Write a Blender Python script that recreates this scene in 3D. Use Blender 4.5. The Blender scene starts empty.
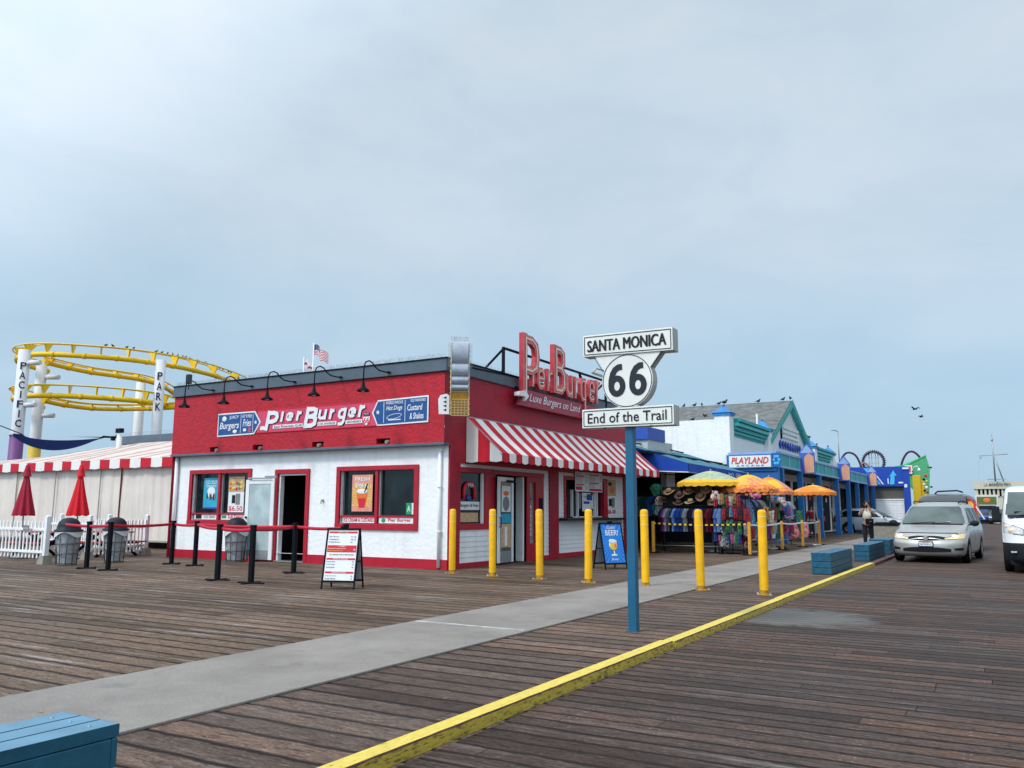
import bpy, math, random
from mathutils import Vector, Matrix
random.seed(7)
C=bpy.context.scene.collection
R=math.radians; PI=math.pi

# ------------------------------------------------------------ materials
MATS={}
def _n(t,k,**kw):
    n=t.nodes.new(k)
    for a,b in kw.items(): setattr(n,a,b)
    return n
def mat(name,col,rough=.6,metal=0,var=.12,scale=6,bump=0,bscale=40,emit=None,coat=0,dirt=0,spec=.3,trans=0):
    if name in MATS: return MATS[name]
    m=bpy.data.materials.new(name); m.use_nodes=True; t=m.node_tree; b=t.nodes['Principled BSDF']
    b.inputs['Roughness'].default_value=rough; b.inputs['Metallic'].default_value=metal
    b.inputs['Specular IOR Level'].default_value=spec
    b.inputs['Coat Weight'].default_value=coat; b.inputs['Coat Roughness'].default_value=.06
    if trans: b.inputs['Transmission Weight'].default_value=trans
    tc=_n(t,'ShaderNodeTexCoord'); no=_n(t,'ShaderNodeTexNoise'); no.inputs['Scale'].default_value=scale; no.inputs['Detail'].default_value=6
    t.links.new(tc.outputs['Object'],no.inputs['Vector'])
    rp=_n(t,'ShaderNodeValToRGB'); e=rp.color_ramp.elements
    e[0].position=.3; e[1].position=.7
    e[0].color=(*[max(0,c*(1-var)) for c in col],1); e[1].color=(*[min(1,c*(1+var*.6)) for c in col],1)
    t.links.new(no.outputs['Fac'],rp.inputs['Fac']); src=rp.outputs['Color']
    if dirt:
        mp=_n(t,'ShaderNodeMapping'); mp.inputs['Scale'].default_value=(3.2,3.2,.28)
        t.links.new(tc.outputs['Object'],mp.inputs['Vector'])
        n2=_n(t,'ShaderNodeTexNoise'); n2.inputs['Scale'].default_value=1.6; n2.inputs['Detail'].default_value=8
        t.links.new(mp.outputs[0],n2.inputs['Vector'])
        r2=_n(t,'ShaderNodeMapRange'); r2.inputs[1].default_value=.5; r2.inputs[2].default_value=.78; r2.inputs[3].default_value=0; r2.inputs[4].default_value=dirt
        t.links.new(n2.outputs['Fac'],r2.inputs[0])
        mx=_n(t,'ShaderNodeMix',data_type='RGBA'); t.links.new(r2.outputs[0],mx.inputs[0]); t.links.new(src,mx.inputs[6])
        mx.inputs[7].default_value=(col[0]*.4+.02,col[1]*.38+.02,col[2]*.34+.02,1); src=mx.outputs[2]
    t.links.new(src,b.inputs['Base Color'])
    rr=_n(t,'ShaderNodeMapRange'); rr.inputs[3].default_value=max(0.02,rough-.08); rr.inputs[4].default_value=min(1,rough+.1)
    t.links.new(no.outputs['Fac'],rr.inputs[0]); t.links.new(rr.outputs[0],b.inputs['Roughness'])
    if bump:
        n3=_n(t,'ShaderNodeTexNoise'); n3.inputs['Scale'].default_value=bscale; n3.inputs['Detail'].default_value=5
        t.links.new(tc.outputs['Object'],n3.inputs['Vector'])
        bp=_n(t,'ShaderNodeBump'); bp.inputs['Strength'].default_value=1 if bump>=.01 else min(1,bump*60); bp.inputs['Distance'].default_value=bump
        t.links.new(n3.outputs['Fac'],bp.inputs['Height']); t.links.new(bp.outputs[0],b.inputs['Normal'])
    if emit:
        b.inputs['Emission Color'].default_value=(*emit[:3],1); b.inputs['Emission Strength'].default_value=emit[3]
    MATS[name]=m; return m

# ------------------------------------------------------------ mesh builder
def fA(Y0): return lambda u,v,n:(u,Y0-n,v)      # wall facing -Y: u=+X, v=up
def fB(X0): return lambda u,v,n:(X0+n,u,v)      # wall facing +X: u=+Y, v=up
ID=lambda x,y,z:(x,y,z)
def frame(o,rz):
    c,s=math.cos(rz),math.sin(rz)
    return lambda x,y,z:(o[0]+c*x-s*y,o[1]+s*x+c*y,o[2]+z)
_txt={}
def glyphs(s,bold=0,shear=0):
    bold=bold*.45; k=(s,bold,shear)
    if k in _txt: return _txt[k]
    cu=bpy.data.curves.new('txt','FONT'); cu.body=s; cu.offset=bold; cu.shear=shear; cu.resolution_u=3
    o=bpy.data.objects.new('txt',cu); me=bpy.data.meshes.new_from_object(o)
    V=[tuple(v.co[:2]) for v in me.vertices]; F=[tuple(p.vertices) for p in me.polygons]
    bpy.data.objects.remove(o); bpy.data.meshes.remove(me); bpy.data.curves.remove(cu)
    _txt[k]=(V,F); return _txt[k]
class MB:
    def __init__(s,T=ID): s.v=[];s.f=[];s.m=[];s.T=T;s.sm=set()
    def add(s,V,F,m=0,smooth=False):
        b=len(s.v); s.v+= [s.T(*p) for p in V]
        for f in F:
            if smooth: s.sm.add(len(s.f))
            s.f.append(tuple(b+i for i in f)); s.m.append(m)
        return s
    def box(s,x0,x1,y0,y1,z0,z1,m=0):
        V=[(x,y,z) for z in(z0,z1) for y in(y0,y1) for x in(x0,x1)]
        return s.add(V,[(0,2,3,1),(4,5,7,6),(0,1,5,4),(2,6,7,3),(0,4,6,2),(1,3,7,5)],m)
    def quad(s,a,b,c,d,m=0): return s.add([a,b,c,d],[(0,1,2,3)],m)
    def prism(s,poly,n0,n1,m=0,ms=None):        # poly in (u,v), extruded along n
        k=len(poly); V=[(u,v,n0) for u,v in poly]+[(u,v,n1) for u,v in poly]
        s.add(V,[tuple(range(k))[::-1],tuple(range(k,2*k))],m)
        b=len(s.v)-2*k
        for i in range(k):
            j=(i+1)%k; s.f.append((b+i,b+j,b+k+j,b+k+i)); s.m.append(m if ms is None else ms)
        return s
    def tube(s,pts,r,n=8,m=0,cap=True,closed=False):
        P=[Vector(p) for p in pts]; N=len(P); rs=r if isinstance(r,(list,tuple)) else [r]*N
        V=[];F=[];up=None
        for i in range(N):
            if closed: d=P[(i+1)%N]-P[i-1]
            else: d=P[min(i+1,N-1)]-P[max(i-1,0)]
            d.normalize()
            if up is None: up=Vector((0,0,1)) if abs(d.z)<.9 else Vector((1,0,0))
            a=d.cross(up); 
            if a.length<1e-4: a=d.cross(Vector((0,1,0)))
            a.normalize(); b=a.cross(d); b.normalize(); up=b
            for k in range(n):
                t=2*PI*k/n+PI/n; V.append(tuple(P[i]+a*math.cos(t)*rs[i]+b*math.sin(t)*rs[i]))
        for i in range(N if closed else N-1):
            j=(i+1)%N
            for k in range(n): F.append((i*n+k,i*n+(k+1)%n,j*n+(k+1)%n,j*n+k))
        s.add(V,F,m,n>5)
        if cap and not closed:
            b=len(s.v)-len(V); s.f.append(tuple(b+k for k in range(n))[::-1]); s.m.append(m)
            s.f.append(tuple(b+(N-1)*n+k for k in range(n))); s.m.append(m)
        return s
    def bar(s,a,b,w,h=None,m=0):
        a=Vector(a);b=Vector(b);h=h or w;d=(b-a).normalized()
        up=Vector((0,0,1)) if abs(d.z)<.95 else Vector((0,1,0))
        p=d.cross(up).normalized()*w/2; q=d.cross(p).normalized()*h/2
        V=[tuple(e+x*p+y*q) for e in(a,b) for x,y in((-1,-1),(1,-1),(1,1),(-1,1))]
        return s.add(V,[(0,1,2,3),(7,6,5,4),(0,4,5,1),(1,5,6,2),(2,6,7,3),(3,7,4,0)],m)
    def lathe(s,prof,c=(0,0,0),n=16,m=0,sx=1,sy=1):
        V=[];F=[]
        for r,z in prof:
            for k in range(n):
                t=2*PI*k/n; V.append((c[0]+r*math.cos(t)*sx,c[1]+r*math.sin(t)*sy,c[2]+z))
        for i in range(len(prof)-1):
            for k in range(n): F.append((i*n+k,i*n+(k+1)%n,(i+1)*n+(k+1)%n,(i+1)*n+k))
        return s.add(V,F,m,True)
    def ell(s,c,r,n=12,k=8,m=0):
        V=[];F=[]
        for i in range(k+1):
            p=PI*i/k
            for j in range(n):
                t=2*PI*j/n; V.append((c[0]+r[0]*math.sin(p)*math.cos(t),c[1]+r[1]*math.sin(p)*math.sin(t),c[2]-r[2]*math.cos(p)))
        for i in range(k):
            for j in range(n): F.append((i*n+j,i*n+(j+1)%n,(i+1)*n+(j+1)%n,(i+1)*n+j))
        return s.add(V,F,m,True)
    def grid(s,fn,nu,nv,m=0,smooth=True,mf=None):
        V=[fn(i/nu,j/nv) for j in range(nv+1) for i in range(nu+1)]
        b=len(s.v); s.v+=[s.T(*p) for p in V]
        for j in range(nv):
            for i in range(nu):
                a=b+j*(nu+1)+i
                if smooth: s.sm.add(len(s.f))
                s.f.append((a,a+1,a+nu+2,a+nu+1)); s.m.append(mf(i/nu,j/nv) if mf else m)
        return s
    def wall(s,u0,u1,v0,v1,holes,depth,m=0,n=0,mr=None):   # flat wall in (u,v) with holes and reveals
        us=sorted({u0,u1,*[h[0] for h in holes],*[h[1] for h in holes]}); vs=sorted({v0,v1,*[h[2] for h in holes],*[h[3] for h in holes]})
        for a,b in zip(us,us[1:]):
            for c,d in zip(vs,vs[1:]):
                cu,cv=(a+b)/2,(c+d)/2
                if any(h[0]<cu<h[1] and h[2]<cv<h[3] for h in holes): continue
                s.quad((a,c,n),(b,c,n),(b,d,n),(a,d,n),m)
        mr=m if mr is None else mr
        for h in holes:
            a,b,c,d=h; q=[(a,c),(b,c),(b,d),(a,d)]
            for i in range(4):
                p,r=q[i],q[(i+1)%4]; s.quad((*p,n),(*r,n),(*r,n-depth),(*p,n-depth),mr)
        return s
    def text(s,t,u0,u1,v0,v1,n0,d=.004,m=0,bold=.02,shear=0,ms=None,fitw=True):
        V,F=glyphs(t,bold,shear)
        if not V: return s
        x0=min(p[0] for p in V);x1=max(p[0] for p in V);y0=min(p[1] for p in V);y1=max(p[1] for p in V)
        sx=(u1-u0)/max(1e-5,x1-x0); sy=(v1-v0)/max(1e-5,y1-y0)
        W=[(u0+(p[0]-x0)*sx,v0+(p[1]-y0)*sy) for p in V]
        s.add([(a,b,n0+d) for a,b in W],F,m)
        if d>.02:
            cnt={}
            for f in F:
                for i in range(len(f)):
                    e=(f[i],f[(i+1)%len(f)]); cnt[e]=1
            k=len(W); b=len(s.v); s.v+=[s.T(a,c,n0) for a,c in W]+[s.T(a,c,n0+d) for a,c in W]
            for (i,j) in cnt:
                if (j,i) not in cnt: s.f.append((b+i,b+j,b+k+j,b+k+i)); s.m.append(ms if ms is not None else m)
        return s
GL_={'P':[[(.12,0),(.12,1)],[(.12,.92),(.55,.92),(.82,.85),(.90,.68),(.82,.50),(.55,.43),(.12,.43)]],
'B':[[(.12,0),(.12,1)],[(.12,.93),(.55,.93),(.80,.86),(.82,.66),(.58,.54),(.12,.54)],[(.3,.54),(.62,.53),(.88,.42),(.88,.16),(.62,.06),(.12,.06)]],
'i':[[(.5,0),(.5,1)]],'e':[[(.15,.5),(.85,.5),(.85,.75),(.65,.92),(.35,.92),(.14,.75),(.14,.25),(.35,.08),(.65,.08),(.86,.2)]],
'r':[[(.2,0),(.2,1)],[(.2,.62),(.42,.86),(.88,.92)]],'u':[[(.14,1),(.14,.25),(.34,.08),(.62,.08),(.85,.25)],[(.86,0),(.86,1)]],
'g':[[(.84,.93),(.36,.93),(.14,.82),(.14,.56),(.36,.45),(.84,.45)],[(.86,1),(.86,.18),(.68,.04),(.2,.04)]],
'6':[[(.5+.36*math.cos(2*PI*i/20),.31+.26*math.sin(2*PI*i/20)) for i in range(20)]+['c'],[(.14,.33),(.155,.52),(.24,.72),(.40,.87),(.62,.945),(.84,.95)]]}
def stroke(b,ch,u0,u1,v0,v1,n0,d,w,m=0,ms=None,shear=0):
    for k,pl in enumerate(GL_[ch]):
        closed=pl[-1]=='c'; P=[(x,y) for x,y in (pl[:-1] if closed else pl)]; hw=w/2
        W_=max(1e-6,(u1-u0)-w); H_=(v1-v0)
        P=[Vector((u0+hw+W_*(x-.1)/.8 if ch!='i' else (u0+u1)/2, v0+(hw*(0 if y in(0,1) else 1))+(H_-(0 if y in(0,1) else w))*(y if y in(0,1) else (y-.06)/.88))) for x,y in P]
        if shear: P=[Vector((x+shear*(y-v0),y)) for x,y in P]
        N=len(P); Lf=[];Rt=[]
        for i in range(N):
            a=P[i-1] if (i>0 or closed) else None; c=P[(i+1)%N] if (i<N-1 or closed) else None
            if a is None: d1=d2=(c-P[i]).normalized()
            elif c is None: d1=d2=(P[i]-a).normalized()
            else: d1=(P[i]-a).normalized(); d2=(c-P[i]).normalized()
            t_=(d1+d2).normalized(); nn=Vector((-t_.y,t_.x)); cs=max(.6,nn.dot(Vector((-d1.y,d1.x)))); Lf.append(P[i]+nn*hw/cs); Rt.append(P[i]-nn*hw/cs)
        z=n0+d+.0012*k
        for i in range(N if closed else N-1):
            j=(i+1)%N; b.add([(*Rt[i],z),(*Rt[j],z),(*Lf[j],z),(*Lf[i],z)],[(0,1,2,3)],m)
            if d>.02:
                mm=m if ms is None else ms
                b.add([(*Rt[i],n0),(*Rt[j],n0),(*Rt[j],z),(*Rt[i],z)],[(0,1,2,3)],mm); b.add([(*Lf[j],n0),(*Lf[i],n0),(*Lf[i],z),(*Lf[j],z)],[(0,1,2,3)],mm)
        if d>.02 and not closed:
            for i in(0,N-1): b.add([(*Lf[i],n0),(*Rt[i],n0),(*Rt[i],z),(*Lf[i],z)],[(0,1,2,3)],mm)
OFF={}
def tag(o,label=None,cat=None,group=None,kind=None):
    if label: o['label']=label
    if cat: o['category']=cat
    if group: o['group']=group
    if kind: o['kind']=kind
    return o
def thing(name,label,cat,loc=(0,0,0),rz=0,group=None):
    o=bpy.data.objects.new(name,None); o.empty_display_size=.2; C.objects.link(o); o.location=loc; o.rotation_euler=(0,0,rz)
    OFF[o.name]=Vector(loc) if rz==0 else None
    return tag(o,label,cat,group)
EACH={'numeral','parapet','flange','porch_fascia_','pocket','jamb','mullion','cornice','scupper_recess','scupper_pipe','arcade_opening','arcade_light_panel','seam','roof_stripe','door_handle','wiper','spotlight','fog_lamp_glass','hood_crease','headlamp_trim','mounting_bolt','vertical_letter','wall_panel','border_strip','rail_post'}
def components(mb):
    par=list(range(len(mb.v)))
    def fd(i):
        while par[i]!=i: par[i]=par[par[i]]; i=par[i]
        return i
    for f in mb.f:
        a=fd(f[0])
        for i in f[1:]: par[fd(i)]=a
    out={}
    for k,f in enumerate(mb.f): out.setdefault(fd(f[0]),[]).append(k)
    res=[]
    for ks in out.values():
        n=MB(); used=sorted({i for k in ks for i in mb.f[k]}); ix={j:i for i,j in enumerate(used)}; n.v=[mb.v[j] for j in used]
        for k in ks:
            if k in mb.sm: n.sm.add(len(n.f))
            n.f.append(tuple(ix[i] for i in mb.f[k])); n.m.append(mb.m[k])
        res.append(n)
    return res
def obj(name,mb,mats,parent=None,world=False,bevel=0,label=None):
    if name in EACH and parent is not None:
        cs=components(mb)
        if 1<len(cs)<60:
            EACH.discard(name); rs=[obj(name,c,mats,parent,world,bevel,label) for c in cs]; EACH.add(name); return rs[0]
    if not isinstance(mats,(list,tuple)): mats=[mats]
    off=Vector((0,0,0))
    if world and parent is not None:
        r=parent
        while r.parent: r=r.parent
        off=OFF[r.name]
    me=bpy.data.meshes.new(name); me.from_pydata([tuple(Vector(p)-off) for p in mb.v],[],mb.f)
    for m in mats: me.materials.append(m)
    me.polygons.foreach_set('material_index',mb.m)
    if mb.sm:
        fl=[False]*len(mb.f)
        for i in mb.sm: fl[i]=True
        me.polygons.foreach_set('use_smooth',fl)
    me.update()
    o=bpy.data.objects.new(name,me); C.objects.link(o)
    if parent is not None: o.parent=parent
    if bevel:
        b=o.modifiers.new('bevel','BEVEL'); b.width=bevel; b.segments=2; b.limit_method='ANGLE'
    if label: o['label']=label
    return o
def struct(name,mb,mats,**k):
    o=obj(name,mb,mats,**k); o['kind']='structure'; return o
def copy_tree(o,loc=None,rz=None,label=None,parent=None,scale=None):
    c=o.copy(); C.objects.link(c); c.parent=parent
    if loc is not None: c.location=loc
    if rz is not None: c.rotation_euler=(0,0,rz)
    if scale: c.scale=scale
    if label: c['label']=label
    for ch in list(o.children): copy_tree(ch,parent=c)
    return c

# palette
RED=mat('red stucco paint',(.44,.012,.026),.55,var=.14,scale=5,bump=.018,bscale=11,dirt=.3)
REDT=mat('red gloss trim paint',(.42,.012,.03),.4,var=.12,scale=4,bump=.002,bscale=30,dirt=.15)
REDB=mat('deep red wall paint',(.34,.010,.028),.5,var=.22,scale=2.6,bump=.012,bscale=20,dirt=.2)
STUC=mat('white stucco',(.83,.84,.85),.75,var=.04,scale=4,bump=.016,bscale=10,dirt=.2)
WHT=mat('white paint',(.8,.81,.82),.5,var=.06,scale=5,dirt=.15)
SIDE=mat('white clapboard paint',(.78,.79,.80),.55,var=.06,scale=3,dirt=.2)
SLATE=mat('slate grey metal',(.09,.125,.16),.45,var=.15,scale=2,dirt=.3)
DARK=mat('dark interior',(.006,.007,.009),.8,var=.3)
BLK=mat('black metal',(.006,.007,.011),.55,var=.3,scale=12,spec=.10)
GLS=mat('dark window glass',(.008,.016,.018),.05,var=.9,scale=2.2,spec=.28)
GLS2=mat('pale door glass',(.42,.52,.53),.25,var=.2,scale=3)
YEL=mat('yellow bollard paint',(.88,.46,.004),.42,var=.13,scale=9,dirt=.55,bump=.003,bscale=30)
RUST=mat('rusty scuffed base',(.42,.22,.03),.7,var=.5,scale=14,dirt=.6)
NAVY=mat('navy cloth',(.003,.008,.042),.95,spec=.05)
BLUE=mat('blue sign paint',(.015,.08,.26),.45,var=.1)
STEEL=mat('galvanised steel',(.35,.37,.38),.45,metal=.6,var=.2,scale=15)
CONC=mat('weathered concrete block',(.28,.26,.22),.85,var=.2,scale=8,bump=.01)
RUB=mat('black rubber',(.009,.009,.009),.8,var=.3,scale=20,spec=.1)
CHR=mat('bright chrome',(.42,.42,.42),.3,metal=1,var=.05)

# ------------------------------------------------------------ deck, walkway, kerb, ocean
def plank_mat(name,cols,width,seed,wet,seglen=4.2,nails=True,light=.25):
    m=bpy.data.materials.new(name); m.use_nodes=True; t=m.node_tree; b=t.nodes['Principled BSDF']; L=t.links.new
    geo=_n(t,'ShaderNodeNewGeometry'); sx=_n(t,'ShaderNodeSeparateXYZ')
    # slight wobble so board lines are not ruled
    wn=_n(t,'ShaderNodeTexNoise'); wn.inputs['Scale'].default_value=.35; wn.inputs['Detail'].default_value=3; L(geo.outputs['Position'],wn.inputs['Vector'])
    L(geo.outputs['Position'],sx.inputs[0])
    def M(op,a,c=None,c2=None):
        n=_n(t,'ShaderNodeMath',operation=op)
        for i,v in enumerate((a,c,c2)):
            if v is None: continue
            if isinstance(v,(int,float)): n.inputs[i].default_value=v
            else: L(v,n.inputs[i])
        return n.outputs[0]
    y=M('ADD',sx.outputs[1],M('MULTIPLY',M('SUBTRACT',wn.outputs['Fac'],.5),.10))
    y=M('ADD',y,M('MULTIPLY',sx.outputs[0],-.012+.003*seed))
    en=_n(t,'ShaderNodeTexNoise'); en.inputs['Scale'].default_value=3.2; en.inputs['Detail'].default_value=4; L(geo.outputs['Position'],en.inputs['Vector']); y=M('ADD',y,M('MULTIPLY',M('SUBTRACT',en.outputs['Fac'],.5),.06)); q=M('DIVIDE',y,width); idx=M('FLOOR',q); fr=M('FRACT',q)
    w1=_n(t,'ShaderNodeTexWhiteNoise',noise_dimensions='1D'); L(M('ADD',idx,seed*17.3),w1.inputs['W'])
    xs=M('DIVIDE',M('ADD',sx.outputs[0],M('MULTIPLY',w1.outputs['Value'],seglen*3)),seglen); seg=M('FLOOR',xs); fx=M('FRACT',xs)
    w2=_n(t,'ShaderNodeTexWhiteNoise',noise_dimensions='2D'); cb=_n(t,'ShaderNodeCombineXYZ'); L(idx,cb.inputs[0]); L(seg,cb.inputs[1]); L(cb.outputs[0],w2.inputs['Vector'])
    rp=_n(t,'ShaderNodeValToRGB'); el=rp.color_ramp.elements; 
    while len(el)<len(cols): el.new(.5)
    for i,c in enumerate(cols): el[i].position=i/(len(cols)-1); el[i].color=(*c,1)
    # patches of wear shift the board colour
    pn=_n(t,'ShaderNodeTexNoise'); pn.inputs['Scale'].default_value=.28; pn.inputs['Detail'].default_value=7; pn.inputs['Roughness'].default_value=.65; L(geo.outputs['Position'],pn.inputs['Vector'])
    L(M('ADD',M('MULTIPLY',w2.outputs['Value'],.5),M('MULTIPLY',M('SUBTRACT',pn.outputs['Fac'],.36),1.5)),rp.inputs['Fac'])
    # grain
    mp=_n(t,'ShaderNodeMapping'); mp.inputs['Scale'].default_value=(4.5,26,1); L(geo.outputs['Position'],mp.inputs['Vector'])
    gr=_n(t,'ShaderNodeTexNoise'); gr.inputs['Scale'].default_value=1.3; gr.inputs['Detail'].default_value=9; gr.inputs['Roughness'].default_value=.7; gr.inputs['Distortion'].default_value=.4; L(mp.outputs[0],gr.inputs['Vector'])
    gm=_n(t,'ShaderNodeMapRange'); gm.inputs[1].default_value=.3; gm.inputs[2].default_value=.72; gm.inputs[3].default_value=.35; gm.inputs[4].default_value=1.65; L(gr.outputs['Fac'],gm.inputs[0])
    fl=_n(t,'ShaderNodeTexNoise'); fl.inputs['Scale'].default_value=48; fl.inputs['Detail'].default_value=6; fl.inputs['Roughness'].default_value=.75
    mpf=_n(t,'ShaderNodeMapping'); mpf.inputs['Scale'].default_value=(.6,1,1); L(geo.outputs['Position'],mpf.inputs['Vector']); L(mpf.outputs[0],fl.inputs['Vector'])
    fm=_n(t,'ShaderNodeMapRange'); fm.inputs[1].default_value=.3; fm.inputs[2].default_value=.7; fm.inputs[3].default_value=.35; fm.inputs[4].default_value=1.75; L(fl.outputs['Fac'],fm.inputs[0])
    m1=_n(t,'ShaderNodeMix',data_type='RGBA',blend_type='MULTIPLY'); m1.inputs[0].default_value=1; L(rp.outputs[0],m1.inputs[6]); L(M('MULTIPLY',gm.outputs[0],fm.outputs[0]),m1.inputs[7])
    # splintered cracks and pale flecks
    mpc=_n(t,'ShaderNodeMapping'); mpc.inputs['Scale'].default_value=(5.5,42,1); mpc.inputs['Location'].default_value=(seed*7,0,0); L(geo.outputs['Position'],mpc.inputs['Vector'])
    ck=_n(t,'ShaderNodeTexNoise'); ck.inputs['Scale'].default_value=1; ck.inputs['Detail'].default_value=4; ck.inputs['Roughness'].default_value=.6; ck.inputs['Distortion'].default_value=.8; L(mpc.outputs[0],ck.inputs['Vector'])
    c1_=_n(t,'ShaderNodeMapRange'); c1_.inputs[1].default_value=.33; c1_.inputs[2].default_value=.43; c1_.inputs[3].default_value=.3; c1_.inputs[4].default_value=1; L(ck.outputs['Fac'],c1_.inputs[0])
    c2_=_n(t,'ShaderNodeMapRange'); c2_.inputs[1].default_value=.60; c2_.inputs[2].default_value=.72; c2_.inputs[3].default_value=1; c2_.inputs[4].default_value=1.9; L(ck.outputs['Fac'],c2_.inputs[0])
    m1b=_n(t,'ShaderNodeMix',data_type='RGBA',blend_type='MULTIPLY'); m1b.inputs[0].default_value=1; L(m1.outputs[2],m1b.inputs[6]); L(M('MULTIPLY',c1_.outputs[0],c2_.outputs[0]),m1b.inputs[7]); m1=m1b
    # pale worn streaks along some boards
    mp2=_n(t,'ShaderNodeMapping'); mp2.inputs['Scale'].default_value=(.45,6.0,1); mp2.inputs['Location'].default_value=(seed*3.1,seed,0); L(geo.outputs['Position'],mp2.inputs['Vector'])
    st=_n(t,'ShaderNodeTexNoise'); st.inputs['Scale'].default_value=1; st.inputs['Detail'].default_value=5; st.inputs['Roughness'].default_value=.6; L(mp2.outputs[0],st.inputs['Vector'])
    sm=_n(t,'ShaderNodeMapRange'); sm.inputs[1].default_value=.57; sm.inputs[2].default_value=.70; sm.inputs[3].default_value=0; sm.inputs[4].default_value=1; L(st.outputs['Fac'],sm.inputs[0])
    m2=_n(t,'ShaderNodeMix',data_type='RGBA'); L(M('MULTIPLY',M('MULTIPLY',sm.outputs[0],M('MULTIPLY',gm.outputs[0],.8)),light*2.2),m2.inputs[0]); L(m1.outputs[2],m2.inputs[6]); m2.inputs[7].default_value=(.33,.30,.285,1)
    # gaps
    gw=M('ADD',.05,M('MULTIPLY',en.outputs['Fac'],.22))
    gap=M('MAXIMUM',M('SUBTRACT',1,M('SMOOTH_MIN',M('DIVIDE',fr,gw),1,.2)),M('SUBTRACT',1,M('MINIMUM',M('DIVIDE',M('SUBTRACT',1,fr),M('MULTIPLY',gw,.6)),1)))
    gap=M('MAXIMUM',gap,M('SUBTRACT',1,M('MINIMUM',M('DIVIDE',fx,.0022),1))); gap=M('MAXIMUM',gap,0)
    gap=M('MULTIPLY',gap,M('ADD',.8,M('MULTIPLY',w1.outputs['Value'],.6)))
    gap=M('MINIMUM',gap,1)
    m3=_n(t,'ShaderNodeMix',data_type='RGBA'); L(gap,m3.inputs[0]); L(m2.outputs[2],m3.inputs[6]); m3.inputs[7].default_value=(.010,.005,.005,1)
    out=m3.outputs[2]
    if nails:   # nail heads over the joists
        jx=M('FRACT',M('DIVIDE',sx.outputs[0],.61)); dx=M('MULTIPLY',M('ABSOLUTE',M('SUBTRACT',jx,.5)),.61)
        dx=M('ABSOLUTE',M('SUBTRACT',dx,M('MULTIPLY',w1.outputs['Value'],.06)))
        dy=M('MINIMUM',M('ABSOLUTE',M('SUBTRACT',fr,.25)),M('ABSOLUTE',M('SUBTRACT',fr,.75))); dy=M('MULTIPLY',dy,width)
        d=M('SQRT',M('ADD',M('MULTIPLY',dx,dx),M('MULTIPLY',dy,dy)))
        nm=M('MULTIPLY',M('LESS_THAN',d,.006),M('GREATER_THAN',w2.outputs['Value'],.72))
        m4=_n(t,'ShaderNodeMix',data_type='RGBA'); L(nm,m4.inputs[0]); L(out,m4.inputs[6]); m4.inputs[7].default_value=(.26,.25,.235,1); out=m4.outputs[2]
    if seed==1:   # a worn tar patch with soft ragged edges near the kerb
        px=M('DIVIDE',M('SUBTRACT',sx.outputs[0],-2.75),1.15); py=M('DIVIDE',M('SUBTRACT',sx.outputs[1],12.2),1.05)
        pd=M('SQRT',M('ADD',M('MULTIPLY',px,px),M('MULTIPLY',py,py)))
        pd=M('ADD',pd,M('MULTIPLY',M('SUBTRACT',fl.outputs['Fac'],.5),.5)); pd=M('ADD',pd,M('MULTIPLY',M('SUBTRACT',en.outputs['Fac'],.5),.9))
        pm=_n(t,'ShaderNodeMapRange'); pm.inputs[1].default_value=.72; pm.inputs[2].default_value=1.1; pm.inputs[3].default_value=.85; pm.inputs[4].default_value=0; L(pd,pm.inputs[0])
        m5=_n(t,'ShaderNodeMix',data_type='RGBA'); L(pm.outputs[0],m5.inputs[0]); L(out,m5.inputs[6]); m5.inputs[7].default_value=(.145,.14,.13,1); out=m5.outputs[2]
    L(out,b.inputs['Base Color'])
    rg=_n(t,'ShaderNodeMapRange'); rg.inputs[1].default_value=.35; rg.inputs[2].default_value=.65; rg.inputs[3].default_value=wet; rg.inputs[4].default_value=.8; L(pn.outputs['Fac'],rg.inputs[0])
    L(M('ADD',rg.outputs[0],M('MULTIPLY',M('SUBTRACT',gr.outputs['Fac'],.5),.5)),b.inputs['Roughness'])
    b.inputs['Specular IOR Level'].default_value=.14
    bh=M('ADD',M('MULTIPLY',gr.outputs['Fac'],.5),M('MULTIPLY',w2.outputs['Value'],.5)); bh=M('SUBTRACT',bh,M('MULTIPLY',gap,1.6)); bh=M('ADD',bh,M('MULTIPLY',fl.outputs['Fac'],.3))
    bp=_n(t,'ShaderNodeBump'); bp.inputs['Strength'].default_value=1; bp.inputs['Distance'].default_value=.02; L(bh,bp.inputs['Height']); L(bp.outputs[0],b.inputs['Normal'])
    return m
PL_ROAD=plank_mat('wet road planks',[(.024,.015,.012),(.053,.035,.029),(.083,.057,.048),(.122,.069,.048),(.158,.121,.105)],.20,1,.46,light=.16)
PL_WALK=plank_mat('weathered promenade planks',[(.036,.022,.015),(.084,.056,.038),(.132,.093,.066),(.168,.11,.078),(.27,.218,.178)],.29,2,.5,light=.5)
PL_SIDE=plank_mat('kerbside planks',[(.042,.027,.021),(.082,.056,.044),(.12,.086,.068),(.16,.099,.072),(.195,.152,.128)],.29,4,.5,light=.10)
b=MB(); b.quad((-3.10,-25,0),(28,-25,0),(28,190,0),(-3.10,190,0)); struct('road_deck',b,PL_ROAD)
b=MB(); b.quad((-75,-25,0),(-6.0,-25,0),(-6.0,190,0),(-75,190,0)); struct('promenade_deck',b,PL_WALK)
b=MB(); b.quad((-6.0,-25,0),(-3.10,-25,0),(-3.10,190,0),(-6.0,190,0)); struct('kerbside_deck',b,PL_SIDE)
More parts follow.
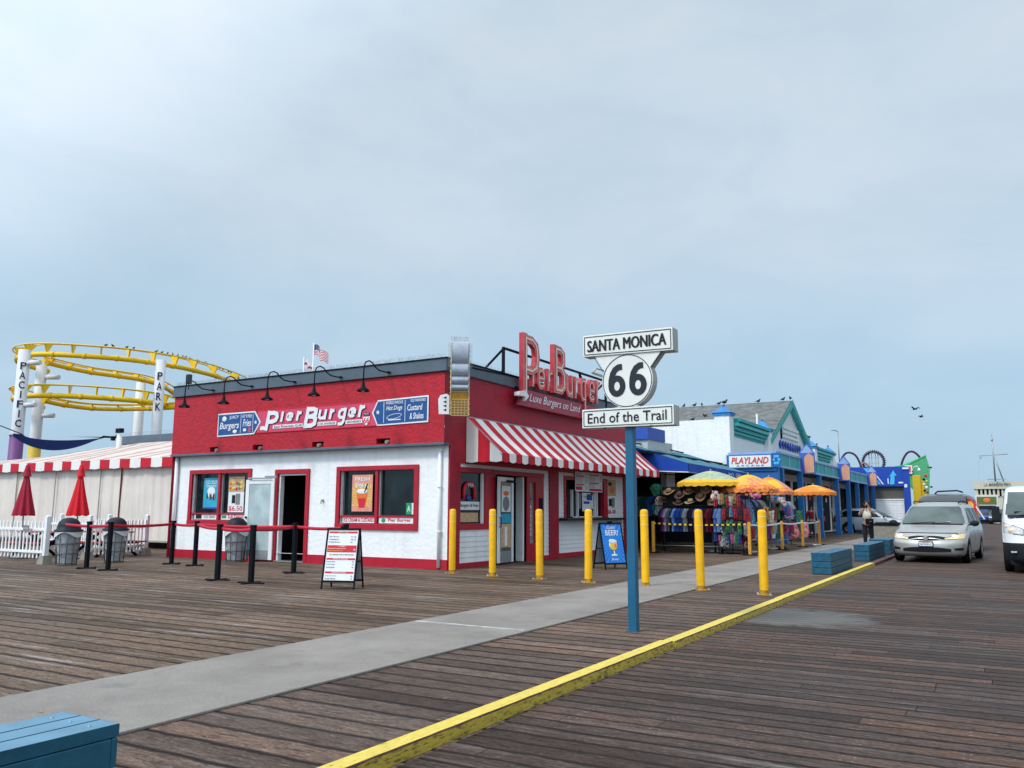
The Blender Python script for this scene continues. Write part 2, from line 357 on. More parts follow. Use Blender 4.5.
def path_mat():
    m=bpy.data.materials.new('concrete path'); m.use_nodes=True; t=m.node_tree; L=t.links.new; bs=t.nodes['Principled BSDF']; g=_n(t,'ShaderNodeNewGeometry')
    def N(s,d=6,r=.6):
        n=_n(t,'ShaderNodeTexNoise'); n.inputs['Scale'].default_value=s; n.inputs['Detail'].default_value=d; n.inputs['Roughness'].default_value=r; L(g.outputs['Position'],n.inputs[0]); return n.outputs['Fac']
    r=_n(t,'ShaderNodeValToRGB'); e=r.color_ramp.elements; e[0].position=.32; e[1].position=.7; e[0].color=(.19,.170,.154,1); e[1].color=(.30,.272,.248,1); L(N(.9,8,.65),r.inputs[0])
    f=_n(t,'ShaderNodeMapRange'); f.inputs[1].default_value=.3; f.inputs[2].default_value=.7; f.inputs[3].default_value=.78; f.inputs[4].default_value=1.18; L(N(45,4,.7),f.inputs[0])
    a=_n(t,'ShaderNodeMix',data_type='RGBA',blend_type='MULTIPLY'); a.inputs[0].default_value=1; L(r.outputs[0],a.inputs[6]); L(f.outputs[0],a.inputs[7])
    v=_n(t,'ShaderNodeTexVoronoi'); v.inputs['Scale'].default_value=2.6; L(g.outputs['Position'],v.inputs['Vector'])
    s=_n(t,'ShaderNodeMapRange'); s.inputs[1].default_value=.035; s.inputs[2].default_value=.06; s.inputs[3].default_value=.75; s.inputs[4].default_value=0; L(v.outputs['Distance'],s.inputs[0])
    k=_n(t,'ShaderNodeMix',data_type='RGBA'); L(s.outputs[0],k.inputs[0]); L(a.outputs[2],k.inputs[6]); k.inputs[7].default_value=(.06,.052,.048,1)
    st=_n(t,'ShaderNodeMapRange'); st.inputs[1].default_value=.56; st.inputs[2].default_value=.72; st.inputs[3].default_value=0; st.inputs[4].default_value=.5; L(N(2.3,8,.7),st.inputs[0])
    k2=_n(t,'ShaderNodeMix',data_type='RGBA'); L(st.outputs[0],k2.inputs[0]); L(k.outputs[2],k2.inputs[6]); k2.inputs[7].default_value=(.12,.105,.095,1)
    L(k2.outputs[2],bs.inputs['Base Color']); bs.inputs['Roughness'].default_value=.7; bs.inputs['Specular IOR Level'].default_value=.3
    b_=_n(t,'ShaderNodeBump'); b_.inputs['Distance'].default_value=.004; L(N(60,5,.7),b_.inputs['Height']); L(b_.outputs[0],bs.inputs['Normal']); return m
b=MB(); 
ys=[-20,1.5,8.95,16.4,24,31.5,39,46.5,54,70,100,150]
for a,c in zip(ys,ys[1:]): b.box(-6.74,-5.04,a+.006,c-.006,.0,.022)
struct('path',b,path_mat(),bevel=.006)
b=MB(); b.box(-6.70,-5.08,8.90,8.98,.0225,.0265); b2=mat('worn white line',(.42,.41,.40),.7,var=.35,scale=9); struct('path_line',b,b2)
# kerb beams: worn yellow timber
def kerb_mat(nm,c,worn,th):
    m=bpy.data.materials.new(nm); m.use_nodes=True; t=m.node_tree; L=t.links.new; bs=t.nodes['Principled BSDF']; g=_n(t,'ShaderNodeNewGeometry')
    mp=_n(t,'ShaderNodeMapping'); mp.inputs['Scale'].default_value=(26,7,26); L(g.outputs['Position'],mp.inputs[0])
    n=_n(t,'ShaderNodeTexNoise'); n.inputs['Scale'].default_value=1.6; n.inputs['Detail'].default_value=9; n.inputs['Roughness'].default_value=.72; L(mp.outputs[0],n.inputs[0])
    r=_n(t,'ShaderNodeValToRGB'); e=r.color_ramp.elements; e[0].position=th; e[1].position=th+.05; e[0].color=(*worn,1); e[1].color=(*[x*.8 for x in c],1); x=e.new(.62); x.color=(*c,1)
    L(n.outputs['Fac'],r.inputs[0]); L(r.outputs[0],bs.inputs['Base Color']); bs.inputs['Roughness'].default_value=.65
    bp=_n(t,'ShaderNodeBump'); bp.inputs['Distance'].default_value=.012; bp.inputs['Strength'].default_value=.7; L(n.outputs['Fac'],bp.inputs['Height']); L(bp.outputs[0],bs.inputs['Normal']); return m
KY=kerb_mat('chipped yellow kerb paint',(.76,.58,.10),(.16,.09,.02),.335)
KG=kerb_mat('chipped dirty yellow kerb paint',(.50,.36,.03),(.16,.10,.015),.42)
KR=kerb_mat('old dark red kerb paint',(.12,.03,.025),(.04,.03,.028),.42)
b=MB(); y=-8.0; rnd=random.Random(3)
for ln in (5.9,5.2,5.6,5.1,5.6,5.05):
    dx=rnd.uniform(-.012,.012); z=.078+rnd.uniform(-.004,.004); e=y+ln
    n=int(ln*9)
    # profile with a chipped outer top edge
    ring=lambda yy:[(-3.275+dx,yy,0),(-3.275+dx,yy,z),(-3.145+dx+rnd.uniform(-.004,.002),yy,z),(-3.134+dx+rnd.uniform(-.004,.002),yy,z-.010+rnd.uniform(-.003,.003)),(-3.128+dx,yy,.03),(-3.125+dx,yy,0)]
    V=[]; F=[]; mm=[]
    for i in range(n+1): V+=ring(y+ln*i/n-.01)
    for i in range(n):
        for k in range(5): b.add([V[i*6+k],V[i*6+k+1],V[(i+1)*6+k+1],V[(i+1)*6+k]],[(0,1,2,3)],0 if k<2 else (2 if k==2 else 1))
    for i in(0,n): b.add(V[i*6:i*6+6],[(0,1,2,3,4,5)],1)
    y=e+.02
struct('kerb',b,[KY,KG,mat('bare kerb edge wood',(.07,.03,.022),.8,var=.5,scale=20)])
b=MB(); b.box(-3.275,-3.125,y+.05,y+9,0,.078); b.box(-3.275,-3.125,y+9.05,y+60,0,.078); struct('kerb_far',b,KR,bevel=.01)
b=MB(); b.quad((-6000,-6000,-6),(6000,-6000,-6),(6000,9000,-6),(-6000,9000,-6)); struct('ocean',b,mat('ocean water',(.03,.06,.08),.25,var=.3,scale=.05,bump=.3,bscale=.4))

# ------------------------------------------------------------ burger restaurant
T=thing('burger_restaurant','white stucco diner with red upper walls, grey roof band and striped awning','restaurant',(-17,20,0))
W=lambda name,mb,m,**k: obj(name,mb,m,T,world=True,**k)
FY=17.0; FYU=16.75; FX=-11.86; FXU=-11.80
win1=(-21.28,-18.87,1.12,2.5); dr=(-17.66,-16.58,.0,2.44); win2=(-15.34,-12.86,1.08,2.47)
b=MB(fA(FY)); b.wall(-22.05,-11.84,.24,3.04,[win1,(dr[0],dr[1],.24,dr[3]),win2],.16); W('wall',b,STUC)
b=MB(fA(FY)); b.box(-22.05,dr[0]-.12,0,.25,0,.035); b.box(dr[1]+.12,-12.12,0,.25,0,.035)
b2=MB(fA(FY)); b=MB(); b.T=fA(FY)
for a,c in((-22.05,dr[0]-.12),(dr[1]+.12,-11.82)): b.add([(a,.0,-.05),(c,.0,-.05),(c,.24,-.05),(a,.24,-.05),(a,0,.035),(c,0,.035),(c,.24,.035),(a,.24,.035)],[(4,5,6,7),(7,6,2,3),(5,1,2,6),(0,4,7,3)])
W('base_trim',b,REDT)
b=MB(fA(FYU)); b.wall(-22.05,-11.80,3.1,4.88,[(-20.3-.02,-19.96,3.13,3.27),(-18.5,-18.1,3.13,3.27),(-16.2,-15.78,3.13,3.27),(-13.95,-13.5,3.13,3.27)],.2); W('upper_wall',b,RED)
b=MB(fA(FYU))
for u in(-20.32,-18.5,-16.2,-13.95): b.quad((u-.02,3.1,-.19),(u+.47,3.1,-.19),(u+.47,3.3,-.19),(u-.02,3.3,-.19))
W('scupper_recess',b,DARK)
b=MB(fA(FYU))
for u in(-20.02,-18.2,-15.95,-13.6): b.tube([(u,3.19,-.17),(u,3.17,.03)],.05,10)
W('scupper_pipe',b,CONC)
b=MB()
def boxA(mb,u0,u1,v0,v1,n0,n1,m=0,Y=FY): # box on wall A
    mb.box(u0,u1,Y-n1,Y-n0,v0,v1,m)
def boxB(mb,u0,u1,v0,v1,n0,n1,m=0,X=FX): mb.box(X+n0,X+n1,u0,u1,v0,v1,m)
boxA(b,-22.08,-11.80,3.035,3.10,-.02,.27); W('ledge',b,SLATE,bevel=.008)
b=MB()
b.box(-22.10,-11.74,16.71,17.0,4.88,5.2); b.box(-12.0,-11.742,17.0,28.85,4.88,5.2); b.box(-22.1,-21.9,17.0,28.85,4.88,5.2)
W('roof_band',b,SLATE,bevel=.01)
b=MB()
b.box(-22.12,-11.71,16.68,16.74,5.2,5.225); b.box(-11.77,-11.71,16.74,28.87,5.2,5.225); 
b.box(-22.12,-11.72,16.69,16.707,4.865,4.885); W('roof_edge_flashing',b,BLK)
b=MB(); b.quad((-22,16.9,5.0),(-11.9,16.9,5.0),(-11.9,28.8,5.0),(-22,28.8,5.0)); W('roof',b,mat('roofing felt',(.15,.15,.15),.9))
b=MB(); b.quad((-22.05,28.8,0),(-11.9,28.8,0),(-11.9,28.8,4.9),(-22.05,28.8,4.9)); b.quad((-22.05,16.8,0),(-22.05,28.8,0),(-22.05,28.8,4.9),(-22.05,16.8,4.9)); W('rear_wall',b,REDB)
b=MB(); rr=random.Random(5)
for i in range(230):
    x=-22.0+i*.0445; 
    for s in(-1,1): b.bar((x,16.78,5.22),(x+rr.uniform(-.02,.02),16.78-s*.05,5.32+rr.uniform(0,.03)),.004)
for i in range(200):
    y=16.9+i*.0595; b.bar((-11.8,y,5.22),(-11.8+rr.uniform(-.05,.05),y,5.33),.004)
W('bird_spikes',b,STEEL)['kind']='stuff'
# interior box behind openings
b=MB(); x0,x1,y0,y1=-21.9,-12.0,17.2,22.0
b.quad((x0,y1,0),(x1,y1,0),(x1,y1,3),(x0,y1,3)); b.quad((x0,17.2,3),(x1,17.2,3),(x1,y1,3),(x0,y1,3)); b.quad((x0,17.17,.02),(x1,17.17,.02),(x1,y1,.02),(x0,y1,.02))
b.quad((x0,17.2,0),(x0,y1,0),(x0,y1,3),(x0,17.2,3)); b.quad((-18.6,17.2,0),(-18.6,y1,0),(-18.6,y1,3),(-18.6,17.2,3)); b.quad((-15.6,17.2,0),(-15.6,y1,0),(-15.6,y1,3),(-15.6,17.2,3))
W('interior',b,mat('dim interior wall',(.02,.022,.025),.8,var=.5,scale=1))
b=MB(); b.box(-17.5,-16.9,19.0,19.6,0,1.0); b.box(-17.2,-16.62,18.2,18.9,0,.9,1); W('kitchen_counter',b,[mat('warm counter',(.10,.055,.02),.5),STEEL])
def window_A(w,split,name='window'):
    u0,u1,v0,v1=w; fw=.13
    b=MB(); 
    boxA(b,u0-fw,u1+fw,v1,v1+fw*.9,-.02,.05); boxA(b,u0-fw,u1+fw,v0-fw*1.15,v0,-.02,.06); boxA(b,u0-fw,u0,v0,v1,-.02,.05); boxA(b,u1,u1+fw,v0,v1,-.02,.05)
    boxA(b,split-.045,split+.045,v0,v1,-.1,.02); boxA(b,u0,split-.045,v0+.17,v0+.215,-.1,.0); boxA(b,split+.045,u1,v0+.17,v0+.215,-.1,.0)
    fr=W(name,b,REDT,bevel=.006)
    b=MB(); boxA(b,u0+.0,u0+.05,v0+.2,v1,-.12,-.05); boxA(b,split+.045,split+.09,v0+.2,v1,-.12,-.05)
    obj('mullion',b,mat('brushed aluminium',(.45,.47,.48),.4,metal=.5),fr,world=True)
    b=MB(fA(FY)); b.quad((u0,v0,-.13),(split,v0,-.13),(split,v1,-.13),(u0,v1,-.13)); b.quad((split,v0,-.13),(u1,v0,-.13),(u1,v1,-.13),(split,v1,-.13))
    obj('pane',b,GLS,fr,world=True); return fr
w1=window_A(win1,-20.1); w2=window_A(win2,-14.1)
PAPER=mat('white sign board',(.74,.76,.78),.5,var=.05)
REDI=mat('red print',(.6,.02,.04),.5); BLKI=mat('black print',(.01,.01,.012),.6); BLUI=mat('blue print',(.02,.06,.3),.5); ORI=mat('orange print',(.8,.16,.03),.5); YLI=mat('yellow print',(.8,.55,.05),.5)
CYI=mat('cyan print',(.03,.35,.52),.5,var=.2,scale=4); GRI=mat('green print',(.02,.3,.12),.5); PKI=mat('pink print',(.62,.06,.13),.5,var=.08); TNI=mat('tan print',(.55,.38,.22),.6,var=.3,scale=12); GYI=mat('grey print',(.2,.21,.22),.6)
SAL=mat('salmon print',(.72,.30,.22),.5,var=.15,scale=6)
PR=[PAPER,REDI,BLKI,BLUI,ORI,YLI,CYI,GRI,PKI,TNI,GYI]
# window 1 posters and label strips
b=MB(fA(FY)); n=-.115
b.box(-20.92,-20.24,1.45,2.38,n,n+.004,6); b.ell((-20.58,1.98,n),(.2,.16,.008),m=0); 
for k in range(7): b.ell((-20.74+.055*k,1.84+.05*math.sin(k*2),n+.008),(.04,.1,.006),8,6,m=[2,0,10,2,0,2,10][k])
b.text('ICE COLD',-20.82,-20.34,2.2,2.3,n+.005,m=0); b.text('DRINKS',-20.8,-20.36,2.1,2.17,n+.005,m=0); b.box(-20.92,-20.24,1.45,1.5,n+.004,n+.006,3)
b.box(-19.82,-19.16,1.36,2.4,n,n+.004,0); b.box(-19.82,-19.16,1.95,2.4,n+.004,n+.008,9)
for k in range(12): b.ell((-19.74+.09*(k%6)+rr.uniform(-.02,.02),2.06+.14*(k//6)+rr.uniform(-.03,.03),n+.008),(.06,.05,.012),8,6,m=[4,5,9,1,7,5][k%6])
b.box(-19.66,-19.52,1.62,1.86,n+.004,n+.01,2); b.box(-19.5,-19.32,1.58,1.9,n+.004,n+.01,10); b.text('$6.50',-19.78,-19.2,1.38,1.54,n+.005,m=1,bold=.03)
n=-.03; b.box(-21.16,-20.2,1.14,1.28,n,n+.004,0); b.text('COLD DRINKS',-20.75,-20.24,1.18,1.26,n+.005,m=10); b.box(-21.1,-20.84,1.16,1.28,n+.005,n+.008,2)
b.box(-19.99,-19.0,1.14,1.3,n,n+.004,0); b.text('Soft Drinks',-19.7,-19.04,1.17,1.28,n+.005,m=1,bold=.03); b.box(-19.96,-19.76,1.18,1.26,n+.005,n+.008,7)
obj('poster',b,PR,w1,world=True)
# window 2
b=MB(fA(FY))
b.box(-14.96,-14.26,1.40,2.36,n,n+.004,11)
for k in range(24):
    a0=2*PI*k/24; a1=a0+PI/24
    def cl(a):
        dx,dy=math.cos(a),math.sin(a); s=min(.33/max(1e-3,abs(dx)),(.72 if dy>0 else .38)/max(1e-3,abs(dy)) ); return (-14.61+dx*s,1.80+dy*s*.72,n+.006)
    p,q=cl(a0),cl(a1)
    b.add([(-14.61,1.80,n+.006),(min(max(p[0],-14.94),-14.28),min(max(p[1],1.42),2.12),n+.006),(min(max(q[0],-14.94),-14.28),min(max(q[1],1.42),2.12),n+.006)],[(0,1,2)],5)
b.add([(-14.72,1.5,n+.010),(-14.5,1.5,n+.010),(-14.42,1.88,n+.010),(-14.8,1.88,n+.010)],[(0,1,2,3)],4); b.add([(-14.70,1.5,n+.011),(-14.52,1.5,n+.011),(-14.47,1.74,n+.011),(-14.75,1.74,n+.011)],[(0,1,2,3)],1); b.ell((-14.61,1.92,n+.01),(.19,.07,.01),12,6,m=0)
b.bar((-14.52,1.9,n+.015),(-14.42,2.12,n+.015),.025,m=2); b.text('FRESH',-14.86,-14.36,2.2,2.3,n+.006,m=0,bold=.03); b.text('Shakes',-14.84,-14.38,2.02,2.16,n+.012,m=0,bold=.03)
n=-.03; b.box(-15.26,-14.16,1.10,1.25,n,n+.004,0); b.text('ICE CREAM & CUSTARD',-15.22,-14.2,1.13,1.23,n+.005,m=1,bold=.05)
b.box(-14.02,-12.9,1.10,1.25,n,n+.004,0); b.text('Pier Burger',-13.72,-12.98,1.12,1.23,n+.005,m=1,bold=.04); b.ell((-13.87,1.175,n),(.08,.07,.01),10,6,m=7)
n=-.115; b.box(-13.21,-13.03,1.33,1.62,n,n+.005,7); b.box(-13.03,-12.9,1.33,1.62,n,n+.005,0); b.text('A',-13.17,-13.07,1.40,1.55,n+.006,m=0,bold=.04)
obj('poster',b,PR+[SAL],w2,world=True)
# doorway A: frame and opened leaf
b=MB(); u0,u1,_,v1=dr
boxA(b,u0-.12,u1+.12,v1,v1+.12,-.02,.05); boxA(b,u0-.12,u0,0,v1,-.14,.05); boxA(b,u1,u1+.12,0,v1,-.14,.05)
df=W('door',b,REDT,bevel=.006)
b=MB(); boxA(b,u0,u0+.06,.02,v1,-.16,-.02); boxA(b,u0+.06,u1,v1-.05,v1,-.16,-.02); boxA(b,u0,u1,.01,.04,-.3,.05,1); obj('jamb',b,[WHT,STEEL],df,world=True)
LEAF=frame((-17.72,16.9,0),PI+R(8)); b=MB(LEAF)   # leaf swung back against the wall
def leaf(mb,w,h,t=.045,rail=.12,bot=.26):
    mb.box(0,rail,-t,0,.05,h,0); mb.box(w-rail,w,-t,0,.05,h,0); mb.box(rail,w-rail,-t,0,h-rail,h,0); mb.box(rail,w-rail,-t,0,.05,.05+bot,2); mb.box(rail,w-rail,-t*.7,-t*.3,.05+bot,h-rail,1)
leaf(b,1.0,2.28); b.box(.08,.9,0,.05,2.3,2.34,2)
dl=obj('door_leaf',b,[WHT,GLS2,STEEL],df,world=True,bevel=.004)
b=MB(LEAF); b.tube([(.93,.03,1.05),(.93,.07,1.05),(.82,.07,1.05)],.014); b.tube([(.93,.0,1.22),(.93,.04,1.22)],.03,12); b.ell((.93,.0,1.05),(.035,.03,.05)); obj('handle',b,BLK,dl,world=True)
b=MB(); b.box(-17.74,-17.3,16.55,16.62,2.3,2.37); obj('door_closer',b,STEEL,df,world=True)
# downpipes
b=MB(); b.tube([(-12.05,16.94,3.0),(-12.05,16.94,.05)],.045,10); b.box(-12.1,-12.0,16.9,17.0,2.9,3.05); b.box(-12.1,-12.0,16.88,17.0,2.0,2.03); b.box(-12.11,-11.99,16.88,17.0,.9,.93); W('downpipe',b,WHT)
b=MB(); b.tube([(-21.98,16.92,3.02),(-21.98,16.92,.28)],.06,10); W('downpipe',b,WHT)
b=MB(); b.box(-15.98,-15.92,16.95,17.0,1.66,1.72); b.tube([(-15.95,16.95,1.7),(-15.95,16.9,1.66),(-15.94,16.92,1.6)],.012); W('hose_bib',b,STEEL)
# banner on wall A
BN=thing('wall_banner','long pink and blue painted burger banner across the red stucco wall','banner',(-16.3,16.7,3.62))
n=.012; b=MB(fA(FYU))
bb=lambda u0,u1,v0,v1,m,k=0: b.prism([(u0,v0),(u1,v0),(u1,v1),(u0,v1)],n+k,n+k+.004,m)
bb(-18.35,-13.92,3.62,4.24,8)
b.box(-18.35,-13.92,3.60,3.625,n,n+.012,1); b.box(-18.35,-13.92,4.235,4.26,n,n+.012,1)
obj('banner_panel',b,PR,BN,world=True)
def bluepanel(a,pts,inner):
    b=MB(fA(FYU)); b.prism(pts,n,n+.012,0); b.prism(inner,n+.0125,n+.016,1); return b
sc=FYU/FY
b=bluepanel(0,[(-20.0,3.56),(-18.45,3.58),(-18.2,3.92),(-18.45,4.25),(-20.0,4.25)],[(-19.96,3.6),(-18.47,3.62),(-18.26,3.92),(-18.47,4.21),(-19.96,4.21)])
k=n+.0165
b.text('JUICY',-19.5,-19.1,4.05,4.16,k,m=2,bold=.04); b.text('Burgers',-19.9,-19.08,3.72,3.98,k,m=2,bold=.03,shear=.2); b.ell((-19.72,4.08,k),(.1,.08,.006),12,6,m=2); b.ell((-19.25,3.69,k),(.09,.055,.006),12,6,m=2); b.box(-19.72,-19.5,4.05,4.08,k,k+.01,1) if 0 else None
b.box(-19.02,-19.005,3.64,4.18,k,k+.003,2); b.text("HOT 'N FRESH",-18.96,-18.56,4.07,4.17,k,m=2,bold=.03); b.text('Fries',-18.92,-18.58,3.82,4.03,k,m=2,bold=.03,shear=.2)
b.box(-18.9,-18.78,3.68,3.76,k,k+.003,2); b.box(-18.68,-18.6,3.65,3.78,k,k+.003,3); b.box(-18.52,-18.505,3.64,4.18,k,k+.003,2)
def star(b,cx,cy,r,m): b.prism([(cx+(r if i%2==0 else r*.4)*math.sin(PI*i/5),cy+(r if i%2==0 else r*.4)*math.cos(PI*i/5)) for i in range(10)],k,k+.003,m)
star(b,-18.4,3.92,.07,2); obj('blue_panel',b,[PAPER,BLUE,PAPER,PKI],BN,world=True)
b=bluepanel(0,[(-13.92,3.6),(-12.28,3.62),(-12.28,4.30),(-13.92,4.27),(-14.1,3.95)],[(-13.9,3.635),(-12.32,3.66),(-12.32,4.26),(-13.9,4.235),(-14.05,3.95)])
star(b,-13.9,3.95,.07,2); b.box(-13.71,-13.695,3.67,4.22,k,k+.003,2)
b.text('WORLD FAMOUS',-13.64,-13.08,4.14,4.22,k,m=2,bold=.03); b.text('Hot Dogs',-13.62,-13.1,3.95,4.1,k,m=2,bold=.03,shear=.2)
b.tube([(-13.36+.24*math.cos(t*PI/12),3.82+.06*math.sin(t*PI/12)+.03*math.cos(t*PI/12),k) for t in range(24)],.008,4,m=2,closed=True); b.box(-13.55,-13.15,3.72,3.745,k,k+.003,2)
b.box(-13.02,-13.005,3.67,4.22,k,k+.003,2); b.text('OLD FASHIONED',-12.84,-12.36,4.16,4.23,k,m=2,bold=.03); b.text('Custard',-12.94,-12.46,3.94,4.1,k,m=2,bold=.03,shear=.2); b.text('& Shakes',-12.86,-12.42,3.72,3.88,k,m=2,bold=.03,shear=.2)
obj('blue_panel',b,[PAPER,BLUE,PAPER],BN,world=True)
# lettering Pier Burger
b=MB(fA(FYU)); hs=[('P',-18.0,-17.52,3.66,4.22),('i',-17.42,-17.26,3.88,4.17),('e',-17.18,-16.9,3.88,4.14),('r',-16.8,-16.56,3.88,4.15),('B',-16.5,-16.02,3.66,4.24),('u',-15.98,-15.66,3.86,4.14),('r',-15.58,-15.36,3.86,4.14),('g',-15.3,-15.0,3.68,4.14),('e',-14.9,-14.62,3.86,4.14),('r',-14.56,-14.3,3.86,4.18)]
for dm,dd,dx in((1,0,.022),(0,.006,0)):
    for ch,a,c,v0,v1 in hs: stroke(b,ch,a+dx-.04,c+dx-.04,v0-dx*.6,v1-dx*.6,k+dd,.002,.12 if ch in 'PB' else .085,dm,shear=.22)
for a,c in((-17.7,-16.55),(-16.0,-15.32),(-15.0,-14.42)): b.box(a,c,3.70,3.80,k-.004,k+.002,0)
b.box(-18.2,-18.02,3.68,3.79,k-.004,k+.002,0)
b.text('East Riverside Grill',-17.64,-16.6,3.715,3.785,k+.002,m=1); b.text('LOS ANGELES',-15.96,-15.36,3.72,3.78,k+.002,m=1); b.text('SANTA MONICA',-14.95,-14.46,3.72,3.78,k+.002,m=1)
b.prism([(-14.4,3.86),(-14.38,3.7),(-14.28,3.63),(-14.18,3.7),(-14.16,3.86)],k,k+.004,0); b.text('66',-14.38,-14.18,3.68,3.84,k+.005,m=2,bold=.03); b.box(-14.38,-14.18,3.9,3.97,k,k+.004,1); b.text('ROUTE',-14.36,-14.2,3.915,3.955,k+.005,m=0)
obj('lettering',b,[PAPER,BLKI,REDI],BN,world=True)
# gooseneck lamps
def lamp(x,label):
    t=thing('gooseneck_lamp',label,'wall lamp',(x,16.71,4.97),0,'gooseneck lamps along the grey roof band')
    b=MB(); b.tube([(0,0,0),(0,-.12,-.005),(0,-.4,0),(0,-.55,.06),(0,-.68,.16),(0,-.80,.19),(0,-.93,.14),(0,-.99,.02),(0,-1.0,-.2),(0,-1.0,-.42)],.017,8); b.lathe([(.0,-.0),(.06,0),(.06,.02),(.03,.03),(0,.03)],(0,-.03,0),10); obj('arm',b,BLK,t)
    b=MB(); b.lathe([(.0,.0),(.035,0),(.045,-.09),(.06,-.13),(.15,-.2),(.165,-.235),(.155,-.235),(.06,-.14),(0,-.12)],(0,-1.0,-.38),18); obj('lamp_shade',b,BLK,t)
    b=MB(); b.ell((0,-1.0,-.56),(.075,.075,.06)); obj('bulb',b,mat('frosted lamp glass',(.6,.58,.5),.3),t)
    return t
pos=[-20.25,-18.6,-16.9,-15.2,-13.55]
labs=['leftmost black gooseneck lamp, beside the small floodlight at the corner','black gooseneck lamp above the left blue banner panel','black gooseneck lamp above the letter P of the banner','black gooseneck lamp above the middle of the banner','black gooseneck lamp nearest the gold and silver corner sign']
for x,l in zip(pos,labs): lamp(x,l)
t=thing('floodlight','small dark floodlight sticking up above the leftmost gooseneck lamp','floodlight',(-20.3,15.85,5.0)); b=MB(); b.box(-.07,.07,-.06,.06,.06,.34); b.tube([(0,0,-.1),(0,0,.07)],.02); obj('housing',b,mat('dark grey cast metal',(.06,.07,.08),.5),t,bevel=.015)
b=MB(); b.box(-.055,.055,-.068,-.062,.09,.31); obj('lens',b,GLS,t)

# ---- facade B
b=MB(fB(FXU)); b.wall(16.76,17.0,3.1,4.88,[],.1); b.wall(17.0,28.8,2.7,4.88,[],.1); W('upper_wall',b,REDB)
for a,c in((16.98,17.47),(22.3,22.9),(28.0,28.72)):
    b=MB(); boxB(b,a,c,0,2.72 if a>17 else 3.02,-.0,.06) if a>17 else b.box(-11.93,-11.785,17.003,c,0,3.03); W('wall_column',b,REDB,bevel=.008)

b=MB(); boxB(b,17.47,28.0,2.62,2.72,-.1,.05); boxB(b,17.47,19.12,0,.13,-.1,.03); boxB(b,22.0,22.3,0,.13,-.1,.03); boxB(b,22.9,28.0,0,.15,-.1,.03); W('base_trim',b,REDT,bevel=.006)
b=MB(fB(FX))
for a,c,v0,v1 in((17.47,19.12,.13,.95),(21.95,22.3,.13,2.62),(22.9,28.0,.15,1.13),(22.9,23.3,1.13,2.62),(26.6,28.0,1.13,2.62),(23.3,26.6,2.52,2.62),(17.47,21.95,2.52,2.62)):
    v=v0
    while v<v1-.005:
        h=min(.13,v1-v); b.quad((a,v,.022),(c,v,.022),(c,v+h,.006),(a,v+h,.006)); b.quad((a,v,.0),(c,v,.0),(c,v,.022),(a,v,.022)); v+=h
W('clapboard_siding',b,SIDE)
# window B1
b=MB(); boxB(b,17.47,19.12,2.4,2.53,-.1,.04); boxB(b,17.47,19.15,.95,1.1,-.1,.05); boxB(b,18.72,19.15,1.1,2.4,-.1,.03); boxB(b,17.47,17.55,1.1,2.4,-.1,.03); wf=W('window',b,REDT,bevel=.006)
b=MB(fB(FX)); b.quad((17.55,1.1,-.08),(18.72,1.1,-.08),(18.72,2.4,-.08),(17.55,2.4,-.08)); obj('pane',b,GLS,wf,world=True)
b=MB(); boxB(b,18.62,18.72,1.1,2.4,-.07,-.02); obj('mullion',b,WHT,wf,world=True)
b=MB(fB(FX)); n=-.06
b.box(17.6,18.55,1.45,1.66,n,n+.01,0); b.text('Burgers & Fries',17.64,18.5,1.5,1.61,n+.011,m=2,bold=.03)
b.tube([(17.8+.0,1.72,n+.02)]+[(18.05-.25*math.cos(PI*i/12),1.88+.26*math.sin(PI*i/12),n+.02) for i in range(13)]+[(18.3,1.72,n+.02)],.045,8,m=1); b.text('PIER',17.92,18.18,2.03,2.12,n+.07,m=0); b.ell((18.05,1.75,n+.01),(.12,.08,.02),10,6,m=3); b.box(17.62,18.5,1.14,1.38,n,n+.004,9)
obj('poster',b,PR,wf,world=True)
# door B
b=MB(); boxB(b,19.12,21.98,2.4,2.52,-.1,.05); boxB(b,19.12,19.22,0,2.4,-.14,.04); boxB(b,20.95,21.12,0,2.4,-.14,.04); boxB(b,21.48,21.98,0,2.4,-.14,.03); boxB(b,21.12,21.48,0,.5,-.14,.03); boxB(b,21.12,21.48,2.25,2.4,-.14,.03)
db=W('door',b,REDT,bevel=.006)
b=MB(fB(FX)); b.quad((21.12,.5,-.05),(21.48,.5,-.05),(21.48,2.25,-.05),(21.12,2.25,-.05)); obj('sidelight_pane',b,mat('sidelight glass',(.25,.26,.26),.1,var=.3),db,world=True)
b=MB(fB(FX)); 
for i,ch in enumerate('BURGERS'): b.text(ch,21.25,21.35,1.5-i*.13,1.59-i*.13,-.045,m=1,bold=.02)
b.box(21.24,21.36,1.75,1.78,-.048,-.04,2); obj('lettering',b,[PAPER,WHT,BLKI],db,world=True)
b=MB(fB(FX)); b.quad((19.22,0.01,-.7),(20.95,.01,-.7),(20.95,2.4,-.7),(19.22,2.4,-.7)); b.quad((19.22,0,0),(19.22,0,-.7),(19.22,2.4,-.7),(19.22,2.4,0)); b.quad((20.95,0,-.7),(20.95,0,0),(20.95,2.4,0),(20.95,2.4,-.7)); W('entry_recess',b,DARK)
b=MB(); boxB(b,20.8,20.87,.02,2.38,-.25,-.02); boxB(b,19.24,19.3,.02,2.38,-.25,-.02); obj('jamb',b,WHT,db,world=True)
LB=frame((-11.76,20.08,0),R(-86)); b=MB(LB); leaf(b,.92,2.34,bot=.3)
lb=obj('door_leaf',b,[WHT,mat('door poster glass',(.10,.12,.13),.15,var=.4,scale=4),STEEL],db,world=True,bevel=.004)
b=MB(LB); 
b.box(.14,.80,.002,.008,1.10,1.34,6); b.box(.17,.78,.001,.004,.45,1.08,9); b.box(.2,.74,.001,.004,1.4,2.1,0)
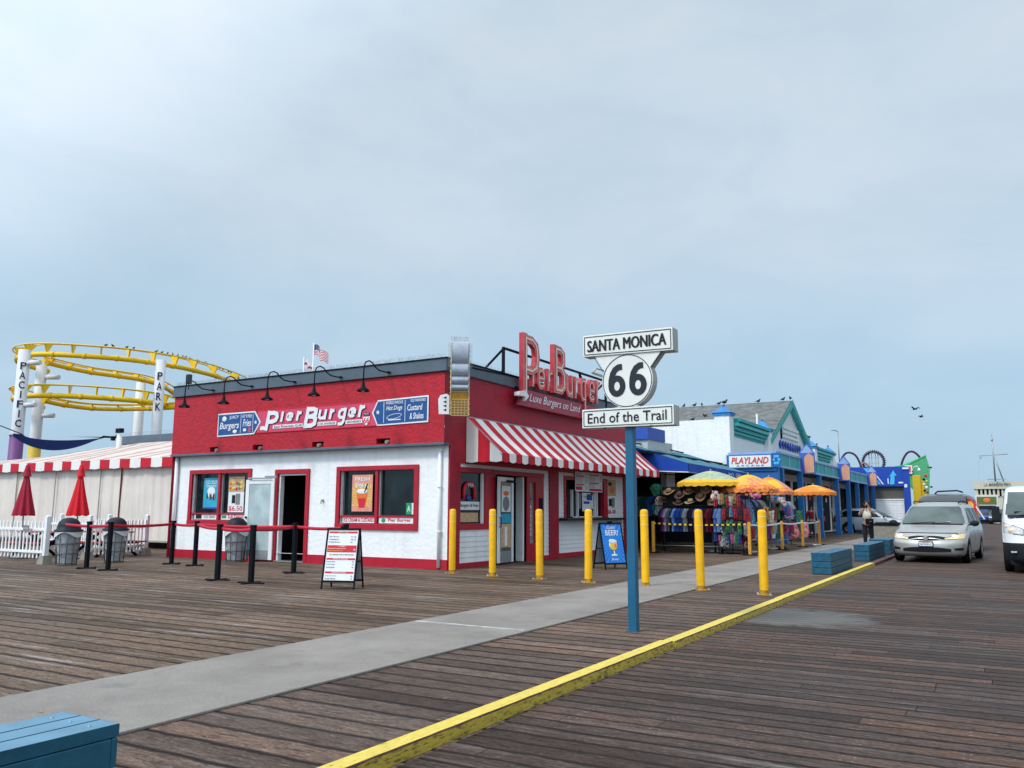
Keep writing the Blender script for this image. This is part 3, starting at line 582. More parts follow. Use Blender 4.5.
b.ell((.48,.006,1.62),(.2,.008,.2),10,8,m=10); b.ell((.48,.006,1.9),(.17,.008,.07),10,6,m=4); b.box(.4,.55,.005,.009,.5,1.0,0)
obj('poster',b,PR,lb,world=True)
b=MB(LB); b.tube([(.86,.0,1.0),(.86,.05,1.0),(.86,.05,1.25),(.86,.0,1.25)],.014); b.box(.05,.45,.0,.06,2.2,2.26); obj('handle',b,BLK,lb,world=True)
b=MB(); boxB(b,21.68,21.88,1.42,1.8,.03,.05); W('house_number_plate',b,BLK)
# service window
b=MB(); boxB(b,23.3,26.6,2.4,2.52,-.1,.05); boxB(b,23.3,23.42,1.2,2.4,-.1,.05); boxB(b,26.28,26.6,1.2,2.4,-.1,.05); sw=W('service_window',b,REDT,bevel=.006)
b=MB(fB(FX)); b.quad((23.42,1.2,-.09),(26.28,1.2,-.09),(26.28,2.4,-.09),(23.42,2.4,-.09)); obj('pane',b,GLS,sw,world=True)
b=MB()
for a in(23.95,24.35,25.65,25.82): boxB(b,a,a+.05,1.2,2.1,-.08,.0)
boxB(b,23.95,26.2,1.2,1.25,-.08,.0); obj('mullion',b,WHT,sw,world=True)
b=MB(fB(FX)); b.box(24.75,25.4,1.42,2.02,-.05,-.04,0); b.box(24.85,25.3,1.66,1.74,-.04,-.035,3); b.box(25.1,25.5,1.78,1.98,-.04,-.03,3); b.text('CASH',24.85,25.2,1.85,1.92,-.038,m=2); b.box(24.42,24.68,1.5,2.0,-.06,-.05,10); b.box(25.45,25.6,1.5,1.95,-.06,-.05,0); obj('notice',b,PR,sw,world=True)
b=MB(fB(FX))
for a,c in((24.02,24.98),(25.0,26.1)):
    b.box(a,c,2.05,2.68,.06,.075,0)
    for r in range(8):
        v=2.62-r*.068
        if (r+int(a))%4==1: b.box(a+.05,c-.3,v-.03,v+.01,.0755,.078,1)
        else:
            b.text(['Pier Burger','Cheeseburger','French Fries','Hot Dog','Onion Rings','Milk Shake','Soda','Lemonade'][r],a+.06,a+.5,v-.02,v+.015,.0755,m=2); b.text('$%d'%(5+r%4),c-.2,c-.08,v-.02,v+.015,.0755,m=2)
b.box(24.05,24.5,2.1,2.2,.0755,.08,1); b.box(25.05,26.05,2.08,2.16,.0755,.08,1)
obj('menu_board',b,PR,sw,world=True)
b=MB(); boxB(b,22.92,27.85,1.13,1.2,-.0,.38); boxB(b,23.0,26.6,1.2,1.22,.0,.1); W('serving_counter',b,mat('dark counter top',(.02,.022,.025),.3),bevel=.01)
b=MB(fB(FX)); b.box(26.62,27.35,1.95,2.5,.024,.03,9); b.ell((26.98,2.15,.03),(.2,.12,.01),12,6,m=4); b.box(26.7,26.98,2.3,2.42,.03,.034,2); b.box(26.75,26.95,1.6,1.85,.024,.04,2); b.box(27.0,27.2,1.55,1.88,.024,.04,10); b.text('$6.50',26.65,27.3,1.32,1.48,.026,m=1,bold=.03); W('wall_poster',b,PR)

# striped awning
AW=thing('striped_awning','red and white striped awning with scalloped valance over the diner front','awning',(-11.3,23,2.6))
y0,y1=17.72,28.75; ns=33; zw,zf=3.84,2.86; xo=-10.72
RCL=mat('red awning canvas',(.52,.012,.03),.75,var=.12,scale=3,dirt=.1); WCL=mat('white awning canvas',(.78,.77,.74),.75,var=.05,scale=3,dirt=.15)
b=MB()
def aw(u,v):
    y=y0+(y1-y0)*u; s=.012*math.sin(u*PI*18)**2
    return (-11.79+(xo+11.79)*v, y, zw+(zf-zw)*v-.03*math.sin(PI*v)-s*math.sin(PI*v))
b.grid(aw,ns*4,6,mf=lambda u,v:int(u*ns+1e-6)%2)
for i in range(ns):     # scalloped valance
    a=y0+(y1-y0)*i/ns; c=y0+(y1-y0)*(i+1)/ns; w=(c-a)
    pts=[(a,zf,0),(c,zf,0)]+[(c-w*(k/6),zf-.20-.035*math.sin(PI*k/6)-0.0,0) for k in range(7)]
    b.add([(xo+.012+.01*math.sin(i*1.7),p[0],p[1]) for p in pts],[tuple(range(len(pts)))],i%2)
for yy,sg in((y0,1),(y1,1)): # side panels, three stripes
    for k in range(3):
        f0,f1=k/3,(k+1)/3; 
        p=lambda f,top:(-11.79+(xo+11.79)*f,yy,(zw+(zf-zw)*f-.03*math.sin(PI*f)) if top else zf-.2)
        b.add([p(f0,0),p((f0+f1)/2,0)[:2]+(zf-.225,),p(f1,0),p(f1,1),p((f0+f1)/2,1),p(f0,1)],[(0,1,2,3,4,5)],(k+1)%2)
obj('canvas',b,[RCL,WCL],AW,world=True)
b=MB()
for yy in(y0+.05,(y0+y1)/2,y1-.05): b.bar((-11.78,yy,zw-.04),(xo,yy,zf-.03),.03); b.bar((-11.78,yy,zf-.15),(xo,yy,zf-.03),.025)
b.bar((xo-.02,y0,zf-.03),(xo-.02,y1,zf-.03),.03); b.bar((-11.77,y0,zw-.02),(-11.77,y1,zw-.02),.03); obj('awning_frame',b,STEEL,AW,world=True)

# roof letters sign
RS=thing('rooftop_sign','raised pink channel letters on a black frame along the roof edge','sign',(-11.6,22.8,4.4))
FACE=mat('faded pink letter face',(.72,.20,.17),.45,var=.3,scale=6,dirt=.4); LSIDE=mat('red letter side',(.52,.04,.06),.45,var=.2)
ls=[('P',20.1,21.1,4.62,6.47),('i',20.62,20.87,4.98,5.55),('e',20.99,21.5,4.95,5.62),('r',21.58,22.0,4.97,5.64),('B',21.98,22.82,4.96,6.45),('u',22.85,23.36,4.94,5.66),('r',23.43,23.82,4.96,5.66),('g',23.86,24.32,4.42,5.7),('e',24.5,25.0,4.96,5.74),('r',25.05,25.5,4.98,5.76)]
for ch,a,c,v0,v1 in ls:
    b=MB(fB(-11.62)); stroke(b,ch,a,c,v0,v1,0,.14 if ch in 'PB' else .11,.24 if ch in 'PB' else .135,0,1); 
    if ch=='P': b.prism([(19.85,4.62),(20.22,4.62),(20.22,4.50),(20.42,4.66),(20.22,4.8),(19.85,4.72)],.0,.16,2,2)
    lo=obj('letter',b,[FACE,LSIDE,WHT],RS,world=True)
    b=MB(fB(-11.62)); stroke(b,ch,a+(.12 if ch in 'PB' else .06),c-(.12 if ch in 'PB' else .06),v0+.08,v1-.08,.152 if ch in'PB' else .122,.004,.06 if ch in 'PB' else .035); obj('neon_tube',b,mat('unlit neon tube',(.85,.66,.60),.3),lo,world=True)
b=MB(fB(-11.66)); b.prism([(20.0,4.38),(25.3,4.38),(25.3,4.86),(20.35,4.86)],0,.1,0); obj('tagline_board',b,mat('rose painted board',(.36,.05,.08),.5,var=.15,dirt=.3),RS,world=True)
b=MB(fB(-11.66)); b.text('Luxe Burgers on Land',20.6,23.95,4.47,4.78,.105,.006,m=0,bold=.005,shear=.35); obj('lettering',b,WHT,RS,world=True)
b=MB(); X=-11.75; xb=-12.7
b.bar((X,19.47,5.92),(X,26.4,5.92),.06); b.bar((X,19.47,5.2),(X,19.47,5.95),.07); b.bar((X,26.4,5.0),(X,26.4,5.95),.07)
for y in(19.47,23.2,26.4): b.bar((X,y,5.9),(xb,y,5.1),.05); b.bar((X,y,5.25),(xb,y,5.22),.05)
b.bar((X,17.9,5.12),(X,20.3,5.2),.04); b.bar((X,20.1,4.9),(X,25.5,4.9),.05); b.bar((X,24.3,5.92),(X,25.2,5.0),.05); b.bar((X,24.6,5.0),(X,24.3,5.92),.05)
obj('frame',b,BLK,RS,world=True)
b=MB(fB(-11.6)); b.tube([(25.0,6.0,.0),(25.3,6.2,0),(25.8,6.22,0),(26.3,6.1,0)],.03,6); b.box(25.0,26.3,5.98,6.05,-.05,0,0); obj('bent_trim',b,mat('beige trim',(.45,.42,.33),.6),RS,world=True)

# corner sign: silver rolls over gold grid with white arrow board
CS=thing('corner_sign','gold grid and silver rolled metal sign topped with bird spikes at the corner','sign',(-11.7,16.6,3.7))
b=MB(); cx,cy=-11.27,16.62; w=.2
dirx,diry=math.cos(R(35)),math.sin(R(35))
TT=lambda u,v,nn:(cx+dirx*u+math.sin(R(35))*nn, cy+diry*u-math.cos(R(35))*nn, v)
b.T=TT
def roll(z0,z1,d0):
    def fn(u,v):
        a=-PI/2+PI*v; return (-w+2*w*u, (z0+z1)/2+(z1-z0)/2*math.sin(a), d0+.11*math.cos(a))
    b.grid(fn,2,10)
for z0,z1 in((4.98,5.50),(4.66,4.98),(4.46,4.66),(4.30,4.46)): roll(z0,z1,.12)
obj('silver_rolls',b,mat('brushed silver sheet',(.36,.40,.46),.35,metal=.3,var=.15,scale=5),CS,world=True)
b=MB(TT); b.box(-w-.02,-w-.012,4.28,5.5,-.16,.2); b.box(w+.012,w+.02,4.28,5.5,-.16,.2); b.box(-w-.01,w+.01,4.28,5.52,-.16,.11); obj('side_cheek',b,WHT,CS,world=True)
b=MB(TT)
for s in(-1,1):
    for k in range(8): b.box(s*(w+.028)-.006,s*(w+.028)+.006,4.36+.14*k,4.43+.14*k,-.14+.02*(k%3),.0+.05*(k%3))
obj('yellow_panels',b,mat('yellow enamel',(.6,.5,.06),.4),CS,world=True)
b=MB(TT); b.box(-w,w,3.72,4.28,-.14,.12); g=obj('gold_box',b,mat('gold amber panel',(.42,.2,.01),.4,var=.25,scale=10),CS,world=True)
b=MB(TT)
for i in range(6): u=-w+2*w*i/5; b.bar((u,3.70,.135),(u,4.1,.135),.014)
for i in range(7): b.bar((-w,3.70+i*.065,.135),(w,3.70+i*.065,.135),.014)
b.bar((-w-.02,3.7,.13),(-w-.02,5.5,.18),.02); b.bar((w+.02,3.7,.13),(w+.02,5.5,.18),.02)
for i in range(14):
    z=3.72+i*.13
    for s in(-1,1): b.ell((s*(w+.03),z,.16),(.018,.018,.018),6,4)
obj('bulb_strip',b,mat('pale gold wire',(.55,.42,.2),.4),CS,world=True)
b=MB(TT)
for i in range(26): u=-w+2*w*i/25; b.bar((u,5.5,.0),(u+rr.uniform(-.03,.03),5.66,rr.uniform(-.06,.12)),.005)
for i in range(24):
    for s in(-1,1): b.bar((s*(w+.02),4.9+i*.025,.1),(s*(w+.1),4.92+i*.025,.1),.004)
obj('bird_spikes',b,STEEL,CS,world=True)['kind']='stuff'
b=MB(TT); b.prism([(-w-.3,3.74),(-w-.05,3.74),(-w-.05,4.2),(-w-.12,4.24),(-w-.27,4.2),(-w-.32,4.1)],.02,.06,0,0); 
for k in range(4): v=3.84+k*.1; b.prism([(-w-.12,v-.035),(-w-.12,v+.035),(-w-.2,v)],.061,.064,1,1)
obj('arrow_board',b,[WHT,BLKI],CS,world=True)

# ------------------------------------------------------------ kitchen annex and vinyl tent
AN=thing('kitchen_annex','low red building with grey roof band behind the vinyl tent','building',(-29,25,0))
b=MB(); b.box(-35.5,-22.2,24.3,28,0,4.42); obj('wall',b,REDB,AN,world=True)
b=MB(); b.box(-35.6,-22.1,24.2,28.1,4.42,4.8); obj('roof_band',b,SLATE,AN,world=True,bevel=.01)
b=MB()
for i in range(80): b.bar((-35.4+i*.165,24.25,4.8),(-35.4+i*.165,24.2,4.93),.008)
b.bar((-35.4,24.25,4.95),(-28,24.25,4.97),.01); obj('bird_spikes',b,STEEL,AN,world=True)['kind']='stuff'
FL=thing('roof_floodlight','black floodlight on a white post at the tent roof corner','floodlight',(-34.2,23.2,4.0)); b=MB(); b.tube([(0,0,-.4),(0,0,.75)],.11,8); obj('post',b,WHT,FL)
b=MB(); b.box(-.16,.22,-.12,.06,.83,1.03); b.box(-.5,-.35,-.1,.05,.5,.7); b.tube([(0,0,.7),(-.2,0,.75),(-.42,0,.62)],.03,6); obj('lamp_head',b,BLK,FL,bevel=.01)
TE=thing('vinyl_tent','cream vinyl walled dining tent with red and white squared valance','tent',(-30,20,0))
CRM=mat('cream vinyl',(.70,.63,.57),.4,var=.08,scale=1.2,dirt=.22); CRT=mat('faded striped roof vinyl',(.66,.54,.48),.45,var=.1,scale=.8,dirt=.2)
b=MB()
def tw(u,v):
    x=-46+24*u; am=.4+.9*abs(math.sin(x*.53+1)*math.sin(x*1.31)); s=am*(.04*math.sin(x*5.1+1.2*math.sin(x*1.7)+v*1.3)+.022*math.sin(x*13+2*math.sin(x*2.3)+2*v)+.012*math.sin(x*31+3*v))+.05*math.sin(x*.9)*math.sin(PI*v)
    return (x,20.0+s*(1-.4*v),.28+2.8*v)
b.grid(tw,500,6); obj('wall',b,CRM,TE,world=True)
b=MB()
for x in(-45,-41,-38.1,-36.2,-33.4,-30.4,-29.1,-25.6,-23.2): b.bar((x,19.93,.28),(x+.03,19.93,3.05),.03 if x!=-29.1 else .04,m=0 if x!=-29.1 else 1)
b.box(-46,-22,19.9,19.95,.24,.3,0)
obj('seam',b,[mat('vinyl seam',(.36,.32,.28),.6),mat('dark red rope',(.15,.02,.02),.7)],TE,world=True)
b=MB(); i=0; x=-22.15
while x>-46:
    b.add([(x,19.74,2.98),(x-.62,19.74,2.98),(x-.62,19.74,3.32),(x,19.74,3.32)],[(0,1,2,3)],i%2); 
    b.add([(x,19.745,2.985),(x-.62,19.745,2.985),(x-.31,19.745,2.955)],[(0,1,2)],i%2); x-=.62; i+=1
obj('valance',b,[RCL,WCL],TE,world=True)
b=MB()
def tr(u,v):
    x=-46+23.9*u; zt=3.72+.72*min(1,max(0,(x+45)/11))**.8; xb=x
    return (xb,19.74+4.4*v,3.32+(zt-3.32)*(v**.9)-.10*math.sin(PI*v)*abs(math.sin((x+46)*.65)))
b.grid(tr,90,8); obj('roof',b,CRT,TE,world=True)
b=MB()
for k in range(16): 
    x=-22.6-k*1.25
    b.grid(lambda u,v,x=x:(lambda q:(q[0],q[1],q[2]+.012))(tr(((x-.3*u)+46)/23.9,v)),2,8)
obj('roof_stripe',b,mat('faded pink stripe vinyl',(.64,.47,.43),.5,var=.3,scale=2),TE,world=True)
# shade sails
b=MB(); b.grid(lambda u,v:(-50.7+8.9*u,28-.6*v,5.86-1.0*u**.6+.5*u*u-(.62*math.sin(PI*min(1,u*1.0))**.8)*v),24,4); tag(obj('shade_sail',b,NAVY),'navy triangular shade sail sagging lowest over the tent roof','shade sail',group='navy shade sails above the tent')
b=MB(); b.grid(lambda u,v:(-48.5+13*u,29,5.72-.68*u+.2*u*u-(.22*math.sin(PI*u*.9))*v*u),24,3); tag(obj('shade_sail',b,NAVY),'thin navy shade sail stretching behind the sagging one to the floodlight','shade sail',group='navy shade sails above the tent')
b=MB(); b.tube([(-50.7,28,5.86),(-54,27,7.0)],.03,6); b.tube([(-58,28,4.6),(-52,28.5,3.7)],.03,6); tag(obj('guy_rope',b,BLK),'dark rope tying the navy sail to the purple based column','rope')
# flags
def flag(x,y,zb,zt,w,h,kind,label):
    t=thing('flag',label,'flag',(x,y,zb)); b=MB(); b.tube([(0,0,0),(0,0,zt-zb)],.035,6); obj('flagpole',b,WHT,t)
    b=MB(); f=lambda u,v:(w*u,.12*math.sin(u*7),(zt-zb)-.1-h*(1-v)-w*.62*u*u**.3+.08*math.sin(u*9))
    if kind=='us': b.grid(f,26,13,mf=lambda u,v:2 if(u<.42 and v>=6/13-1e-6) else (int(v*13+1e-6)%2))
    else: b.grid(f,16,8,mf=lambda u,v:0 if v<.3 else (1 if u<.25 or .5<u<.7 else 1))
    obj('cloth',b,[mat('flag red',(.5,.03,.05),.7),mat('flag white',(.75,.75,.76),.7),mat('flag navy',(.02,.03,.15),.7)],t)
    if kind=='us':
        b=MB()
        for i in range(5):
            for j in range(4): u,v=.05+.08*i,.55+.11*j; p=f(u,v); b.ell((p[0],p[1]-.02,p[2]),(.022,.01,.022),6,4)
        obj('star',b,MATS['flag white'],t)
flag(-35.0,36,5,11.3,1.15,.62,'us','small American flag blowing on a white pole behind the roof')
flag(-35.75,36,5,10.5,.7,.38,'ca','small red and white flag on the shorter pole beside the American flag')

# ------------------------------------------------------------ cafe fence, umbrellas, bins, stanchions
def fence(p0,p1,label,posts):
    t=thing('picket_fence',label,'fence',(p0[0],p0[1],0),0,'white picket fence panels of the dining terrace'); d=Vector((p1[0]-p0[0],p1[1]-p0[1],0)); L=d.length; a=math.atan2(d.y,d.x); T_=frame((0,0,0),a)
    b=MB(T_)
    b.box(0,L,-.02,.02,.86,.93); b.box(0,L,-.02,.02,.27,.34); obj('rail',b,WHT,t,bevel=.006)
    b=MB(T_); n=int(L/.185)
    for i in range(n):
        x=(i+.5)*L/n; b.box(x-.027,x+.027,-.04,-.02,.16,1.08); b.add([(x-.027,-.04,1.08),(x+.027,-.04,1.08),(x+.027,-.02,1.08),(x-.027,-.02,1.08),(x,-.03,1.13)],[(0,1,4),(1,2,4),(2,3,4),(3,0,4)])
        b.ell((x,-.03,.15),(.03,.03,.035),8,5)
    obj('picket',b,WHT,t)
    for x in posts:
        b=MB(T_); b.box(x-.06,x+.06,-.06,.06,.2,1.24); b.add([(x-.06,-.06,1.24),(x+.06,-.06,1.24),(x+.06,.06,1.24),(x-.06,.06,1.24),(x,0,1.28)],[(0,1,4),(1,2,4),(2,3,4),(3,0,4)]); p=obj('post',b,WHT,t,bevel=.008)
        b=MB(T_); b.add([(x-.15,-.14,0),(x+.15,-.14,0),(x+.15,.14,0),(x-.15,.14,0),(x-.1,-.1,.22),(x+.1,-.1,.22),(x+.1,.1,.22),(x-.1,.1,.22)],[(0,1,5,4),(1,2,6,5),(2,3,7,6),(3,0,4,7),(4,5,6,7)]); obj('concrete_block',b,CONC,p)
    return t
fence((-21.95,13.0),(-30.5,13.35),'white picket fence panel left of the large trash can',[0,4.2,8.4])
fence((-22.75,14.7),(-23.75,17.3),'short white picket fence panel behind the two trash cans',[0,2.78])
fence((-23.75,17.35),(-30.5,18.2),'white picket fence panel running along the foot of the cream tent',[2.5,6])
b=MB(fA(12.93)); b.box(-22.95,-22.68,.84,1.0,0,.012,0); b.text('NO SMOKING',-22.92,-22.71,.9,.94,.0125,m=1); tag(obj('small_sign',b,[GYI,PAPER]),'small grey notice plate fixed to the top rail of the picket fence','sign')
def umbrella(x,y,label,c):
    t=thing('patio_umbrella',label,'umbrella',(x,y,0),0,'folded red patio umbrellas'); b=MB(); b.tube([(0,0,0),(0,0,2.72)],.022,8); b.lathe([(0,.07),(.25,.07),(.25,0),(0,0)],n=14); obj('pole',b,STEEL,t)
    b=MB(); N=48
    def cf(u,v):
        a=2*PI*u; z=2.7-1.42*v; r=.03+.29*v**1.15; r*=1+(.13*math.cos(8*a+.6))*(.3+v); 
        if v<.2: r=.05+.1*math.sin(v*16)*.4+.05*v
        return (r*math.cos(a),r*math.sin(a)*.8,z-(.05*abs(math.cos(4*a)) if v>.95 else 0))
    b.grid(cf,N*2,18); obj('canopy',b,c,t)
    b=MB(); b.lathe([(.0,2.76),(.05,2.72),(.07,2.62),(.125,2.40),(.13,2.39)],n=16); obj('vent_cap',b,c,t)
umbrella(-25.0,14.05,'darker crimson folded umbrella on the left',mat('crimson umbrella cloth',(.33,.012,.035),.75,var=.15)); umbrella(-23.6,14.5+.35,'brighter red folded umbrella near the middle trash cans',mat('bright red umbrella cloth',(.62,.008,.02),.7,var=.12))
# picnic tables behind the fence
def table(x,y,label):
    t=thing('picnic_table',label,'table',(x,y,0),0,'red picnic tables behind the fence'); m=mat('red table paint',(.4,.05,.05),.5,dirt=.3)
    b=MB(); [b.box(-.9,.9,-.36+.15*k,-.24+.15*k,.72,.76) for k in range(5)]; obj('tabletop',b,m,t,bevel=.006)
    for s in(-1,1):
        b=MB(); b.box(-.9,.9,s*.7-.13,s*.7+.13,.42,.46); obj('bench',b,m,t,bevel=.006)
        b=MB(); b.bar((s*.6,-.7,0),(s*.6,.2,.72),.07,.07); b.bar((s*.6,.7,0),(s*.6,-.2,.72),.07,.07); b.bar((s*.6,-.75,.4),(s*.6,.75,.4),.06,.06); obj('leg',b,NAVY,t)
table(-25.2,14.9,'red picnic table under the darker crimson umbrella'); table(-24.2,16.2,'red picnic table closest to the cream tent corner')
# trash cans
def can(x,y,label,rz=0):
    t=thing('trash_can',label,'trash can',(x,y,0),rz,'wire trash cans with domed lids')
    b=MB(); 
    for z,r in((.02,.24),(.3,.265),(.55,.28),(.86,.31)): b.tube([(r*math.cos(2*PI*i/28),r*math.sin(2*PI*i/28),z) for i in range(28)],.012,6,closed=True)
    for i in range(10): a=2*PI*i/10; b.tube([(.24*math.cos(a),.24*math.sin(a),.0),(.31*math.cos(a),.31*math.sin(a),.86)],.011,6)
    obj('wire_basket',b,mat('grey wire',(.14,.15,.15),.5,metal=.5),t)
    b=MB(); 
    b.grid(lambda u,v:((lambda a,r:(r*math.cos(a),r*math.sin(a),.05+.8*v))(2*PI*u,(.2+.09*v)*(1+.05*math.sin(2*PI*u*5+v*9)))),40,10); obj('liner_bag',b,mat('grey plastic bag',(.33,.35,.37),.3,var=.25,scale=8,bump=.02,bscale=9),t)
    b=MB(); b.grid(lambda u,v:((lambda a:((.315+.02*v)*math.cos(a),(.315+.02*v)*math.sin(a),.87-v*(.10+.07*math.sin(3*a+1))))(2*PI*u)),40,3); obj('bag_rim',b,mat('pale plastic bag edge',(.55,.57,.6),.3),t)
    b=MB(); b.lathe([(.345,.86),(.345,.9),(.29,.92),(.28,1.0),(.25,1.1),(.17,1.18),(.07,1.215),(0,1.22)],n=24); obj('lid',b,mat('charcoal plastic',(.013,.016,.024),.5,var=.2,spec=.2),t)
    return t
can(-21.15,13.1,'grey wire trash can with black dome lid left of the red belt end'); can(-21.15,14.45,'grey wire trash can with black dome lid behind the stanchion posts'); can(-18.65,16.45,'grey wire trash can with black dome lid below the left window')
b=MB(); b.box(-18.2,-18.05,16.5,16.62,0,.16); tag(obj('small_box',b,REDI,bevel=.01),'small red box on the deck beside the door','box')
# queue stanchions and belts
sp=[((-19.5,12.6),.1,'leftmost stanchion post in front of the trash cans'),((-18.5,12.5),.1,'second stanchion post from the left, by the trash cans'),((-19.2,14.8),0,'stanchion post by the downpipe at the left wall end'),((-18.15,14.7),0,'stanchion post below the left window corner'),((-14.1,12.0),.15,'front stanchion post left of the middle pair'),((-12.95,11.85),.15,'front stanchion post nearest the menu board'),((-14.2,14.25),.05,'stanchion post standing in front of the open side door'),((-12.35,13.9),.05,'stanchion post partly hidden behind the menu board')]
for (p,a,l) in sp:
    t=thing('stanchion_post',l,'stanchion',(p[0],p[1],0),a,'black queue stanchions by the side wall')
    b=MB(); b.box(-.045,.045,-.045,.045,.02,1.10); obj('post',b,BLK,t,bevel=.008)
    b=MB(); b.box(-.3,.3,-.04,.04,.0,.028); b.box(-.04,.04,-.26,.26,.0,.026); obj('base',b,BLK,t,bevel=.006)
    b=MB(); b.box(-.05,.05,-.05,.05,1.10,1.14); obj('cap',b,BLK,t,bevel=.006)
BELT=mat('red belt webbing',(.5,.015,.04),.6,var=.1)
def belt(a,c,label,z0=1.05,z1=1.05):
    d=Vector((c[0]-a[0],c[1]-a[1],0)); b=MB(); N=12
    b.grid(lambda u,v:(a[0]+d.x*u,a[1]+d.y*u,z0+(z1-z0)*u-.035+.07*v-.03*math.sin(PI*u)),N,1,smooth=True); o=obj('retractable_belt',b,BELT); sl=o.modifiers.new('s','SOLIDIFY'); sl.thickness=.006
    tag(o,label,'belt',group='red queue belts')
belt((-20.6,12.65),(-18.5,12.5),'red belt starting at the large trash can'); belt((-18.5,12.5),(-14.1,12.0),'long red belt between the second post and the front pair')if 0 else None
belt((-18.5,12.5),(-19.2,14.8),'red belt running back towards the downpipe'); belt((-19.2,14.8),(-18.15,14.7),'short red belt beneath the left window edge'); belt((-18.15,14.7),(-14.2,14.25),'long red belt passing the trash can and the open door')
belt((-14.1,12.0),(-18.15,14.7),'red belt slanting back from the front pair'); belt((-14.1,12.0),(-12.95,11.85),'red belt joining the two front posts'); belt((-12.95,11.85),(-14.2,14.25),'red belt slanting back to the open door'); belt((-14.2,14.25),(-12.35,13.9),'red belt ending behind the menu board')
# ------------------------------------------------------------ A-frame boards
def aframe(loc,rz,w,h,depth,label,front):
    t=thing('sandwich_board',label,'sandwich board',(loc[0],loc[1],0),rz)
    th=math.atan2(depth/2,h)
    def fr_(s): # front s=-1 (towards -y), back s=1
        return lambda u,v,n:(u, s*(depth/2*(1-v/h))+s*n*math.cos(th), v+n*math.sin(th)*1)
    for s,nm in((-1,'front_frame'),(1,'rear_frame')):
        b=MB(fr_(s)); b.box(-w/2,-w/2+.026,0,h,-.012,.014); b.box(w/2-.026,w/2,0,h,-.012,.014); b.box(-w/2,w/2,h-.035,h,-.015,.02); b.box(-w/2,w/2,.12,.155,-.015,.02); obj(nm,b,BLK,t)
    b=MB(fr_(1)); b.box(-w/2+.035,w/2-.035,.155,h-.035,-.005,.005); obj('rear_panel',b,GYI if 0 else mat('grey panel back',(.35,.37,.4),.5),t)
    b=MB(fr_(-1)); front(b,w,h); obj('front_panel',b,PR,t)
    b=MB(); b.bar((-w/2+.02,-depth*.27,h*.45),(-w/2+.02,depth*.27,h*.45),.02); b.bar((w/2-.02,-depth*.27,h*.45),(w/2-.02,depth*.27,h*.45),.02); obj('brace',b,BLK,t)
    b=MB(); b.box(-.06,.06,-.03,.03,h,h+.04); obj('hinge',b,BLK,t)
def menu(b,w,h):
    a=w/2-.035; b.box(-a,a,.155,h-.035,-.004,.006,0); k=.0065; q=lambda u0,u1,v0,v1,m: b.box(u0*a,u1*a,v0*h,v1*h,k,k+.003,m); tx=lambda s,u0,u1,v0,v1,m,bo=.02: b.text(s,u0*a,u1*a,v0*h,v1*h,k+.004,m=m,bold=bo)
    q(-.95,.95,.915,.945,1); q(-.33,.3,.912,.948,0); tx('BURGERS',-.28,.25,.92,.942,1)
    for i,(s,p) in enumerate((('Pier Burger','9 12'),('Cheeseburger','10 13'),('Double Burger','14'))): tx(s,-.9,-.25 +.1*(i==2),.845-.045*i,.868-.045*i,2,.04); tx(p,.55,.88 if i<2 else .66,.845-.045*i,.868-.045*i,2,.04)
    q(-.97,.97,.60,.715,1); tx('COMBO',-.2,.25,.69,.708,0); tx('Burger Fries Drink',-.9,.3,.65,.67,0); tx('19',.8,.92,.625,.66,0,.04); tx('add a shake for less',-.9,.1,.62,.635,5)
    tx('ALL SERVED WITH PIER SAUCE',-.8,.85,.55,.57,2,.03); q(-.95,.95,.475,.505,1); tx('SIDES & DRINKS',-.5,.5,.48,.5,0)
    for i,(s,p) in enumerate((('French Fries','5'),('Onion Rings','7'),('Lemonade','6'))): tx(s,-.92,-.35,.435-.045*i,.455-.045*i,2,.03); tx(p,.8,.9,.435-.045*i,.455-.045*i,2,.03)
    q(-.95,.95,.255,.285,1); tx('FROZEN CUSTARD',-.5,.45,.26,.28,0)
    for i,(s,p) in enumerate((('Cup or Cone','6'),('Custard Shake','9'))): tx(s,-.92,-.2,.205-.045*i,.225-.045*i,2,.03); tx(p,.8,.9,.205-.045*i,.225-.045*i,2,.03)
def beer(b,w,h):
    a=w/2-.035; b.box(-a,a,.155,h-.035,-.004,.006,6); k=.0065
    for i in range(26):
        an=2*PI*i/26; r=1.2; cx,cy=0,.5*h
        def c2(ang):
            dx,dy=math.cos(ang),math.sin(ang); s=min(a/max(abs(dx),1e-3),(h-.04-cy if dy>0 else cy-.16)/max(abs(dy),1e-3)); return (dx*s,cy+dy*s,k)
        b.add([(0,cy,k),c2(an),c2(an+.09)],[(0,1,2)],3 if 0 else 11)
    b.text('Cold',-.14,.12,.86*h,.93*h,k+.003,m=0,bold=.02,shear=.3); b.text('BEER!',-.2,.2,.72*h,.84*h,k+.003,m=0,bold=.05)
    b.ell((0,.52*h,k+.002),(.13,.14,.01),16,10,m=0); b.ell((.0,.50*h,k+.008),(.115,.12,.01),16,10,m=5); b.ell((0,.585*h,k+.014),(.13,.055,.01),12,8,m=0); b.ell((-.06,.6*h,k+.014),(.07,.05,.01),12,8,m=0); b.box(.02,.09,.47*h,.53*h,k+.018,k+.02,4)
    b.box(-.018,.018,.30*h,.42*h,k+.003,k+.006,0); b.ell((0,.3*h,k+.002),(.1,.025,.006),12,6,m=0); b.text('Brew',-.1,.1,.19*h,.24*h,k+.003,m=0,bold=.03)
PR.append(mat('light blue print',(.04,.28,.75),.5))
aframe((-10.75,12.05),R(19),.66,1.10,.46,'white and red burger menu sandwich board on the planks by the stanchions',menu)
PRb=PR[:]; 
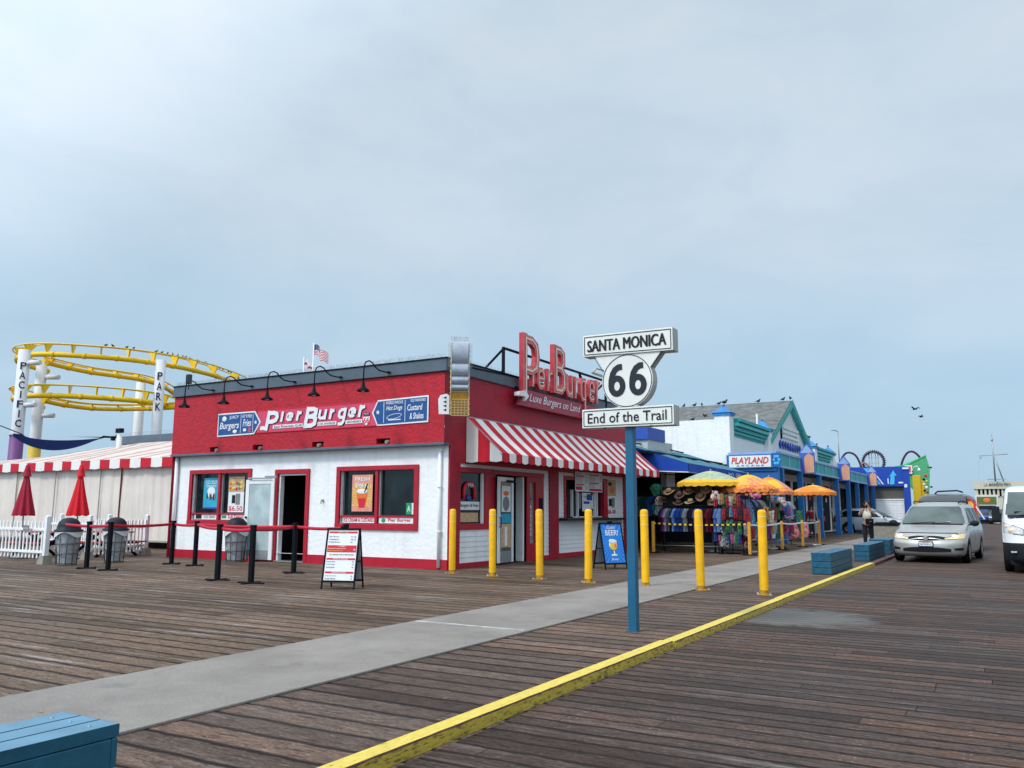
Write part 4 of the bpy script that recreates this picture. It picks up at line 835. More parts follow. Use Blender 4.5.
def beer_wrap():
    global PR
    keep=PR[6]; PR[6]=mat('sky blue print',(.015,.17,.62),.45); aframe((-8.66,19.6),R(62),.70,1.14,.5,'blue cold beer sandwich board behind the tall sign post',beer); PR[6]=keep
beer_wrap()
# ------------------------------------------------------------ bollards
b0=None
bp=[(-11.1,16.15,1.47,'yellow bollard standing right at the red corner of the diner'),(-9.9,15.98,1.45,'yellow bollard in front of the diner door leaf'),(-8.62,15.82,1.45,'yellow bollard third from the diner corner'),(-7.38,15.6,1.44,'yellow bollard in front of the service window'),(-6.08,15.42,1.42,'yellow bollard standing on the concrete path beside the sign post'),(-4.95,15.3,1.41,'yellow bollard in front of the shirt rack'),(-3.74,15.05,1.41,'yellow bollard nearest the yellow kerb')]
for x,y,h,l in bp:
    if b0 is None:
        b0=thing('bollard',l,'bollard',(x,y,0),0,'yellow bollards crossing the walkway')
        b=MB(); b.lathe([(.077,.0),(.077,h-.05),(.071,h-.02),(.045,h),(0,h+.005)],n=24); obj('post',b,YEL,b0)
        b=MB(); b.lathe([(.0785,h-.29),(.0795,h-.30),(.0785,h-.306)],n=24); b.lathe([(.078,h-.13),(.080,h-.125),(.080,h-.12),(.078,h-.115)],n=24); obj('band',b,mat('pale yellow tape',(.8,.62,.2),.4),b0)
        b=MB(); b.box(-.13,.13,-.13,.13,.0,.012); fl=obj('base_plate',b,RUST,b0,bevel=.004); b=MB(); b.lathe([(.0782,.014),(.0782,.07),(.0775,.085)],n=24); obj('scuffed_foot',b,RUST,b0)
        b=MB(); [b.lathe([(.018,.014),(.018,.032),(0,.034)],(sx*.10,sy*.10,0),6) for sx in(-1,1) for sy in(-1,1)]; obj('bolt',b,STEEL,fl)
    else:
        c=copy_tree(b0,(x,y,0),random.uniform(-.1,.1),l); c.rotation_euler=(random.uniform(-.012,.012),random.uniform(-.012,.012),random.uniform(-3,3))
# ------------------------------------------------------------ benches (blue boxes)
BB=mat('blue bench paint',(.012,.09,.155),.45,var=.25,scale=9,bump=.006,bscale=22,dirt=.3); BBT=mat('lit blue bench top',(.035,.13,.21),.5,var=.15,scale=5,bump=.003)  # top colour lighter than the sides: light from above painted in
BBL=mat('brightly lit bench top',(.115,.25,.36),.5,var=.15,scale=5,bump=.003)  # foreground top, light from above painted in more strongly
def bench(x0,x1,y0,y1,h,label,top=None):
    t=thing('box_bench',label,'bench',((x0+x1)/2,(y0+y1)/2,0),0,'blue timber box benches along the kerb'); w=(x1-x0)/2; l=(y1-y0)/2
    b=MB(); b.box(-w+.02,w-.02,-l+.02,l-.02,0,h-.05,1)
    nb=3; hh=(h-.06)/nb
    for k in range(nb):
        z0=.012+k*hh; z1=z0+hh-.012
        b.box(-w,w,-l,-l+.03,z0,z1,0); b.box(-w,w,l-.03,l,z0,z1,0); b.box(w-.03,w,-l+.031,l-.031,z0,z1,0); b.box(-w,-w+.03,-l+.031,l-.031,z0,z1,0)
    obj('side_boards',b,[BB,DARK],t,bevel=.005)
    b=MB(); [b.lathe([(.009,0),(.009,.003),(0,.004)],(sx*(w-.07),sy*(l-.10),h),8) for sx in(-1,0,1) for sy in(-1,-.35,.35,1)]; obj('screw',b,STEEL,t)['kind']='stuff'
    n=3; ww=(2*w+.01)/n
    for k in range(n):
        b=MB(); xa,xb=-w-.005+k*ww,-w-.005+(k+1)*ww-.008; b.box(xa,xb,-l-.005,l+.005,h-.055,h-.001,1); b.quad((xa+.003,-l,h),(xb-.003,-l,h),(xb-.003,l,h),(xa+.003,l,h),0); obj('top_board',b,[top or BBT,BB],t)
bench(-3.99,-3.56,-.6,2.52,.48,'blue box bench cut off by the bottom left corner',BBL); bench(-3.98,-3.55,20.5,23.6,.49,'blue box bench nearest the end of the yellow kerb'); bench(-3.95,-3.53,26.6,30.3,.47,'middle blue box bench in front of the person in dark trousers'); bench(-4.1,-3.45,31.0,33.5,.5,'farthest blue box bench, partly behind the silver minivan')
b=MB(); b.box(-4.75,-3.75,37.5,38.4,0,.88); b.box(-4.8,-3.7,37.45,38.45,.88,.95,1); b.box(-4.7,-3.8,37.6,38.3,.95,1.0,1); tag(obj('planter_box',b,[CONC,BLK],bevel=.02),'beige concrete block bin with black lid left of the minivan','planter')
# ------------------------------------------------------------ route 66 sign
S=thing('route_sign','tall blue post with white Santa Monica 66 End of the Trail sign','sign',(-3.995,9.72,0))
PB=mat('blue steel post paint',(.012,.105,.20),.4,var=.1,scale=4,dirt=.1); SW=mat('aged white sign enamel',(.74,.75,.71),.5,var=.07,scale=4,dirt=.25)
b=MB(); b.box(-.053,.053,-.053,.053,0,2.5); obj('post',b,PB,S,bevel=.006)
b=MB(); b.box(-.075,.075,-.075,.075,.0,.012); obj('base_plate',b,PB,S)
F=lambda u,v,n:(u,-n,v); ed=mat('sign cabinet edge',(.42,.43,.40),.5,dirt=.3)
def cab(poly,n0,n1,nm):
    b=MB(F); b.prism(poly,n0,n1,0,1); return obj(nm,b,[SW,ed],S,bevel=.006)
n0,n1=-.1,.1
r=.345; cz=3.07
c1=cab([(-.60,3.42),(.62,3.40),(.62,3.69),(-.60,3.70)],n0,n1,'top_panel')
pts=[(-.42,3.412),(-.3,3.19)]; 
a0,a1=R(160),R(380)
shield=[(-.44,3.417),(-.315,3.22)]+[(r*math.cos(t),cz+r*math.sin(t)) for t in [R(155)+R(95)*i/10 for i in range(11)]]+[(-.20,2.735),(.20,2.735)]+[(r*math.cos(t),cz+r*math.sin(t)) for t in [R(290)+R(95)*i/10 for i in range(11)]]+[(.315,3.22),(.46,3.405)]
c2=cab(shield,n0+.02,n1-.02,'shield_panel')
c3=cab([(-.62,2.49),(.61,2.48),(.61,2.73),(-.62,2.73)],n0,n1,'bottom_panel')
def outline(poly,n,w,parent):
    b=MB(F); k=len(poly)
    for i in range(k): 
        p,q=poly[i],poly[(i+1)%k]; b.bar((p[0],p[1],n),(q[0],q[1],n),w,.004)
    obj('border_line',b,BLKI,parent)
outline([(-.575,3.445),(.595,3.425),(.595,3.665),(-.575,3.675)],n1+.003,.009,c1); outline([(-.595,2.515),(.585,2.505),(.585,2.705),(-.595,2.705)],n1+.003,.009,c3); outline([(r*.955*math.cos(2*PI*i/40),cz+r*.955*math.sin(2*PI*i/40)) for i in range(40)],n1-.016,.008,c2)
outline([(-.455,3.417),(-.33,3.21)],n1-.016,.006,c2); outline([(.475,3.405),(.33,3.21)],n1-.016,.006,c2)
b=MB(F)
for i in range(4): b.text('SANTA MONICA',-.537+.0045*i,.527+.0045*i,3.475,3.625,n1+.002,.004+.0006*i,bold=0)
obj('lettering',b,BLKI,c1)
b=MB(F); stroke(b,'6',-.262,-.012,2.875,3.285,n1-.018,.004,.076); stroke(b,'6',.022,.272,2.875,3.285,n1-.018,.004,.076); obj('numeral',b,mat('charcoal print',(.015,.018,.028),.5),c2)
b=MB(F); b.text('End of the Trail',-.54,.52,2.545,2.675,n1+.002,.004,bold=.02); obj('lettering',b,BLKI,c3)
b=MB(F)
for u in(-.3,.02,.32): b.box(u-.012,u+.012,3.69,3.71,-.01,.02); b.box(u-.01,u+.01,2.47,2.485,.1,.12)
obj('mounting_bolt',b,BLK,S)
#@@PART2
# ------------------------------------------------------------ vehicles (lofted shells split into parts)
def print_mat0(nm,c1,c2,sc):
    m=bpy.data.materials.new(nm); m.use_nodes=True; t=m.node_tree; bs=t.nodes['Principled BSDF']; bs.inputs['Roughness'].default_value=.05; bs.inputs['Specular IOR Level'].default_value=.5; tc=_n(t,'ShaderNodeTexCoord')
    n=_n(t,'ShaderNodeTexNoise'); n.inputs['Scale'].default_value=sc; n.inputs['Detail'].default_value=4; t.links.new(tc.outputs['Object'],n.inputs[0])
    r=_n(t,'ShaderNodeValToRGB'); r.color_ramp.elements[0].position=.40; r.color_ramp.elements[1].position=.62; r.color_ramp.elements[0].color=(*c1,1); r.color_ramp.elements[1].color=(*c2,1)
    t.links.new(n.outputs['Fac'],r.inputs[0]); t.links.new(r.outputs[0],bs.inputs['Base Color']); return m
def lerp(a,b,t): return a+(b-a)*t
def shell(stations,step=.035):
    rows=[]
    for s,e in zip(stations,stations[1:]):
        d=math.hypot(e[0]-s[0],e[1]-s[1]); n=max(1,int(math.ceil(d/step)))
        for i in range(n): rows.append([lerp(a,b,i/n) for a,b in zip(s,e)])
    rows.append(list(stations[-1]))
    # smooth rows a little
    for _ in range(2):
        q=[r[:] for r in rows]
        for i in range(1,len(rows)-1): rows[i]=[(q[i-1][k]+2*q[i][k]+q[i+1][k])/4 for k in range(len(q[i]))]
    return rows
def outline_pts(r,nf=26,ns=70,nr=14):
    z,yf,yr,w,Lf,n=r; Lr=.5; out=[]
    Lf=min(Lf,(yr-yf)*.45); Lr=min(Lr,(yr-yf)*.45)
    for i in range(nf):
        t=(PI/2)*i/nf; out.append((w*math.sin(t)**(2/n),yf+Lf-Lf*max(0,math.cos(t))**(2/n)))
    for i in range(ns): out.append((w,lerp(yf+Lf,yr-Lr,i/ns)))
    for i in range(nr+1):
        t=(PI/2)*(1-i/nr); out.append((w*math.sin(t)**(2/3.5),yr-Lr+Lr*max(0,math.cos(t))**(2/3.5)))
    half=[(x,y,z) for x,y in out]
    return half+[(-x,y,z) for x,y,z in half[::-1][1:-1]]
def fy(st,x,z):
    for s,e in zip(st,st[1:]):
        if s[0]<=z<=e[0]:
            k=(z-s[0])/(e[0]-s[0]); r=[lerp(a,b,k) for a,b in zip(s,e)]; z_,yf,yr,w,Lf,n=r; sn=min(.9995,(abs(x)/w)**(n/2)); return yf+Lf-Lf*(1-sn*sn)**(1/n)
    return 0
def skin_patch(st,nm,m,x0,x1,lo,hi,t,off=.012,nu=24,nv=6):
    b=MB(); b.grid(lambda u,v:(lambda x:(lambda z:(x,fy(st,x,z)-off,z))(lo(x)+(hi(x)-lo(x))*v))(x0+(x1-x0)*u),nu,nv); return obj(nm,b,m,t)
def vehicle(name,label,cat,loc,rz,stations,classify,mats,wheels,wr,hw,extras=None,scale=1,step=.035):
    t=thing(name,label,cat,(loc[0],loc[1],0),rz); t.scale=(scale,)*3
    rows=shell(stations,step); rings=[outline_pts(r) for r in rows]; K=len(rings[0]); V=[p for rg in rings for p in rg]
    parts={}
    for i in range(len(rings)-1):
        for k in range(K):
            f=(i*K+k,i*K+(k+1)%K,(i+1)*K+(k+1)%K,(i+1)*K+k)
            c=[sum(V[j][a] for j in f)/4 for a in range(3)]
            parts.setdefault(classify(c[0],c[1],c[2],rows[i][3]),[]).append(f)
    parts.setdefault('body',[]).append(tuple((len(rings)-1)*K+k for k in range(K)))
    for nm,F in parts.items():
        used=sorted({j for f in F for j in f}); ix={j:i for i,j in enumerate(used)}
        b=MB(); b.add([V[j] for j in used],[tuple(ix[j] for j in f) for f in F],0,True)
        m,lift=mats[nm] if isinstance(mats[nm],tuple) else (mats[nm],0)
        if nm in('headlight','side_window','fog_lamp','tail_lamp'):  # one mesh per side
            for sg in(-1,1):
                G_=[f for f in F if sg*sum(V[j][0] for j in f)>0]
                if not G_: continue
                used=sorted({j for f in G_ for j in f}); ix={j:i for i,j in enumerate(used)}
                b=MB(); b.add([V[j] for j in used],[tuple(ix[j] for j in f) for f in G_],0,True); obj(nm,b,m,t)
        else: obj(nm,b,m,t)
    b=MB(); z0=stations[0][0]; b.box(-stations[0][3]*.93,stations[0][3]*.93,stations[0][1]+.15,stations[0][2]-.15,z0-.02,z0+.3); obj('underbody',b,DARK,t)
    for wy in wheels:
        for s in(-1,1):
            b=MB(lambda x,y,z,s=s,wy=wy:(s*(hw-.2+z),wy+x,wr+y)); b.lathe([(.0,0),(wr*.9,.0),(wr,.03),(wr,.17),(wr*.93,.205),(wr*.68,.212),(wr*.66,.19)],n=36); wh=obj('wheel',b,RUB,t)
            b=MB(lambda x,y,z,s=s,wy=wy:(s*(hw-.2+z),wy+x,wr+y)); b.lathe([(wr*.67,.2),(wr*.62,.205),(wr*.58,.16),(wr*.15,.19),(0,.195)],n=30); 
            for k in range(7): a=2*PI*k/7; b.bar((0,0,.195),(wr*.6*math.cos(a),wr*.6*math.sin(a),.2),.05,.02,0)
            obj('rim',b,mat('wheel alloy',(.4,.41,.42),.35,metal=.7),wh)
    if extras: extras(t)
    return t
def paint(nm,c,r=.3,met=.0): return mat(nm,c,r,metal=met,var=.04,scale=3,coat=.6)
CG=mat('car window glass',(.02,.032,.036),.04,var=.9,scale=2.6,spec=.55)
CGW=print_mat0('windscreen glass',(.045,.065,.065),(.10,.135,.13),.9); CGS=mat('side window glass',(.006,.009,.010),.25,var=.3,spec=.06)
LENS_ON=mat('lit headlamp glass',(.55,.46,.26),.1,var=.25,scale=14,emit=(1,.76,.34,.32),coat=1); LENS=mat('clear lamp glass',(.5,.5,.5),.08,var=.25,scale=16,coat=1); TAIL=mat('red lamp glass',(.25,.01,.01),.1,coat=1)
BPL=mat('black bumper plastic',(.014,.016,.02),.6,var=.15,spec=.15)
def base_class(P):
    def f(x,y,z,w):
        ax=abs(x)
        for wy in P['wheels']:
            if ax>P['hw']-.2 and (y-wy)**2+(z-P['wr'])**2<(P['wr']+.045)**2 and z<P['belt']-.1: return 'wheel_arch'
        ws0,ws1,yw,sl=P['ws']
        if ws0<z<ws1 and ax<w-.075-.03*(z-ws0) and y<yw+(z-ws0)*sl+.75: return 'windshield'
        if ws0-.045<z<=ws0 and ax<w-.12 and y<yw+.6: return 'trim'
        if P['sw'][0]<z<P['sw'][1] and ax>w-.012:
            for a,c in P['swy']:
                if a+max(0,(z-P['sw'][0]))*(sl*.95 if a==P['swy'][0][0] else .0)<y<c-(.35*(z-P['sw'][0]) if c==P['swy'][-1][1] else 0): return 'side_window'
        if ax>w-.012 and .32<z<P['belt']:
            for s in P['seams']:
                if abs(y-s)<.013: return 'trim'
        if P['sw'][0]+.03<z<P['sw'][1]-.04 and ax<w-.12 and y>P['L']-.9: return 'rear_window'
        if y>P['L']-.35 and ax>w-.16 and P['belt']-.25<z<P['belt']+.1: return 'tail_lamp'
        return P['face'](ax,y,z,w)
    return f
def mv_face(ax,y,z,w):
    if y<.85:
        if abs(z-.84)<.008 and ax<.78: return 'trim'
    return 'body'
MVS=[(.20,.16,4.95,.88,.7,3.0),(.25,.06,5.0,.93,.8,3.0),(.33,.015,5.04,.96,.85,2.9),(.45,.0,5.07,.975,.85,2.8),(.56,.005,5.08,.98,.85,2.8),(.63,.05,5.07,.985,.9,2.7),(.70,.085,5.06,.985,.95,2.6),(.78,.13,5.06,.985,1.0,2.5),(.845,.22,5.05,.98,1.05,2.4),(.90,.40,5.05,.975,1.0,2.6),(.955,.66,5.04,.965,.95,3.0),(1.01,.93,5.03,.955,.8,3.2),(1.045,1.08,5.02,.945,.75,3.0),(1.10,1.18,5.01,.935,.7,2.8),(1.35,1.56,4.97,.855,.7,2.9),(1.58,1.93,4.88,.765,.7,3.0),(1.65,2.08,4.83,.72,.7,3.0),(1.70,2.3,4.7,.64,.7,2.8),(1.735,2.7,4.4,.48,.6,2.6),(1.745,3.1,4.0,.2,.4,2.4)]
MVP=dict(wheels=(.98,4.0),hw=.975,wr=.335,belt=1.0,ws=(1.105,1.60,1.2,1.55),sw=(1.08,1.56),swy=[(1.42,2.45),(2.55,3.55),(3.65,4.75)],seams=(1.42,2.50,3.60),L=5.08,face=mv_face)
mvp=mat('champagne silver car paint',(.44,.44,.42),.32,metal=.45,var=.02,scale=1,coat=.6)
def mv_extras(t):
    G=lambda x:abs(x)
    skin_patch(MVS,'grille',BPL,-.47,.47,lambda x:.625+.05*(x/.47)**2,lambda x:.775-.055*abs(x/.47)**3,t,.008,30,6)
    for z0,z1,w_ in((.772,.788,.50),(.694,.706,.42)): skin_patch(MVS,'chrome_bar',CHR,-w_,w_,lambda x,z0=z0,w_=w_:z0+(.03 if z0<.65 else -.045)*abs(x/w_)**3,lambda x,z1=z1,w_=w_:z1+(.03 if z1<.65 else -.045)*abs(x/w_)**3,t,.02,30,2)
    skin_patch(MVS,'lower_intake',BPL,-.62,.62,lambda x:.31+.02*(x/.62)**2,lambda x:.45-.045*abs(x/.62)**3,t,.008,30,3)
    for s in(-1,1):
        skin_patch(MVS,'headlight',LENS_ON,s*.47,s*.93,lambda x:.665+(abs(x)-.47)*.08,lambda x:.70+(abs(x)-.47)*.34 if abs(x)<.85 else .829-(abs(x)-.85)*.3,t,.010,20,6)
        skin_patch(MVS,'fog_recess',BPL,s*.70,s*.90,lambda x:.37,lambda x:.425+(abs(x)-.7)*.1,t,.008,8,2)
        b=MB(); b.tube([(s*x_,fy(MVS,x_,z_)-.012,z_) for x_,z_ in((.46,.66),(.6,.67),(.75,.685),(.93,.70))],.006,5); b.tube([(s*x_,fy(MVS,x_,z_)-.012,z_) for x_,z_ in((.46,.70),(.6,.745),(.75,.795),(.85,.83))],.006,5); obj('headlight_seam',b,BPL,t)
        b=MB(); b.tube([(s*.5,fy(MVS,.5,.86)-.004,.86),(s*.56,fy(MVS,.56,.93)-.004,.93),(s*.66,fy(MVS,.66,1.0)-.003,1.0)],.005,5); obj('hood_crease',b,mvp,t)
    for s in(-1,1):
        b=MB(); b.ell((s*1.10,1.50,1.11),(.12,.07,.085),14,10); b.bar((s*.93,1.5,1.06),(s*1.05,1.5,1.08),.06,.04); obj('mirror',b,BPL,t)
        b=MB(); b.tube([(s*.62,2.3,1.70),(s*.64,2.5,1.76),(s*.64,4.3,1.76),(s*.62,4.5,1.70)],.018,8); obj('roof_rail',b,BPL,t)
        b=MB()
        for i,y in enumerate((1.62,2.62)): b.box(s*.985-.012,s*.985+.014,y+.5,y+.7,.86,.89)
        obj('door_handle',b,mvp,t)
    b=MB(); b.box(-.19,.19,-.028,.02,.455,.615,1); b.box(-.17,.17,-.03,.02,.47,.60,0); p=obj('licence_plate',b,[PAPER,BPL],t)
    b=MB(lambda u,v,n:(u,-.03-n,v)); b.text('5RTK612',-.14,.14,.505,.55,.001,m=0,bold=.03); b.box(-.17,.17,.47,.482,0,.003,1); b.box(-.17,.17,.588,.60,0,.003,1); b.text('CALIFORNIA',-.08,.08,.566,.584,.002,m=2); obj('lettering',b,[BLUI,BPL,REDI],p)
    b=MB(lambda u,v,n:(u,.035-n,v)); 
    for rx,rz_ in((.075,.048),(.045,.02),(.022,.045)): b.tube([(rx*math.cos(2*PI*i/20),.70+rz_*math.sin(2*PI*i/20),.0) for i in range(20)],.008,6,closed=True)
    obj('emblem',b,CHR,t)
    b=MB(); b.tube([(-.55,1.16,1.10),(.0,1.20,1.14),(.1,1.21,1.14)],.01,6); b.tube([(.0,1.16,1.10),(.5,1.24,1.13)],.01,6); obj('wiper',b,BPL,t)
    for s in(-1,1):
        b=MB(); b.ell((s*.70,fy(MVS,.70,.745)+.0,.745),(.095,.03,.05),14,10); obj('headlamp_bulb',b,mat('glowing headlamp',(.9,.8,.5),.2,emit=(1,.78,.34,3.2)),t)
    b=MB(); b.box(.28,.5,1.28,1.3,1.14,1.155); obj('dash_sticker',b,PAPER,t)
vehicle('minivan','champagne silver minivan with its headlights on, driving along the deck','minivan',(-2.02,26.6),R(-4.5),MVS,base_class(MVP),dict(body=mvp,wheel_arch=DARK,windshield=CGW,side_window=CGS,rear_window=CG,trim=BPL,tail_lamp=TAIL,headlight=LENS_ON,grille=BPL,chrome_bar=CHR,intake=BPL,fog_lamp=BPL),MVP['wheels'],.335,.975,mv_extras,step=.03)
def tv_face(ax,y,z,w):
    if y<1.0:
        lo=.90+(ax-.5)*.16; hi=1.06+(ax-.5)*.42
        if y<.6 and .70<ax<.86 and .47<z<.54: return 'fog_lamp'
    if z<.70 and y<1.0: return 'bumper'
    if z<.36: return 'bumper'
    return 'body'
TVS=[(.22,.14,5.5,.93,.8,3.0),(.32,.03,5.53,.97,.85,3.0),(.5,.0,5.55,.99,.85,2.9),(.66,.01,5.55,1.0,.85,2.9),(.74,.05,5.55,1.0,.85,2.9),(.95,.09,5.55,1.0,.9,2.8),(1.06,.17,5.55,.995,.95,2.7),(1.16,.34,5.55,.99,.9,2.8),(1.23,.55,5.55,.985,.85,3.0),(1.29,.72,5.55,.98,.8,3.0),(1.35,.84,5.55,.975,.75,3.0),(1.65,1.16,5.53,.93,.7,3.0),(1.95,1.5,5.5,.88,.7,3.2),(2.03,1.64,5.45,.85,.7,3.2),(2.09,1.9,5.3,.78,.6,3.2),(2.12,2.3,5.1,.6,.5,3.0),(2.13,2.8,4.7,.3,.4,3.0)]
TVP=dict(wheels=(1.0,4.3),hw=.99,wr=.35,belt=1.25,ws=(1.37,1.95,.85,1.1),sw=(1.34,1.9),swy=[(1.15,2.1)],seams=(1.1,2.15,3.3),L=5.55,face=tv_face)
tvp=paint('white van paint',(.72,.74,.76),.3)
def tv_extras(t):
    skin_patch(TVS,'grille',BPL,-.5,.5,lambda x:.76,lambda x:1.03,t,.01,20,4)
    for s in(-1,1): skin_patch(TVS,'headlight',LENS,s*.56,s*.955,lambda x:.90+(abs(x)-.56)*.14,lambda x:1.04+(abs(x)-.56)*.40,t,.012,20,6)
    for s in(-1,1):
        b=MB(); b.box(s*1.10-.09,s*1.10+.09,1.15,1.24,1.22,1.58); b.bar((s*.98,1.25,1.35),(s*1.1,1.2,1.35),.05,.12); obj('mirror',b,BPL,t,bevel=.03)
    b=MB(); b.box(-.26,.26,-.03,.02,.5,.62); obj('licence_plate',b,PAPER,t)
    b=MB(lambda u,v,n:(u,.06-n,v)); b.tube([(.14*math.cos(2*PI*i/24),.93+.06*math.sin(2*PI*i/24),0) for i in range(24)],.012,6,closed=True); obj('emblem',b,CHR,t)
    b=MB(); b.tube([(-.6,.84,1.36),(0,.93,1.42),(.05,.93,1.42)],.012,6); b.tube([(.05,.84,1.36),(.6,.95,1.42)],.012,6); b.box(-.7,-.35,1.0,1.02,1.40,1.46); obj('wiper',b,BPL,t)
    b=MB(); [b.box(s*.78-.06,s*.78+.06,.09,.12,.49,.525) for s in(-1,1)]; obj('fog_lamp_glass',b,LENS,t)
    for s in(-1,1):
        b=MB(); b.ell((s*.76,fy(TVS,.76,1.0),1.0),(.11,.035,.065),14,10); b.ell((s*.88,fy(TVS,.88,1.1),1.1),(.05,.03,.04),10,8); obj('headlamp_bulb',b,mat('amber white reflector',(.75,.52,.38),.15,coat=1,emit=(1,.7,.5,.12)),t)
        b=MB(); b.tube([(s*x_,fy(TVS,x_,z_)-.015,z_) for x_,z_ in((.55,1.04),(.56,.90),(.75,.925),(.95,.955),(.955,1.19),(.75,1.12),(.55,1.04))],.009,6); obj('headlamp_trim',b,BPL,t)
    b=MB(); b.grid(lambda u,v:((u-.5)*1.7,.74+.13*v+.12*(2*abs(u-.5))**3,1.302+.065*v),20,2); obj('cowl',b,BPL,t)
    b=MB(); [b.tube([(s*.5,.13,1.08),(s*.62,.5,1.235),(s*.7,.72,1.30)],.006,5) for s in(-1,1)]; obj('hood_crease',b,MATS['white van paint'],t)
vehicle('cargo_van','white van with black bumper cut off by the right edge of the photo','van',(.88,23.2),0,TVS,base_class(TVP),dict(body=tvp,bumper=BPL,wheel_arch=DARK,windshield=CGW,side_window=CGS,rear_window=CG,trim=BPL,tail_lamp=TAIL,headlight=LENS,grille=BPL,fog_lamp=BPL),TVP['wheels'],.35,.99,tv_extras)
# ordinary car shell
def cr_face(ax,y,z,w):
    if y<.8:
        if .5<ax<.88 and .62+(ax-.5)*.1<z<.70+(ax-.5)*.3: return 'headlight'
        if ax<.45 and .5<z<.68: return 'grille'
        if y<.3 and ax<.6 and .28<z<.38: return 'intake'
    return 'body'
CRS=[(.2,.14,4.5,.84,.7,3),(.28,.04,4.55,.88,.8,3),(.45,0,4.6,.9,.8,2.8),(.6,.04,4.6,.91,.8,2.7),(.72,.12,4.6,.91,.85,2.6),(.80,.3,4.58,.9,.9,2.6),(.88,.7,4.56,.89,.85,3),(.95,1.1,4.54,.88,.8,3),(1.0,1.22,4.5,.87,.7,2.8),(1.25,1.68,4.3,.78,.6,2.9),(1.42,2.05,4.0,.70,.6,3),(1.48,2.3,3.8,.62,.5,2.8),(1.52,2.7,3.5,.4,.4,2.6),(1.525,2.9,3.3,.2,.2,2.6)]
CRP=dict(wheels=(.85,3.6),hw=.89,wr=.33,belt=.92,ws=(1.02,1.40,1.3,1.8),sw=(.98,1.38),swy=[(1.55,2.5),(2.58,4.0)],seams=(1.45,2.54,3.5),L=4.6,face=cr_face)
def car(label,loc,rz,pm,sc=1,name='parked_car',cat='car'):
    def ex(t):
        for s in(-1,1):
            b=MB(); b.ell((s*1.0,1.55,1.02),(.1,.06,.07),10,8); obj('mirror',b,BPL,t)
    vehicle(name,label,cat,loc,rz,CRS,base_class(CRP),dict(body=pm,wheel_arch=DARK,windshield=CG,side_window=CGS,rear_window=CG,trim=BPL,tail_lamp=TAIL,headlight=LENS,grille=BPL,intake=BPL),CRP['wheels'],.33,.89,ex,sc,step=.06)
car('silver grey car parked across the deck behind the blue arcade columns',(-5.2,60.5),R(90),paint('pale silver paint',(.42,.45,.48),.3,.4),1.08)
car('dark car parked in the shade beneath the arcade porch',(-9.6,70),R(60),paint('dark grey paint',(.03,.035,.04),.3),1.1)
car('small blue vehicle far away in front of the kiosk at the pier end',(-2.45,117),0,paint('deep blue paint',(.01,.05,.28),.3),1.15)
car('black vehicle beside the small blue one at the pier end',(-.75,113),0,paint('black car paint',(.012,.014,.018),.3),1.15)
# dark box truck behind the minivan
def bv_face(ax,y,z,w): return 'body'
BVS=[(.3,.1,5.2,1.0,.6,3),(.6,0,5.2,1.05,.6,3),(1.0,.1,5.2,1.05,.7,3),(1.25,.7,5.2,1.04,.7,3),(1.9,1.2,5.15,.96,.6,3),(2.05,1.5,5.0,.88,.6,3),(2.13,2.0,4.7,.7,.5,3),(2.16,2.6,4.2,.4,.4,3)]
BVP=dict(wheels=(1,4.1),hw=1.04,wr=.36,belt=1.2,ws=(1.3,1.86,.75,.9),sw=(1.3,1.85),swy=[(1.3,2.3),(2.4,3.7)],seams=(1.2,2.35),L=5.2,face=bv_face)
def bv_ex(t):
    b=MB(); b.tube([(-.4,2.2,2.14),(-.3,2.2,2.24),(.4,2.2,2.27),(.6,2.2,2.2)],.03,6); obj('roof_rack',b,BPL,t)
    b=MB(); b.box(1.06,1.09,2.0,3.2,1.5,2.0,0); b.box(1.06,1.095,2.2,2.6,1.3,1.8,1); obj('side_graphic',b,[REDI,YLI],t)
vehicle('dark_van','charcoal van with a bare roof rack following behind the silver minivan','van',(-2.0,35.3),0,BVS,base_class(BVP),dict(body=paint('charcoal van paint',(.045,.048,.055),.4),wheel_arch=DARK,windshield=CG,side_window=CGS,rear_window=CG,trim=BPL,tail_lamp=TAIL),BVP['wheels'],.36,1.04,bv_ex,step=.07)
# colourful pennant flag beside the vans
t=thing('feather_banner','red, yellow and green feather banner behind the right side of the minivan','banner',(-.92,32,0)); b=MB(); b.tube([(-.19,0,0),(-.19,0,1.95)],.012,6); b.lathe([(0,.03),(.12,.02),(.12,0)],(-.19,0,0),n=12); obj('pole',b,BLK,t)
b=MB(); b.grid(lambda u,v:(-.20+.26*u*(1 if v<.9 else .6)+.10*(1-v)+.02*math.sin(9*v),-.03*math.sin(u*6+v*5),1.02+.85*v),6,10,mf=lambda u,v:2 if v<.25 else (0 if v>.8 or u>.6 else 1)); b.bar((.08,-.04,1.62),(.30,-.05,1.20),.06,.04,3); obj('cloth',b,[REDI,YLI,GRI,PAPER],t)

